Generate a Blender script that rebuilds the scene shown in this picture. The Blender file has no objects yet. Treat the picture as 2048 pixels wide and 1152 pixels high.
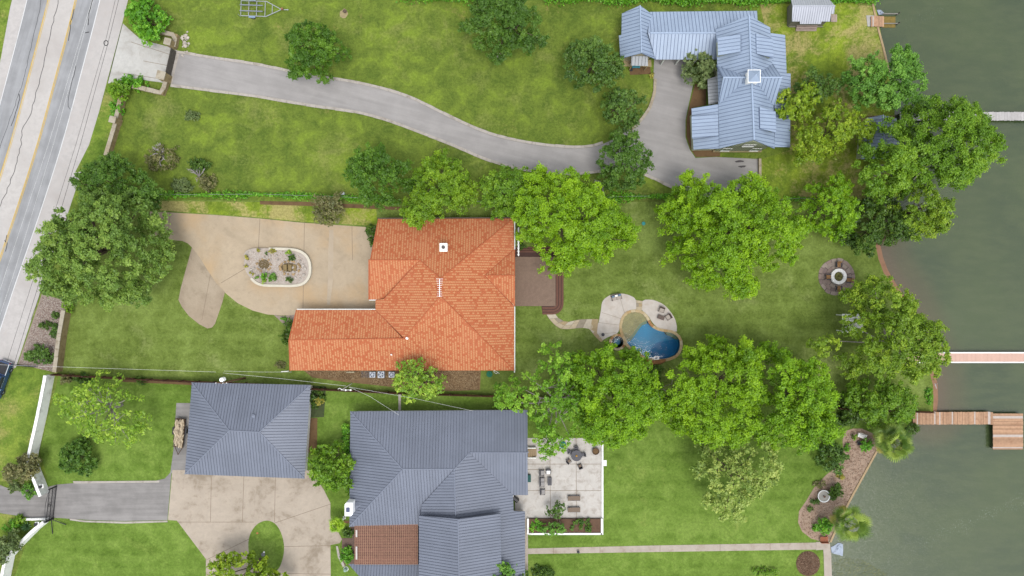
import bpy, math, random, zlib
import numpy as np
from mathutils import Vector, Matrix
random.seed(7); RNG = np.random.default_rng(7)
sc = bpy.context.scene
COL = sc.collection
# ------------------------------------------------------------------ camera, sky, sun, exposure
H = 105.0          # flying height of the camera in metres
S = 13.0           # photo pixels per metre on the ground
cam = bpy.data.cameras.new('camera'); cam.lens = 24.0; cam.sensor_width = 36.0; cam.clip_end = 5000; cam.clip_start = 1
cam.lens = 36.0 * H / (2048 / S)
co = bpy.data.objects.new('camera', cam); COL.objects.link(co); co.location = (0, 0, H); co.rotation_euler = (0, 0, 0)
sc.camera = co
SUN_EL, SUN_AZ = math.radians(72), math.radians(160)     # azimuth measured clockwise from +Y
w = bpy.data.worlds.new('World'); sc.world = w; w.use_nodes = True
wn = w.node_tree.nodes; wl = w.node_tree.links
bg = wn['Background']; sky = wn.new('ShaderNodeTexSky'); sky.sky_type = 'NISHITA'; sky.sun_disc = False
sky.sun_elevation = SUN_EL; sky.sun_rotation = SUN_AZ; sky.dust_density = 1.2; sky.air_density = 1.0; sky.ozone_density = 1.0
hs = wn.new('ShaderNodeHueSaturation'); hs.inputs['Saturation'].default_value = 0.22
wl.new(sky.outputs[0], hs.inputs['Color']); wl.new(hs.outputs[0], bg.inputs['Color'])
bg.inputs['Strength'].default_value = 0.15
sl = bpy.data.lights.new('sun', 'SUN'); sl.energy = 1.0; sl.angle = math.radians(25); sl.color = (1.0, 0.965, 0.91)
so = bpy.data.objects.new('sun', sl); COL.objects.link(so)
sd = Vector((math.sin(SUN_AZ) * math.cos(SUN_EL), math.cos(SUN_AZ) * math.cos(SUN_EL), math.sin(SUN_EL)))
so.rotation_euler = sd.to_track_quat('Z', 'Y').to_euler(); so.location = sd * 200
sc.view_settings.view_transform = 'Standard'; sc.view_settings.look = 'None'
sc.view_settings.exposure = 1.36; sc.view_settings.gamma = 1.0; sc.view_settings.use_curve_mapping = False
sc.cycles.max_bounces = 6; sc.cycles.diffuse_bounces = 3; sc.cycles.transparent_max_bounces = 8
sc.cycles.caustics_reflective = False; sc.cycles.caustics_refractive = False
sc.cycles.use_denoising = True

# ------------------------------------------------------------------ geometry helpers
def P(px, py, z=0.0):
    k = (H - z) / H / S
    return Vector(((px - 1024) * k, (576 - py) * k, z))
def PX(lst, z=0.0): return [P(a, b, z) for a, b in lst]
F = 2.15
def lin(c):
    c = c / 255.0
    return c / 12.92 if c <= 0.04045 else ((c + 0.055) / 1.055) ** 2.4
def A(r, g, b, f=None):
    f = f or F
    return (min(lin(r) / f, .9), min(lin(g) / f, .9), min(lin(b) / f, .9))

def area2(p): return sum(p[i][0] * p[(i + 1) % len(p)][1] - p[(i + 1) % len(p)][0] * p[i][1] for i in range(len(p)))
def ccw(p): return list(p) if area2(p) > 0 else list(p)[::-1]
def offset(poly, d):
    p = [Vector((q[0], q[1])) for q in ccw(poly)]; n = len(p); out = []
    for i in range(n):
        a, b, c = p[i - 1], p[i], p[(i + 1) % n]
        e1 = (b - a).normalized(); e2 = (c - b).normalized()
        n1 = Vector((e1.y, -e1.x)); n2 = Vector((e2.y, -e2.x)); m = n1 + n2
        if m.length < 1e-4: m = n1.copy()
        m.normalize(); k = d / max(m.dot(n1), .45)
        out.append(b + m * k)
    return out
def smooth(pts, n=4, closed=False):
    """Catmull-Rom through the points"""
    q = [Vector(p) for p in pts]; N = len(q); out = []
    rng = range(N if closed else N - 1)
    for i in rng:
        if closed: p0, p1, p2, p3 = q[i - 1], q[i], q[(i + 1) % N], q[(i + 2) % N]
        else: p0, p1, p2, p3 = q[max(i - 1, 0)], q[i], q[i + 1], q[min(i + 2, N - 1)]
        for k in range(n):
            t = k / n
            out.append(.5 * ((2 * p1) + (p2 - p0) * t + (2 * p0 - 5 * p1 + 4 * p2 - p3) * t * t + (3 * p1 - p0 - 3 * p2 + p3) * t ** 3))
    if not closed: out.append(q[-1])
    return out
def resample(pts, step):
    pts = [Vector(p) for p in pts]; L = [0]
    for a, b in zip(pts, pts[1:]): L.append(L[-1] + (b - a).length)
    n = max(1, round(L[-1] / step)); out = []; j = 0
    for i in range(n + 1):
        s = L[-1] * i / n
        while j < len(pts) - 2 and L[j + 1] < s: j += 1
        t = (s - L[j]) / max(L[j + 1] - L[j], 1e-9); out.append(pts[j].lerp(pts[j + 1], min(max(t, 0), 1)))
    return out
def side_offset(pts, d):
    """offset an open 2D line to its right by d"""
    out = []
    for i, p in enumerate(pts):
        a = pts[max(i - 1, 0)]; b = pts[min(i + 1, len(pts) - 1)]
        e = Vector((b[0] - a[0], b[1] - a[1])).normalized()
        out.append(Vector((p[0] + e.y * d, p[1] - e.x * d)))
    return out

def keyhole(poly, hole):
    """cut a hole into a polygon by a bridge to its nearest corner"""
    p = [Vector((q[0], q[1])) for q in ccw(poly)]; h = [Vector((q[0], q[1])) for q in ccw(hole)][::-1]
    i, j = min(((i, j) for i in range(len(p)) for j in range(len(h))), key=lambda t: (p[t[0]] - h[t[1]]).length)
    return p[:i + 1] + h[j:] + h[:j + 1] + p[i:]

class MB:
    """collects faces, links them as ONE mesh object"""
    def __init__(s): s.v = []; s.f = []; s.m = []; s.uv = {}
    def add(s, vs, fs, mi=0):
        o = len(s.v); s.v += [tuple(v) for v in vs]; s.f += [tuple(i + o for i in f) for f in fs]; s.m += [mi] * len(fs); return s
    def prism(s, poly, z0, z1, mi=0):
        p = ccw(poly); n = len(p)
        vs = [(q[0], q[1], z0) for q in p] + [(q[0], q[1], z1) for q in p]
        fs = [tuple(range(n, 2 * n)), tuple(range(n - 1, -1, -1))] + [(i, (i + 1) % n, n + (i + 1) % n, n + i) for i in range(n)]
        return s.add(vs, fs, mi)
    def frustum(s, p0, z0, p1, z1, mi=0):
        n = len(p0); vs = [(q[0], q[1], z0) for q in p0] + [(q[0], q[1], z1) for q in p1]
        fs = [tuple(range(n, 2 * n)), tuple(range(n - 1, -1, -1))] + [(i, (i + 1) % n, n + (i + 1) % n, n + i) for i in range(n)]
        return s.add(vs, fs, mi)
    def sheet(s, poly, z, mi=0):
        p = ccw(poly); return s.add([(q[0], q[1], z) for q in p], [tuple(range(len(p)))], mi)
    def ribbon(s, L, R, z, mi=0):
        n = len(L); vs = [(q[0], q[1], z) for q in L] + [(q[0], q[1], z) for q in R]
        return s.add(vs, [(n + i, n + i + 1, i + 1, i) for i in range(n - 1)], mi)
    def box(s, x0, x1, y0, y1, z0, z1, mi=0):
        return s.prism([(x0, y0), (x1, y0), (x1, y1), (x0, y1)], z0, z1, mi)
    def obox(s, c, size, M3, mi=0):
        """oriented box: centre, full size, 3x3 matrix"""
        hx, hy, hz = (k / 2 for k in size); c = Vector(c)
        vs = [c + M3 @ Vector((x, y, z)) for z in (-hz, hz) for x, y in ((-hx, -hy), (hx, -hy), (hx, hy), (-hx, hy))]
        return s.add(vs, [(3, 2, 1, 0), (4, 5, 6, 7), (0, 1, 5, 4), (1, 2, 6, 5), (2, 3, 7, 6), (3, 0, 4, 7)], mi)
    def bar(s, a, b, wd, ht, mi=0):
        a = Vector(a); b = Vector(b); x = (b - a).normalized(); up = Vector((0, 0, 1)) if abs(x.z) < .95 else Vector((0, 1, 0))
        y = up.cross(x).normalized(); z = x.cross(y)
        return s.obox((a + b) / 2, ((b - a).length, wd, ht), Matrix((x, y, z)).transposed(), mi)
    def tube(s, pts, r, n=6, mi=0, caps=True):
        pts = [Vector(p) for p in pts]; r = r if isinstance(r, (list, tuple)) else [r] * len(pts); vs = []; fs = []
        for i, p in enumerate(pts):
            d = (pts[min(i + 1, len(pts) - 1)] - pts[max(i - 1, 0)]).normalized()
            up = Vector((0, 0, 1)) if abs(d.z) < .9 else Vector((1, 0, 0)); a = d.cross(up).normalized(); b = d.cross(a)
            vs += [p + (a * math.cos(2 * math.pi * k / n) + b * math.sin(2 * math.pi * k / n)) * r[i] for k in range(n)]
        for i in range(len(pts) - 1):
            fs += [(i * n + k, i * n + (k + 1) % n, (i + 1) * n + (k + 1) % n, (i + 1) * n + k) for k in range(n)]
        if caps: fs += [tuple(range(n)), tuple(range((len(pts) - 1) * n + n - 1, (len(pts) - 1) * n - 1, -1))]
        return s.add(vs, fs, mi)
    def lathe(s, c, prof, n=24, mi=0, sx=1, sy=1):
        """prof: list of (radius, z)"""
        vs = []; fs = []
        for r, z in prof: vs += [(c[0] + r * sx * math.cos(2 * math.pi * k / n), c[1] + r * sy * math.sin(2 * math.pi * k / n), c[2] + z) for k in range(n)]
        for i in range(len(prof) - 1): fs += [(i * n + k, i * n + (k + 1) % n, (i + 1) * n + (k + 1) % n, (i + 1) * n + k) for k in range(n)]
        if prof[0][0] > 1e-4: fs.append(tuple(range(n - 1, -1, -1)))
        if prof[-1][0] > 1e-4: fs.append(tuple(range((len(prof) - 1) * n, len(prof) * n)))
        return s.add(vs, fs, mi)
    def build(s, name, mat, parent=None, smooth=False, **props):
        me = bpy.data.meshes.new(name); me.from_pydata(s.v, [], s.f)
        for m in (mat if isinstance(mat, (list, tuple)) else [mat]): me.materials.append(m)
        if any(s.m): me.polygons.foreach_set('material_index', s.m)
        if smooth: me.polygons.foreach_set('use_smooth', [True] * len(me.polygons))
        me.update()
        o = bpy.data.objects.new(name, me); COL.objects.link(o)
        if parent: o.parent = parent
        for k, v in props.items(): o[k] = v
        return o

def tag(o, label, cat=None, group=None, kind=None):
    if label: o['label'] = label
    if cat: o['category'] = cat
    if group: o['group'] = group
    if kind: o['kind'] = kind
    return o
def thing(name, label, cat, loc=(0, 0, 0), rz=0.0, group=None):
    o = bpy.data.objects.new(name, None); COL.objects.link(o); o.location = loc; o.rotation_euler = (0, 0, rz); o.empty_display_size = .2
    return tag(o, label, cat, group)
def copy_tree(o, parent=None):
    c = o.copy(); COL.objects.link(c); c.parent = parent
    for ch in list(o.children): copy_tree(ch, c)
    return c
def dup(o, loc, rz, label=None, group=None):
    c = copy_tree(o); c.location = loc; c.rotation_euler = (0, 0, rz)
    if label: c['label'] = label
    if group: c['group'] = group
    return c

# ------------------------------------------------------------------ material helpers
class NT:
    def __init__(s, name):
        s.mat = bpy.data.materials.new(name); s.mat.use_nodes = True; s.t = s.mat.node_tree; s.n = s.t.nodes; s.l = s.t.links
        s.p = s.n['Principled BSDF']; s._pos = None
    def new(s, t): return s.n.new('ShaderNode' + t)
    def set(s, sock, v):
        if isinstance(v, bpy.types.NodeSocket): s.l.new(v, sock)
        elif isinstance(v, (tuple, list)) and sock.type == 'RGBA': sock.default_value = (*v[:3], 1)
        else: sock.default_value = v
    def pos(s):
        if s._pos is None: s._pos = s.new('NewGeometry').outputs['Position']
        return s._pos
    def uv(s): return s.new('UVMap').outputs[0]
    def obj(s): return s.new('TexCoord').outputs['Object']
    def scale(s, vec, sx, sy, sz=1.0, rot=0.0):
        m = s.new('Mapping'); s.l.new(vec, m.inputs[0]); m.inputs['Scale'].default_value = (sx, sy, sz); m.inputs['Rotation'].default_value = (0, 0, rot); return m.outputs[0]
    def noise(s, sc_, det=4, rough=.55, vec=None, dist=0.0):
        n = s.new('TexNoise'); n.inputs['Scale'].default_value = sc_; n.inputs['Detail'].default_value = det; n.inputs['Roughness'].default_value = rough; n.inputs['Distortion'].default_value = dist
        s.l.new(vec if vec is not None else s.pos(), n.inputs['Vector']); return n.outputs['Fac']
    def vor(s, sc_, vec=None, feat='F1', out='Distance', rnd=1.0):
        n = s.new('TexVoronoi'); n.feature = feat; n.inputs['Scale'].default_value = sc_; n.inputs['Randomness'].default_value = rnd
        s.l.new(vec if vec is not None else s.pos(), n.inputs['Vector']); return n.outputs[out]
    def math(s, op, a, b=0.0, c=0.0, clamp=False):
        n = s.new('Math'); n.operation = op; n.use_clamp = clamp
        for i, v in enumerate((a, b, c)): s.set(n.inputs[i], v)
        return n.outputs[0]
    def mr(s, v, a, b, c=0.0, d=1.0, sm=True):
        n = s.new('MapRange'); n.interpolation_type = 'SMOOTHSTEP' if sm else 'LINEAR'
        for i, k in enumerate((v, a, b, c, d)): s.set(n.inputs[i], k)
        return n.outputs[0]
    def mix(s, fac, a, b, mode='MIX'):
        n = s.new('Mix'); n.data_type = 'RGBA'; n.blend_type = mode
        s.set(n.inputs[0], fac); s.set(n.inputs[6], a); s.set(n.inputs[7], b); return n.outputs[2]
    def sep(s, v):
        n = s.new('SeparateXYZ'); s.l.new(v, n.inputs[0]); return n.outputs
    def attr(s, name): n = s.new('Attribute'); n.attribute_name = name; return n
    def bump(s, h, strength=.3, dist=.02):
        b = s.new('Bump'); b.inputs['Strength'].default_value = strength; b.inputs['Distance'].default_value = dist; s.l.new(h, b.inputs['Height']); s.l.new(b.outputs[0], s.p.inputs['Normal'])
    def fin(s, col, rough=.85, metal=0.0, spec=.3):
        s.set(s.p.inputs['Base Color'], col); s.set(s.p.inputs['Roughness'], rough); s.set(s.p.inputs['Metallic'], metal); s.p.inputs['Specular IOR Level'].default_value = spec; return s.mat
def sc3(c, k): return tuple(min(x * k, .95) for x in c)
MATS = {}
def flat(name, c, var=.12, scale=3.0, rough=.75, metal=0.0, spec=.3, bump=0.0, rnd=0.0, wear=None, wamt=.5):
    """plain painted / wooden / metal surface: base colour, slow and fine mottling, optional wear colour"""
    if name in MATS: return MATS[name]
    t = NT(name); n = t.noise(scale, 5, .6); n2 = t.noise(scale * 7.3, 3, .6)
    f = t.math('ADD', t.math('MULTIPLY', n, .6), t.math('MULTIPLY', n2, .4))
    f = t.mr(f, .33, .67)
    col = t.mix(f, sc3(c, 1 - var), sc3(c, 1 + var))
    if rnd:
        oi = t.new('ObjectInfo'); r = t.mr(oi.outputs['Random'], 0, 1, 1 - rnd, 1 + rnd, False)
        hsv = t.new('HueSaturation'); t.l.new(col, hsv.inputs['Color']); t.l.new(r, hsv.inputs['Value']); col = hsv.outputs[0]
    if wear: col = t.mix(t.math('MULTIPLY', t.mr(t.noise(scale * .45, 6, .65), .5, .72), wamt), col, wear)
    if bump: t.bump(n2, bump, .02)
    MATS[name] = t.fin(col, rough, metal, spec); return MATS[name]
# ------------------------------------------------------------------ ground materials
def grass(name, dark, mid, light, dry, dry_lo=.55, dry_hi=.75, dry_amt=.6, brown=None, brown_amt=.5, stripe=0.0, seed=0.0):
    t = NT(name); v = t.scale(t.pos(), 1, 1, 1)
    if seed:
        m = t.new('VectorMath'); m.operation = 'ADD'; t.l.new(t.pos(), m.inputs[0]); m.inputs[1].default_value = (seed, seed * .7, 0); v = m.outputs[0]
    big = t.noise(.09, 4, .55, v); med = t.noise(.45, 5, .6, v, .6); fine = t.noise(2.6, 4, .7, v); tiny = t.noise(9.0, 2, .6, v)
    f = t.math('ADD', t.math('MULTIPLY', big, .40), t.math('MULTIPLY', med, .60))
    col = t.mix(t.mr(f, .36, .54), dark, mid); col = t.mix(t.mr(f, .5, .62), col, light)
    dr = t.noise(.16, 6, .68, v, .5); d2 = t.math('ADD', dr, t.math('MULTIPLY', t.math('SUBTRACT', fine, .5), .28))
    col = t.mix(t.math('MULTIPLY', t.mr(d2, dry_lo, dry_hi), dry_amt), col, dry)
    if brown:
        b = t.math('ADD', t.noise(.22, 6, .7, t.scale(v, 1, 1, 1, .9)), t.math('MULTIPLY', t.math('SUBTRACT', fine, .5), .35))
        col = t.mix(t.math('MULTIPLY', t.mr(b, .62, .76), brown_amt), col, brown)
    if stripe:
        sx = t.sep(v); ph = t.math('ADD', t.math('MULTIPLY', sx[1], 1.15), t.math('MULTIPLY', t.noise(.06, 2, .5, v), 1.6))
        ws = t.math('SINE', t.math('MULTIPLY', ph, 2.6)); st = t.noise(.6, 4, .6, t.scale(v, .12, 1.6, 1))
        k = t.mr(t.math('ADD', t.math('MULTIPLY', ws, .17), st), .3, .75)
        col = t.mix(t.math('MULTIPLY', k, stripe), col, light)
    fk = t.math('ADD', t.math('MULTIPLY', fine, .55), t.math('MULTIPLY', tiny, .45))
    hsv = t.new('HueSaturation'); t.l.new(col, hsv.inputs['Color']); t.l.new(t.mr(fk, .30, .70, .56, 1.44, False), hsv.inputs['Value'])
    t.bump(fk, .55, .12)
    return t.fin(hsv.outputs[0], .95, 0, .1)
GF = 1.7
G_N = grass('grass_north', A(88, 108, 42, GF), A(108, 126, 50, GF), A(122, 143, 52, GF), A(138, 142, 80, GF), .50, .72, .55, A(150, 128, 86, GF), .5)
G_M = grass('grass_middle', A(91, 109, 44, GF), A(110, 128, 58, GF), A(125, 144, 71, GF), A(146, 154, 98, GF), .52, .74, .6, A(140, 132, 84, GF), .25, .30, 31.0)
G_S = grass('grass_south', A(88, 114, 40, GF), A(107, 134, 54, GF), A(122, 147, 66, GF), A(150, 162, 86, GF), .56, .78, .45, A(150, 136, 84, GF), .3, .35, 77.0)
G_V = grass('grass_verge', A(86, 112, 40, GF), A(112, 136, 52, GF), A(130, 150, 60, GF), A(160, 152, 92, GF), .48, .7, .7, A(150, 122, 80, GF), .5, 0, 140.0)
G_E = grass('grass_worn', A(92, 114, 38, GF), A(120, 140, 46, GF), A(140, 160, 50, GF), A(172, 160, 104, GF), .44, .62, .85, A(140, 112, 66, GF), .65, 0, 55.0)

def asphalt(name, c, streak=0.0, rot=0.0, dark=.8):
    t = NT(name); n = t.noise(.35, 6, .6); f = t.noise(14, 3, .7); s = t.noise(.9, 4, .6, t.scale(t.scale(t.pos(), 1, 1, 1, rot), .10, 1.4, 1))
    k = t.math('ADD', t.math('MULTIPLY', n, .5), t.math('MULTIPLY', s, .5))
    col = t.mix(t.mr(k, .36, .66), sc3(c, dark), sc3(c, 1.12)); col = t.mix(t.math('MULTIPLY', t.mr(f, .3, .7), .22), col, sc3(c, .62))
    t.bump(f, .35, .01); return t.fin(col, .92, 0, .2)
def concrete(name, c, stain, amt=.5, warm=None, sc_=.22, fine=.2):
    t = NT(name); n = t.noise(sc_, 7, .66, None, .4); m = t.noise(1.1, 5, .65); f = t.noise(12, 3, .7)
    k = t.math('ADD', t.math('MULTIPLY', n, .62), t.math('MULTIPLY', m, .38))
    col = t.mix(t.mr(m, .35, .65), sc3(c, .93), sc3(c, 1.07))
    if warm: col = t.mix(t.math('MULTIPLY', t.mr(t.noise(.13, 4, .5, t.scale(t.pos(), 1, 1, 1, .6)), .46, .68), .6), col, warm)
    col = t.mix(t.math('MULTIPLY', t.mr(k, .465, .64), amt), col, stain)
    col = t.mix(t.math('MULTIPLY', t.mr(f, .35, .68), fine), col, sc3(c, .7)); t.bump(f, .25, .01)
    return t.fin(col, .9, 0, .25)
ASP_ROAD = asphalt('asphalt_road', A(180, 181, 183), rot=math.radians(107))
CON_ROAD = concrete('concrete_road', A(216, 211, 206), A(186, 178, 172), .5, None, .12, .12)
CON_SHLD = concrete('concrete_shoulder', A(212, 207, 203), A(186, 177, 171), .5, None, .1, .14)
ASP_N = asphalt('asphalt_north_drive', A(181, 177, 174), rot=.25, dark=.9)
ASP_S = asphalt('asphalt_south_drive', A(168, 164, 161), rot=0, dark=.74)
CON_APR = concrete('concrete_apron', A(218, 216, 210), A(150, 140, 128), .5, None, .25, .12)
CON_MID = concrete('concrete_middle_drive', A(208, 189, 161), A(166, 150, 126), .6, A(216, 180, 132), .16, .25)
CON_TNG = concrete('concrete_walk_tongue', A(188, 170, 146), A(150, 134, 112), .6, A(206, 190, 166), .4, .3)
CON_S = concrete('concrete_south_drive', A(206, 192, 174), A(146, 130, 110), .75, None, .22, .2)
CON_PAT = concrete('patio_concrete', A(228, 222, 214), A(172, 160, 148), .7, None, .9, .3)
CON_PTH = concrete('path_concrete', A(204, 192, 178), A(168, 150, 132), .8, None, .5, .3)
POOLDECK = concrete('pool_deck_concrete', A(226, 217, 207), A(188, 172, 156), .5, None, .6, .15)
GAP = flat('joint_dark', A(150, 132, 112), .2)
TAR = flat('tar_black', A(62, 60, 62), .2)
YEL = flat('road_paint_yellow', A(226, 190, 92), .12, 1.2, .8, wear=A(205, 192, 160), wamt=.75)
WHI = flat('road_paint_white', A(244, 244, 244), .06, 1.2, .8, wear=A(205, 202, 198), wamt=.6)
KERB = concrete('kerb_stone', A(204, 196, 186), A(150, 140, 124), .7, None, .9, .25)
MULCH = concrete('mulch', A(194, 168, 146), A(142, 112, 92), .7, A(206, 184, 164), 1.2, .5)
MULCH_D = concrete('mulch_dark', A(122, 94, 74), A(84, 60, 46), .8, None, 1.6, .6)
GRAVEL_B = concrete('gravel_bed', A(176, 160, 146), A(140, 120, 108), .6, None, 1.8, .6)
SOIL = concrete('soil_brown', A(132, 104, 72), A(92, 68, 46), .7, None, .8, .5)
SAND = concrete('wet_red_sand', A(168, 128, 100), A(132, 92, 70), .6, None, .8, .3)
GCOVER = flat('ground_cover_soil', A(70, 84, 40), .3, 2)

# ------------------------------------------------------------------ land, lake
SHORE = [(1700, -9000), (1715, -1500), (1735, -300), (1747, 0), (1754, 22), (1760, 55), (1768, 100), (1779, 150), (1790, 200), (1789, 240), (1786, 290), (1780, 350), (1767, 420), (1754, 465), (1751, 490), (1757, 518),
         (1767, 545), (1783, 572), (1803, 602), (1820, 640), (1840, 690), (1857, 735), (1866, 770), (1867, 800), (1866, 824), (1834, 852), (1792, 878), (1751, 905), (1724, 955), (1697, 1005), (1676, 1048), (1660, 1085), (1663, 1152), (1672, 1300), (1690, 2000), (1720, 9000)]
shore = [P(a, b) for a, b in SHORE]
land = [(-1500, 800), *[(p.x, p.y) for p in shore], (-1500, -800)]
land = [(-1500, shore[0].y)] + [(p.x, p.y) for p in shore] + [(-1500, shore[-1].y)]
POOL = [(1243.5, 657), (1246, 641), (1252, 630.5), (1262.7, 625), (1274.5, 624.6), (1286, 629), (1293.6, 639), (1299.6, 651), (1313, 660), (1327.6, 663.7), (1342, 665.5), (1353, 672), (1359, 682), (1359, 695.5), (1352.7, 708), (1342, 714), (1327.6, 717.6), (1307, 717), (1292, 714), (1276, 703), (1257, 690), (1253, 680), (1248, 671)]
pp = smooth([P(a, b) for a, b in POOL], 3, True); pp2 = [Vector((p.x, p.y)) for p in pp]
HOLE = offset(pp2, .12); sp0 = P(1235, 684); HOLE2 = [(sp0.x + 1.1 * math.cos(k * .2618), sp0.y + 1.1 * math.sin(k * .2618)) for k in range(24)]
land = keyhole(land, HOLE); land = keyhole(land, HOLE2)
tag(MB().sheet(land, 0).build('ground', G_N), 'sheet of rough yellow-green grassland under the three lots', 'ground', kind='structure')
m = MB(); out1 = side_offset([(p.x, p.y) for p in shore], -1.1); out2 = side_offset([(p.x, p.y) for p in shore], -7.0); n = len(shore)
bz = [0.0 if 470 <= b <= 826 else -2.0 for a, b in SHORE]
vs = [(p.x, p.y, z) for p, z in zip(shore, bz)] + [(p.x, p.y, -.5 if z > -1 else -2.1) for p, z in zip(out1, bz)] + [(p.x, p.y, -2.2) for p in out2] + [(1500, p.y, -2.6) for p in shore]
fs = [(k * n + i, k * n + i + 1, (k + 1) * n + i + 1, (k + 1) * n + i) for k in range(3) for i in range(n - 1)]
tag(m.add(vs, fs).build('lake_bed', SAND), 'reddish sandy shore sloping under the green lake', 'shore', kind='structure')

def water_mat():
    t = NT('lake_water'); s = t.attr('shallow').outputs['Fac']; p = t.pos()
    n1 = t.noise(.05, 4, .55); n2 = t.noise(.6, 4, .6, t.scale(p, .5, 1.5, 1, .4)); n3 = t.noise(3.2, 3, .65, t.scale(p, .6, 1.6, 1, .5), .6)
    col = t.mix(t.mr(n1, .35, .65), A(88, 108, 70, 3.7), A(104, 123, 74, 3.7))
    col = t.mix(t.math('MULTIPLY', t.mr(n2, .35, .7), .5), col, A(118, 132, 86, 3.7))
    col = t.mix(t.math('MULTIPLY', t.mr(s, .02, .6), .6), col, A(138, 126, 88, 4.3)); col = t.mix(t.math('MULTIPLY', t.mr(s, .55, 1.0), .7), col, A(150, 124, 96, 4.3))
    # drifting foam specks in two oblique lines
    q = t.sep(p); x, y = q[0], q[1]
    def streak(x0, y0, x1, y1, wd, lo):
        L = math.hypot(x1 - x0, y1 - y0); dx, dy = (x1 - x0) / L, (y1 - y0) / L
        a = t.math('ADD', t.math('MULTIPLY', t.math('SUBTRACT', x, x0), dx), t.math('MULTIPLY', t.math('SUBTRACT', y, y0), dy))
        c = t.math('ABSOLUTE', t.math('SUBTRACT', t.math('MULTIPLY', t.math('SUBTRACT', x, x0), -dy), t.math('MULTIPLY', t.math('SUBTRACT', y, y0), -dx)))
        c = t.math('ADD', c, t.math('MULTIPLY', t.math('SUBTRACT', t.noise(.35, 3, .6), .5), wd * 2.2))
        m = t.math('MULTIPLY', t.mr(c, 0, wd, 1, 0), t.math('MULTIPLY', t.mr(a, 0, L * .3), t.mr(a, L * .7, L, 1, 0)))
        return t.math('MULTIPLY', m, t.mr(t.noise(5.0, 5, .8, t.scale(p, 1.2, .7, 1, .35)), lo, lo + .1))
    fo = streak(58, -42, 88, -28.5, 1.7, .56)
    f2 = streak(57, 39.5, 69, 44, 1.2, .58)
    f3 = streak(50, -30, 56, -34, 1.0, .7)
    fo = t.math('MAXIMUM', t.math('MAXIMUM', fo, f2), f3)
    col = t.mix(t.math('MULTIPLY', fo, .5), col, A(196, 204, 190))
    t.bump(t.math('ADD', t.math('MULTIPLY', n3, .7), t.math('MULTIPLY', t.noise(.9, 3, .5, None, .5), .5)), .38, .08)
    return t.fin(col, .16, 0, .5)
# lake surface: one grid, finer near the shore, shallow-water attribute from the distance to the beach parts of the shore
xs = np.concatenate([np.arange(48, 90, 1.0), np.array([95, 110, 150, 300, 700, 1500.])]); ys = np.concatenate([np.array([-800., -300, -120, -70]), np.arange(-55, 56, 1.0), np.array([70., 120, 300, 800])])
gx, gy = np.meshgrid(xs, ys, indexing='ij'); nx, ny = gx.shape
V = np.stack([gx.ravel(), gy.ravel(), np.full(gx.size, -.45)], 1)
beach = [P(a, b) for a, b in SHORE if 470 <= b <= 830] ; bp = np.array([(p.x, p.y) for p in resample(beach, .8)])
d = np.sqrt(((V[:, None, :2] - bp[None]) ** 2).sum(2)).min(1)
sh = np.clip(1 - (d - 1.0) / 6.0, 0, 1)
me = bpy.data.meshes.new('lake'); me.from_pydata(V.tolist(), [], [(i * ny + j, (i + 1) * ny + j, (i + 1) * ny + j + 1, i * ny + j + 1) for i in range(nx - 1) for j in range(ny - 1)])
at = me.attributes.new('shallow', 'FLOAT', 'POINT'); at.data.foreach_set('value', sh.astype(np.float32)); me.materials.append(water_mat())
for p_ in me.polygons: p_.use_smooth = True
lake = bpy.data.objects.new('lake', me); COL.objects.link(lake); tag(lake, 'murky green lake water along the right side of the lots', 'lake', kind='structure')

# ------------------------------------------------------------------ lawns (sheets 4 mm above one another)
def lawn(label, poly, mat, z=.004, sm=0):
    p = PX(poly)
    if sm: p = smooth(p, sm, True)
    if 'the pool' in label: p = keyhole(keyhole(p, HOLE2), HOLE)
    return tag(MB().sheet(p, z).build('lawn', mat), label, 'lawn', kind='structure')
lawn('mown green lawn of the middle lot around the red-roofed house and the pool', [(118, 745), (140, 615), (230, 400), (318, 400), (620, 402), (800, 410), (1250, 404), (1500, 402), (1712, 405), (1758, 452), (1751, 490), (1757, 518), (1767, 545), (1783, 572), (1803, 602), (1820, 640), (1840, 690), (1857, 735), (1863, 770), (1863, 824), (1640, 815), (1050, 792), (620, 775), (240, 755)], G_M)
lawn('bright green lawn of the bottom lot beside its terrace and driveway', [(118, 748), (240, 757), (620, 777), (1050, 794), (1640, 817), (1830, 826), (1834, 852), (1792, 878), (1751, 905), (1697, 1005), (1660, 1085), (1663, 1152), (1680, 1600), (-300, 1600), (30, 1152), (95, 960), (80, 900)], G_S, .005)
lawn('worn sparse lawn on the lake side of the blue-roofed house', [(1520, 8), (1745, 5), (1753, 22), (1759, 55), (1767, 100), (1778, 150), (1789, 200), (1786, 290), (1779, 350), (1766, 400), (1518, 400), (1516, 320), (1580, 300)], G_E)
lawn('grass verge between the road and the white wall', [(30, 735), (115, 745), (70, 900), (85, 945), (60, 965), (-60, 960), (-60, 800)], G_V, .006)
lawn('grass verge below the iron gate at the bottom left', [(-60, 1024), (38, 1030), (70, 1040), (75, 1060), (20, 1110), (-60, 1200)], G_V, .006)
lawn('strip of rough grass along the road shoulder above the big oak', [(215, 168), (250, 160), (245, 200), (238, 245), (220, 300), (190, 340), (150, 345), (178, 290)], G_V, .006)
lawn('shaded worn grass between the vine fence and the concrete driveway', [(312, 402), (640, 405), (752, 412), (755, 452), (600, 443), (520, 435), (312, 420)], G_E, .008)

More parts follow.
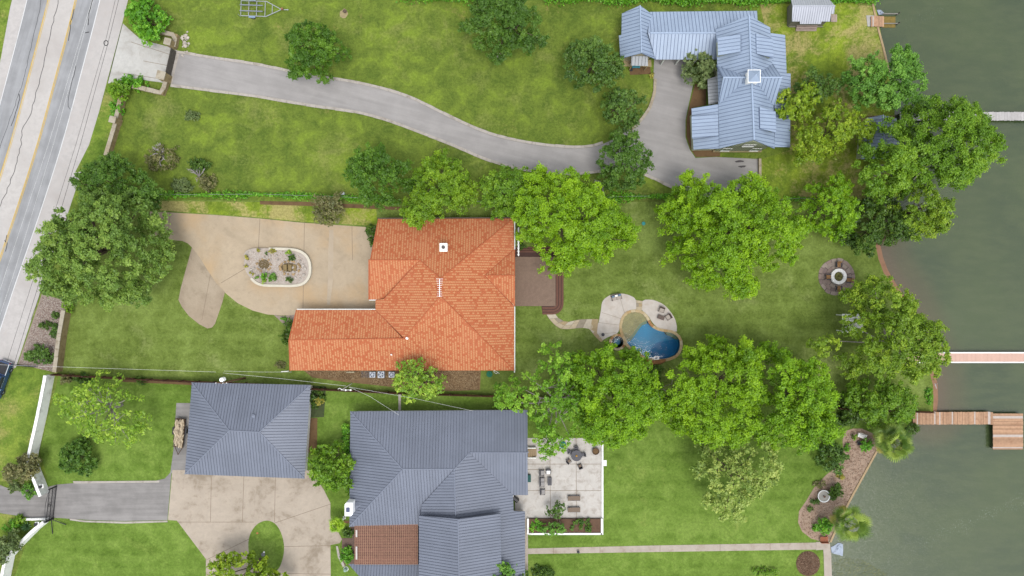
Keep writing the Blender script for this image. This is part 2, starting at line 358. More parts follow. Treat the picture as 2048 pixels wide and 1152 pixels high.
# ------------------------------------------------------------------ the road
BASE = [(330, -620), (252, -220), (200, 0), (163, 144), (124, 288), (78, 432), (28, 576), (-20, 722), (-72, 880), (-160, 1150), (-320, 1640)]
base = smooth([Vector((a, b)) for a, b in BASE], 6)
def road_line(dx): return [P(q.x + dx, q.y) for q in base]
road = thing('road', 'light concrete and grey asphalt road with yellow and white lines', 'road'); road['kind'] = 'structure'
MB().ribbon(road_line(-176), road_line(56), .004).build('road_bed', CON_SHLD, road)
for a, b, mt in ((-147, -103, ASP_ROAD), (-49, 1, ASP_ROAD)): MB().ribbon(road_line(a), road_line(b), .009).build('asphalt_lane', mt, road)
MB().ribbon(road_line(-103), road_line(-49), .009).build('concrete_lane', CON_ROAD, road)
for a, wd, mt, nm in ((-146, 1.5, WHI, 'white_line'), (0, 1.7, WHI, 'white_line'), (-104, 2.2, YEL, 'yellow_line'), (-101, 1.0, YEL, 'yellow_line'), (-49.5, 2.0, YEL, 'yellow_line'), (-46.6, 1.4, YEL, 'yellow_line')):
    MB().ribbon(road_line(a - wd / 2), road_line(a + wd / 2), .014).build(nm, mt, road)
def tarline(pts, wd=.09, jit=.12):
    c = resample(smooth(PX(pts), 5), .7); c = [Vector((p.x + random.gauss(0, jit * .6), p.y + random.gauss(0, jit * .3))) for p in c]
    MB().ribbon(side_offset(c, -wd / 2), side_offset(c, wd / 2), .016).build('tar_seam', TAR, road)
tarline([(121, -20), (108, 40), (95, 92), (85, 140), (72, 190), (60, 230), (45, 258), (42, 290), (33, 325), (18, 372), (0, 412), (-20, 450)], .085)
tarline([(84, -10), (77, 30), (66, 75), (56, 120), (47, 160), (38, 186), (30, 212), (15, 252), (2, 288), (-10, 330)], .06, .06)
tarline([(38, 188), (40, 196), (30, 230), (22, 252)], .10, .05)
tarline([(185, 0), (178, 30), (176, 50)], .12, .05); tarline([(170, 66), (178, 64)], .14, .04)
tarline([(152, 132), (146, 158), (138, 190), (136, 215), (141, 219)], .08, .04)
tarline([(10, 480), (11, 486), (14, 470)], .1, .04); tarline([(15, 485), (11, 503)], .1, .03)
tarline([(62, 640), (80, 588), (93, 552)], .06, .04)
tarline([(150, 18), (143, 40), (140, 60), (136, 82)], .1, .1)
tarline([(216, 166), (231, 105), (246, 47)], .10, .03)
tag(MB().prism(PX([(-30, 0), (-12, 190), (23, 0), (40, -80), (-20, -80)]), 0, .02).build('lawn', G_V), 'sliver of grass on the far side of the road, top left corner', 'lawn', kind='structure')

# ------------------------------------------------------------------ drives and paths
def slab(name, label, poly, mat, z, sm=0, joints=(), cat='driveway', jw=.07):
    p = PX(poly)
    if sm: p = smooth(p, sm, True)
    o = MB().prism(p, z - .05, z).build(name, mat)
    tag(o, label, cat, kind='structure')
    for a, b in joints:
        A_, B_ = P(*a), P(*b); e = (B_ - A_).normalized(); nn = Vector((e.y, -e.x, 0)) * jw / 2
        MB().sheet([A_ - nn, B_ - nn, B_ + nn, A_ + nn], z + .004).build('expansion_joint', GAP, o)
    return o
UP = [(352, 106), (425, 118), (512, 131), (570, 143), (640, 156), (700, 165), (760, 178), (820, 197), (870, 221), (930, 250), (990, 273), (1060, 288), (1130, 296), (1180, 295), (1215, 284), (1250, 264), (1279, 240), (1297, 214), (1306, 185), (1307, 150)]
LO = [(342, 168), (425, 179), (512, 190), (560, 198), (640, 211), (710, 221), (770, 236), (840, 262), (912, 290), (970, 315), (1030, 333), (1090, 342), (1150, 345), (1200, 340), (1245, 334), (1290, 346), (1330, 365), (1362, 379)]
upS = smooth([Vector((a, b)) for a, b in UP], 4); loS = smooth([Vector((a, b)) for a, b in LO], 4)
dr = [(v.x, v.y) for v in upS] + [(1309, 100), (1380, 100), (1382, 130), (1386, 170), (1377, 210), (1371, 240), (1371, 275), (1380, 300), (1391, 316), (1432, 314), (1516, 318), (1516, 392), (1420, 395)] + [(v.x, v.y) for v in reversed(loS)]
slab('driveway', 'grey asphalt driveway curving to the blue-roofed house', dr, ASP_N, .03)
def kerb(label, line_px, wd, z0, z1, step, mat, name='kerb', piece='kerb_stone', side=1, gap=.012, jit=.0):
    root = thing(name, label, 'kerb'); c = resample(PX(line_px), step)
    a = c; b = side_offset(c, wd * side)
    for i in range(len(c) - 1):
        e = (c[i + 1] - c[i]).normalized() * gap; e2 = Vector((e.x, e.y))
        j = random.uniform(-jit, jit); k = random.uniform(0, jit)
        q = [Vector((a[i].x, a[i].y)) + e2, Vector((a[i + 1].x, a[i + 1].y)) - e2, b[i + 1] - e2 * (1) + (b[i + 1] - Vector((a[i + 1].x, a[i + 1].y))) * j, b[i] + e2 + (b[i] - Vector((a[i].x, a[i].y))) * j]
        MB().prism(q, z0, z1 + k * .2).build(piece, mat, root)
    return root
kerb('pale stone edging along the upper side of the curving driveway', [(v.x, v.y) for v in upS if v.x < 1215], .42, -.05, .10, 1.5, KERB, side=-1, jit=.08)
kerb('pale stone edging along the lower side of the curving driveway', [(v.x, v.y) for v in loS], .42, -.05, .10, 1.5, KERB, side=1, jit=.08)
slab('driveway', 'pale concrete apron between the road and the stone gate pillars', [(246, 47), (262, 62), (277, 75), (287, 81), (347, 96), (333, 166), (300, 162), (270, 157), (252, 158), (234, 163), (216, 167)], CON_APR, .03, joints=[((287, 122), (340, 132)), ((244, 146), (334, 160)), ((262, 84), (343, 110))])
slab('driveway', 'stone strip under the double gate at the driveway mouth', [(350, 97), (359, 106), (344, 168), (334, 166)], KERB, .034)
DM = [(300, 423), (340, 425), (430, 430), (520, 437), (600, 445), (760, 456), (760, 622), (605, 622), (594, 630), (566, 631), (535, 629), (505, 621), (475, 606), (452, 587), (432, 565), (415, 540), (400, 515), (384, 495), (376, 487), (365, 482), (335, 479), (300, 476)]
dm = slab('driveway', 'tan concrete driveway around the stone fountain island', DM, CON_MID, .03, joints=[((340, 425), (336, 479)), ((520, 437), (517, 496)), ((609, 445), (608, 505)), ((607, 560), (606, 618)), ((704, 452), (705, 520)), ((520, 520), (442, 566))])
MB().ribbon(PX([(659, 460), (657, 500), (656, 560), (654, 610)]), PX([(667, 460), (667, 500), (666, 560), (660, 610)]), .036).build('repair_strip', concrete('repair_strip', A(207, 190, 166), A(196, 178, 152), .8), dm)
slab('path', 'brownish concrete slab tapering into the lawn beside the tan driveway', [(384, 495), (400, 515), (415, 540), (432, 565), (450, 584), (445, 604), (438, 625), (430, 648), (424, 655), (415, 657), (398, 648), (378, 632), (364, 614), (357, 600), (362, 575), (373, 535)], CON_TNG, .034, joints=[((421, 549), (404, 640))], cat='path')
slab('driveway', 'grey asphalt lane leading in through the iron gate', [(-60, 962), (0, 970), (30, 982), (90, 975), (115, 969), (150, 966), (215, 966), (300, 964), (330, 957), (341, 945), (347, 900), (353, 806), (382, 806), (372, 950), (343, 946), (335, 1040), (250, 1042), (180, 1040), (120, 1036), (60, 1035), (0, 1026), (-60, 1024)], ASP_S, .03)
slab('driveway', 'stained tan concrete forecourt in front of the grey garage', [(345, 940), (620, 940), (632, 955), (648, 980), (661, 1006), (661, 1034), (684, 1078), (680, 1086), (661, 1090), (662, 1200), (412, 1200), (412, 1118), (354, 1041), (336, 1040)], CON_S, .034,
     joints=[((423, 955), (421, 1044)), ((488, 950), (485, 1044)), ((551, 955), (549, 1044)), ((355, 1044), (508, 1044)), ((549, 1046), (661, 1008)), ((412, 1120), (498, 1078)), ((567, 1093), (661, 1091)), ((575, 1147), (661, 1148))])
slab('kerb', 'gravelly kerb strip of the iron-gate lane, upper edge', [(146, 962), (215, 962), (320, 961), (318, 965), (215, 966), (148, 967)], KERB, .06, cat='kerb')
slab('kerb', 'gravelly kerb strip of the iron-gate lane, lower edge', [(140, 1037), (170, 1041), (250, 1043), (335, 1041), (336, 1044), (250, 1047), (168, 1044), (140, 1040)], KERB, .06, cat='kerb')
tag(MB().prism(smooth(PX([(533, 1041), (515, 1048), (502, 1065), (497, 1085), (499, 1110), (508, 1130), (530, 1150), (555, 1140), (566, 1115), (568, 1090), (562, 1065), (550, 1047)]), 3, True), 0, .05).build('lawn', G_S), 'oval lawn island in the concrete forecourt', 'lawn', kind='structure')
slab('path', 'narrow concrete path crossing the bottom lawn to the lake', [(1054, 1097), (1300, 1091), (1632, 1085), (1632, 1099), (1300, 1104), (1054, 1108)], CON_PTH, .03, joints=[((1200, 1093), (1200, 1107)), ((1320, 1090), (1320, 1104)), ((1440, 1088), (1440, 1102)), ((1540, 1086), (1540, 1100)), ((1107, 1095), (1107, 1107))], cat='path')
slab('path', 'concrete edging strip beside the grey house wall', [(1049, 1020), (1056, 1035), (1056, 1140), (1049, 1140)], CON_PTH, .036, cat='path')
slab('terrace', 'pale speckled concrete terrace with furniture beside the grey house', [(1030, 980), (1052, 980), (1052, 876), (1204, 876), (1207, 1036), (1030, 1036)], CON_PAT, .04, joints=[((1052, 928), (1204, 928)), ((1052, 981), (1206, 981)), ((1100, 928), (1101, 1036)), ((1152, 876), (1153, 1036)), ((1100, 905), (1100, 928)), ((1052, 939), (1100, 939))], cat='terrace')
slab('mulch_bed', 'curved mulch bed with palms along the lakeside wall', [(1690, 862), (1706, 857), (1724, 857), (1748, 868), (1760, 890), (1749, 906), (1723, 955), (1697, 1004), (1676, 1046), (1660, 1083), (1642, 1083), (1622, 1077), (1604, 1063), (1596, 1045), (1598, 1022), (1612, 1002), (1628, 975), (1652, 950), (1672, 934), (1686, 905), (1685, 880)], MULCH, .03, cat='mulch bed')
slab('soil_patch', 'round bare mulch patch in the lawn at the bottom right', [(1616 + 24 * math.cos(k * .2618), 1127 + 25 * math.sin(k * .2618)) for k in range(24)], MULCH_D, .05, cat='mulch patch')
slab('soil_patch', 'bare brown strip of earth below the vine fence', [(520, 402), (620, 404), (760, 411), (800, 414), (800, 420), (700, 416), (620, 412), (520, 409)], SOIL, .016, cat='soil')
slab('soil_patch', 'brown earth edge along the west side of the blue-roofed house', [(1390, 168), (1412, 172), (1412, 210), (1384, 216), (1384, 300), (1440, 300), (1440, 313), (1392, 314), (1381, 298), (1373, 272), (1373, 240), (1379, 210)], SOIL, .04, cat='soil')
slab('gravel_bed', 'pebble strip along the lower wall of the red-roofed house', [(604, 738), (962, 738), (960, 780), (905, 782), (820, 778), (750, 770), (690, 764), (625, 755)], concrete('pebble_bed', A(150, 122, 88), A(104, 78, 54), .8, A(176, 152, 116), .7, .6), .03, cat='gravel')
slab('gravel_bed', 'pebble bed between the road shoulder and the pale stone wall', [(84, 588), (140, 604), (134, 640), (118, 735), (112, 745), (36, 728)], GRAVEL_B, .03, cat='gravel')
slab('gravel_bed', 'small pebble corner at the left end of the red-roofed house', [(548, 630), (566, 632), (592, 629), (596, 660), (584, 672), (574, 655)], GRAVEL_B, .034, cat='gravel')
slab('flower_bed', 'green planted bed between the grey garage and the lawn', [(612, 770), (652, 773), (648, 834), (612, 836)], GCOVER, .02, cat='flower bed')
slab('flower_bed', 'brown strip bed beside the garage wall', [(608, 836), (635, 836), (634, 905), (606, 905)], SOIL, .03, cat='flower bed')
# ------------------------------------------------------------------ roofs and houses
CAM = Vector((0, 0, H))
class Plane:
    def __init__(s, a, b, c):
        a, b, c = P(*a), P(*b), P(*c); s.o = a; s.n = (b - a).cross(c - a).normalized()
        if s.n.z < 0: s.n = -s.n
        s.u = Vector((0, 0, 1)).cross(s.n).normalized(); s.v = s.n.cross(s.u).normalized()
    def hit(s, px, py):
        g = P(px, py, 0); d = g - CAM; t = s.n.dot(s.o - CAM) / s.n.dot(d); return CAM + d * t
    def uv(s, p): q = p - s.o; return q.dot(s.u), q.dot(s.v)
    def at(s, u, v, h=0.0): return s.o + s.u * u + s.v * v + s.n * h
def clip_u(poly, u0, sign):
    out = []
    for i in range(len(poly)):
        a, b = poly[i - 1], poly[i]; da, db = sign * (a[0] - u0), sign * (b[0] - u0)
        if (da >= 0) != (db >= 0):
            t = da / (da - db); out.append((a[0] + (b[0] - a[0]) * t, a[1] + (b[1] - a[1]) * t))
        if db >= 0: out.append(b)
    return out
def uv_prism(mb, pl, poly, h0, h1, mi=0):
    p = ccw(poly); n = len(p)
    vs = [pl.at(u, v, h0) for u, v in p] + [pl.at(u, v, h1) for u, v in p]
    mb.add(vs, [tuple(range(n, 2 * n)), tuple(range(n - 1, -1, -1))] + [(i, (i + 1) % n, n + (i + 1) % n, n + i) for i in range(n)], mi)
def slope(parent, anchors, poly, base, panels=None, pw=.5, thick=.14, off=0.0, name='roof_slope', gap=.035):
    """a roof plane through three anchors; its outline given where it is seen; optional standing-seam pans as pieces"""
    pl = Plane(*anchors); pts = [pl.uv(pl.hit(a, b)) for a, b in poly]
    mb = MB(); uv_prism(mb, pl, pts, -thick, 0)
    o = mb.build(name, base, parent)
    me = o.data; ul = me.uv_layers.new(name='UVMap')
    for lp in me.loops:
        q = pl.uv(Vector(me.vertices[lp.vertex_index].co)); ul.data[lp.index].uv = (q[0] + 50, q[1] + 50)
    pl.obj = o
    if panels:
        us = [p[0] for p in pts]; k = math.floor((min(us) - off) / pw)
        while k * pw + off < max(us):
            a = k * pw + off; q = clip_u(clip_u(pts, a, 1), a + pw - gap, -1); k += 1
            if len(q) < 3 or abs(area2(q)) < .03: continue
            m = MB(); uv_prism(m, pl, q, .004, .03, 0)
            r = clip_u(clip_u(q, a, 1), a + .035, -1)
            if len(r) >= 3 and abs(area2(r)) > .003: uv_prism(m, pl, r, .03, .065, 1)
            m.build('roof_panel', panels, o)
    return pl
def cap(parent, pl, pts, r=.1, mat=None, name='ridge_cap', lift=.03):
    w_ = [pl.hit(*p) + Vector((0, 0, lift)) for p in pts]
    MB().tube(w_, r, 8).build(name, mat, parent)
def walls(parent, poly, z, inset, mat, top=None, name='wall', z0=0.0):
    p = [P(a, b, z) for a, b in poly]; q = offset(p, -inset) if inset else [Vector((v.x, v.y)) for v in p]
    MB().prism(q, z0, top if top else z - .12).build(name, mat, parent); return q
def gable(parent, a, b, c, mat, th=.15, name='gable_wall'):
    """vertical triangle a-b-c (world points) with thickness"""
    a, b, c = Vector(a), Vector(b), Vector(c); n = (b - a).cross(c - a).normalized() * th / 2
    vs = [a - n, b - n, c - n, a + n, b + n, c + n]
    MB().add(vs, [(2, 1, 0), (3, 4, 5), (0, 1, 4, 3), (1, 2, 5, 4), (2, 0, 3, 5)]).build(name, mat, parent)
WINF = flat('window_frame_white', (.42, .43, .40), .05); GLASS = flat('window_glass', (.03, .04, .05), .2, 2, .06, 0, .6)
def window(parent, c, w_, h_, ang, name='window', th=.08, grid=1):
    """c centre on wall, ang = direction the window faces (radians from +x)"""
    n = Vector((math.cos(ang), math.sin(ang), 0)); t = Vector((-n.y, n.x, 0)); c = Vector(c); M3 = Matrix((t, n, Vector((0, 0, 1)))).transposed()
    m = MB()
    for s in (-1, 1):
        m.obox(c + t * s * w_ / 2, (.09, th, h_ + .09), M3); m.obox(c + Vector((0, 0, s * h_ / 2)), (w_ - .09, th, .09), M3)
    for k in range(grid): m.obox(c + t * (w_ * ((k + 1) / (grid + 1) - .5)), (.05, th * .8, h_ - .09), M3)
    m.obox(c + Vector((0, 0, -h_ / 2 - .09)) + n * .06, (w_ + .1, .1, .05), M3)
    o = m.build(name, WINF, parent); MB().obox(c, (w_ - .1, .03, h_ - .1), M3).build('pane', GLASS, o); return o
def door(parent, c, w_, h_, ang, mat, name='door'):
    n = Vector((math.cos(ang), math.sin(ang), 0)); t = Vector((-n.y, n.x, 0)); M3 = Matrix((t, n, Vector((0, 0, 1)))).transposed(); c = Vector(c)
    o = MB().obox(c, (w_, .07, h_), M3).build(name, mat, parent); MB().obox(c + t * w_ * .4 + n * .06, (.05, .06, .14), M3).build('door_handle', flat('brass', (.4, .3, .12), .1, 3, .3, .9), o); return o

# ---- red tiled house
def tile_mat():
    t = NT('roof_tile_orange'); q = t.sep(t.uv()); u = t.math('DIVIDE', q[0], .38); v0 = t.math('DIVIDE', q[1], .36)
    cu = t.math('FLOOR', u); fu = t.math('FRACT', u); v = t.math('ADD', v0, t.math('MULTIPLY', t.math('MODULO', cu, 2.0), .5)); cv = t.math('FLOOR', v); fv = t.math('FRACT', v)
    cx = t.new('CombineXYZ'); t.l.new(cu, cx.inputs[0]); t.l.new(cv, cx.inputs[1])
    wn_ = t.new('TexWhiteNoise'); wn_.noise_dimensions = '2D'; t.l.new(cx.outputs[0], wn_.inputs['Vector']); r = wn_.outputs['Value']
    dash = t.math('MULTIPLY', t.mr(t.math('ABSOLUTE', t.math('SUBTRACT', fu, .5)), .14, .28, 1, 0), t.mr(t.math('ABSOLUTE', t.math('SUBTRACT', fv, .5)), .38, .48, 1, 0))
    on = t.math('MULTIPLY', dash, t.mr(r, .22, .30))
    big = t.noise(.12, 4, .55); med = t.noise(.9, 5, .6); fine = t.noise(9, 3, .6)
    a = t.mix(t.mr(r, 0, 1, 0, 1, False), A(201, 111, 68), A(208, 124, 79)); col = t.mix(t.math('MULTIPLY', on, .8), a, A(230, 172, 121))
    col = t.mix(t.math('MULTIPLY', t.mr(big, .4, .65), .22), col, A(226, 146, 106)); col = t.mix(t.math('MULTIPLY', t.mr(med, .5, .75), .22), col, A(184, 104, 72)); col = t.mix(t.math('MULTIPLY', t.mr(fine, .4, .7), .12), col, A(150, 84, 60))
    row = t.mr(fv, 0, .12, 0, 1); hh = t.math('ADD', t.math('MULTIPLY', t.math('SINE', t.math('MULTIPLY', fu, 3.1416)), .7), t.math('MULTIPLY', row, .5))
    t.bump(hh, .5, .05); return t.fin(col, .8, 0, .25)
TILE = tile_mat(); TILECAP = flat('ridge_tile_orange', A(206, 114, 72), .12, 2.5, .8, bump=.2)
STUCCO = flat('stucco_cream', (.52, .45, .36), .06, 1.5, .9); GUTTER = flat('gutter_white', (.55, .55, .53), .06); WOODD = flat('door_wood_dark', (.10, .055, .03), .2)
ho = thing('red_roofed_house', 'large house with orange tiled hip roof and white chimney', 'house')
EZ, TZ = 2.9, 6.7
pN = slope(ho, ((757, 438, EZ), (1026, 437, EZ), (881, 557, TZ)), [(757, 438), (1027, 437), (881, 557), (839, 520), (741, 520)], TILE)
pE = slope(ho, ((1028, 437, EZ), (1028, 741, EZ), (881, 575, TZ)), [(1027, 437), (1028, 499), (969, 551), (1028, 613), (1028, 741), (881, 592), (881, 557)], TILE)
pS = slope(ho, ((583, 741, EZ), (1028, 741, EZ), (881, 592, TZ)), [(1028, 741), (881, 592), (809, 676), (578, 680), (580, 741)], TILE)
pW = slope(ho, ((751, 604, EZ), (751, 618, EZ), (881, 575, TZ)), [(839, 520), (881, 557), (881, 592), (808, 676), (751, 620), (751, 600), (768, 598)], TILE)
pWg = slope(ho, ((738, 599, EZ), (768, 599, EZ), (839, 520, pN.hit(839, 520).z)), [(738, 519), (839, 520), (768, 599), (738, 599)], TILE)
zw = pS.hit(700, 679).z
pWw = slope(ho, ((594, 620, EZ), (751, 620, EZ), (700, 679, zw)), [(593, 620), (751, 620), (806, 677), (578, 680)], TILE)
ze = pE.hit(969, 551).z
pEn = slope(ho, ((969, 551, ze), (1029, 551, ze), (1029, 499, EZ)), [(969, 551), (1030, 551), (1030, 498)], TILE)
pEs = slope(ho, ((969, 551, ze), (1029, 551, ze), (1029, 613, EZ)), [(969, 551), (1030, 613), (1030, 551)], TILE)
for pl, pts in ((pN, [(741, 520), (839, 520)]), (pE, [(881, 557), (881, 592)]), (pN, [(881, 557), (1027, 437)]), (pN, [(839, 520), (881, 557)]), (pS, [(881, 592), (1028, 741)]), (pS, [(881, 592), (809, 676)]), (pS, [(578, 680), (809, 677)]), (pEn, [(969, 551), (1030, 551)]), (pN, [(757, 438), (741, 520)]), (pWg, [(738, 519), (738, 599)]), (pWw, [(593, 620), (578, 680)]), (pS, [(578, 680), (580, 741)])):
    cap(ho, pl, pts, .085, TILECAP, lift=.0)
for pl, pts in ((pW, [(751, 620), (808, 676)]), (pW, [(839, 520), (768, 598)]), (pE, [(969, 551), (1028, 499)]), (pE, [(969, 551), (1028, 613)])):
    cap(ho, pl, pts, .05, flat('valley_metal', A(188, 98, 62), .15), 'roof_valley', .0)
walls(ho, [(757, 438), (1027, 437), (1028, 741), (583, 741), (596, 620), (751, 620), (751, 599), (745, 599), (745, 520), (757, 520)], EZ, .55, STUCCO)
def gutter(parent, pts, z, mat=GUTTER, r=.07): MB().tube([P(a, b, z) for a, b in pts], r, 6).build('gutter', mat, parent)
gutter(ho, [(755, 436.5), (1027, 435.5)], EZ - .06, flat('gutter_brown', A(112, 96, 88), .1)); gutter(ho, [(594, 618.5), (752, 618.5)], EZ - .06); gutter(ho, [(753, 599), (753, 620)], EZ - .06, flat('gutter_grey', A(176, 170, 160), .1)); gutter(ho, [(738, 600), (768, 600)], EZ - .06); gutter(ho, [(1029.5, 437), (1029.5, 499)], EZ - .06); gutter(ho, [(1029.5, 613), (1029.5, 741)], EZ - .06)
q = P(739, 520, EZ); gable(ho, P(760, 442, EZ), P(741, 595, EZ), Vector((P(760, 442, EZ).x - .8, pN.hit(741, 520).y, pN.hit(741, 520).z - .2)), STUCCO)
a_, b_ = P(598, 624, EZ), P(587, 737, EZ); gable(ho, a_, b_, Vector(((a_.x + b_.x) / 2, pS.hit(580, 680).y, pS.hit(580, 680).z - .2)), STUCCO)
e1, e2 = P(1027, 501, EZ), P(1027, 611, EZ); gable(ho, e1, e2, Vector((e1.x, P(1029, 551, ze).y, ze - .15)), STUCCO)
for x, y in ((P(1027, 470, EZ).x, 0), ): pass
ex = P(1027, 500, EZ).x - .55
for py in (465, 500, 680, 715): window(ho, (ex, P(0, py).y * .97, 1.5), 1.6, 1.3, 0)
for py in (540, 575): window(ho, (ex, P(0, py).y * .97, 1.2), 1.9, 2.1, 0, 'sliding_door')
sy = P(0, 741, EZ).y + .55
for px in (630, 700, 860, 930, 990): window(ho, (P(px, 0).x * .97, sy, 1.6), 1.3, 1.1, -math.pi / 2)
ny_ = P(0, 437, EZ).y - .55
for px in (800, 860, 930, 985): window(ho, (P(px, 0).x * .97, ny_, 1.6), 1.5, 1.2, math.pi / 2)
door(ho, (P(748, 0, 2).x + .5, P(0, 560).y, 1.1), 1.8, 2.2, math.pi, WOODD)
for px in (640, 700): door(ho, (P(px, 0, EZ).x, P(0, 620, EZ).y - .53, 1.15), 2.7, 2.3, math.pi / 2, flat('garage_door_cream', (.5, .46, .38), .05), 'garage_door')
# chimney, vents and aerial are fixed to the roof
WHS = flat('chimney_white', (.66, .63, .59), .08, 2)
c = pN.hit(889, 496); ch = MB().box(c.x - .5, c.x + .5, c.y - .55, c.y + .55, c.z - .6, c.z + 1.5).build('chimney', WHS, ho)
MB().box(c.x - .56, c.x + .56, c.y - .61, c.y + .61, c.z + 1.5, c.z + 1.6).build('chimney_cap', WHS, ch)
MB().lathe((c.x, c.y, c.z + 1.6), [(.26, 0), (.26, .35), (.2, .36), (.2, .1)], 12).build('flue', flat('flue_dark', (.12, .11, .11), .1), ch)
def vent(pl, px, py, r=.12, h=.4, mat=WHS):
    c = pl.hit(px, py); MB().lathe((c.x, c.y, c.z - .05), [(r * 1.6, 0), (r, .1), (r, h), (r * .6, h + .02)], 10).build('roof_vent', mat, ho)
vent(pS, 814, 676, .16); vent(pS, 783, 709, .10); vent(pN, 838, 457, .10, .2, TILECAP); vent(pN, 940, 460, .10, .2, TILECAP)
ae = thing('roof_aerial', 'white television aerial with short cross rods on the orange ridge', 'aerial'); WM = flat('aerial_white', (.75, .75, .75), .03)
a0 = pE.hit(881, 592); a1 = pE.hit(881, 558); MB().tube([a0 + Vector((0, 0, 0)), a0 + Vector((0, 0, 1.2))], .04, 6).build('mast', WM, ae)
MB().tube([a0 + Vector((0, -.1, 1.2)), Vector((a0.x, a1.y, a0.z + 1.2))], .04, 6).build('boom', WM, ae)
for k in range(9):
    yy = a0.y + (a1.y - a0.y) * k / 8; L = .25 + .1 * abs(k - 3) * .5; MB().tube([(a0.x - L, yy, a0.z + 1.22), (a0.x + L, yy, a0.z + 1.22)], .022, 5).build('cross_rod', WM, ae)

# ---- metal roofs: pans with raised seams; darker seam colour paints in their shaded side
def metal(name, c, rough=.45):
    t = NT(name); oi = t.new('ObjectInfo'); n = t.noise(.25, 5, .6); f = t.noise(2.5, 4, .65)
    col = t.mix(t.mr(n, .35, .65), sc3(c, .94), sc3(c, 1.06)); col = t.mix(t.math('MULTIPLY', t.mr(f, .45, .75), .18), col, sc3(c, .8))
    hsv = t.new('HueSaturation'); t.l.new(col, hsv.inputs['Color']); t.l.new(t.mr(oi.outputs['Random'], 0, 1, .96, 1.04, False), hsv.inputs['Value'])
    return t.fin(hsv.outputs[0], rough, .0, .35)
BLUE = metal('metal_roof_blue', A(174, 192, 217)); BLUE_U = flat('roof_seam_shade_blue', A(130, 148, 179), .1); BLUE_C = flat('ridge_blue', A(182, 201, 228), .05, 2, .5)
GREY = metal('metal_roof_grey', A(130, 137, 153)); GREY_U = flat('roof_seam_shade_grey', A(112, 118, 134), .1); GREY_C = flat('ridge_grey', A(140, 147, 164), .05, 2, .5)
GREYL = metal('metal_roof_pale_grey', A(184, 188, 192)); GREYL_U = flat('roof_seam_shade_pale', A(140, 144, 146), .1)
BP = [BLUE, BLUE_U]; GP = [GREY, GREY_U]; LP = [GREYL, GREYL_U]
hb = thing('blue_roofed_house', 'rambling house with pale blue standing-seam metal roofs, dormers and white cupola', 'house')
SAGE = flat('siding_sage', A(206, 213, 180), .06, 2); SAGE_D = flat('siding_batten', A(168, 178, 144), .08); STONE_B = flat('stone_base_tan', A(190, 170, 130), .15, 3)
BEIGE = flat('siding_beige', A(210, 200, 168), .08, 2)
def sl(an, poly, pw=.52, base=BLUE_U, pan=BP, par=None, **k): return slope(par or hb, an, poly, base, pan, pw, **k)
# garage gable at the west end
g1 = sl(((1244, 27, 3.0), (1240, 117, 3.0), (1280, 11, 5.2)), [(1244, 27), (1280, 11), (1283, 106), (1241, 117), (1238, 71), (1243, 70)])
g2 = sl(((1307, 31, 3.0), (1310, 118, 3.0), (1280, 11, 5.2)), [(1280, 11), (1307, 31), (1311, 118), (1283, 106)])
cap(hb, g1, [(1280, 11), (1283, 106)], .1, BLUE_C)
# breezeway
b1 = sl(((1305, 23, 3.0), (1514, 22, 3.0), (1400, 66, 4.5)), [(1300, 24), (1514, 22), (1516, 66), (1296, 66)])
b2 = sl(((1311, 119, 3.0), (1440, 119, 3.0), (1400, 66, 4.5)), [(1296, 66), (1516, 66), (1500, 119), (1311, 119)])
cap(hb, b1, [(1300, 66), (1440, 66)], .14, BLUE_C)
# main block
RZ, LZ = 8.2, 4.7
m1 = sl(((1432, 58, LZ), (1439, 297, LZ), (1503, 160, RZ)), [(1432, 58), (1498, 31), (1503, 160), (1508, 280), (1439, 297), (1437, 205), (1434, 110)])
m2 = sl(((1540, 54, LZ), (1549, 297, LZ), (1503, 160, RZ)), [(1498, 31), (1540, 55), (1545, 150), (1549, 297), (1508, 280), (1503, 160)])
cap(hb, m1, [(1498, 31), (1503, 160), (1508, 280)], .13, BLUE_C)
# west and east cross gables
w1 = sl(((1434, 131, LZ), (1488, 131, LZ), (1470, 155, RZ - .3)), [(1433, 131), (1446, 155), (1502, 155), (1480, 131)])
w2 = sl(((1437, 210, LZ), (1470, 210, LZ), (1470, 155, RZ - .3)), [(1446, 155), (1503, 155), (1452, 211), (1436, 210)])
cap(hb, w1, [(1446, 155), (1503, 155)], .12, BLUE_C)
e_1 = sl(((1545, 129, LZ), (1530, 129, LZ), (1540, 155, RZ - .3)), [(1502, 155), (1564, 155), (1546, 128), (1538, 128)])
e_2 = sl(((1548, 210, LZ), (1530, 210, LZ), (1540, 155, RZ - .3)), [(1503, 155), (1564, 155), (1550, 210), (1543, 210)])
cap(hb, e_1, [(1503, 155), (1564, 155)], .12, BLUE_C)
# lean-to roofs
l1 = sl(((1383, 217, 2.9), (1387, 299, 2.9), (1436, 250, 4.55)), [(1383, 217), (1437, 208), (1439, 297), (1387, 299)])
l2 = sl(((1570, 70, 2.9), (1573, 147, 2.9), (1541, 100, 4.2)), [(1538, 66), (1570, 70), (1573, 147), (1546, 147)])
l3 = sl(((1581, 147, 2.9), (1580, 294, 2.9), (1549, 200, 4.2)), [(1549, 147), (1581, 147), (1580, 294), (1549, 294)])
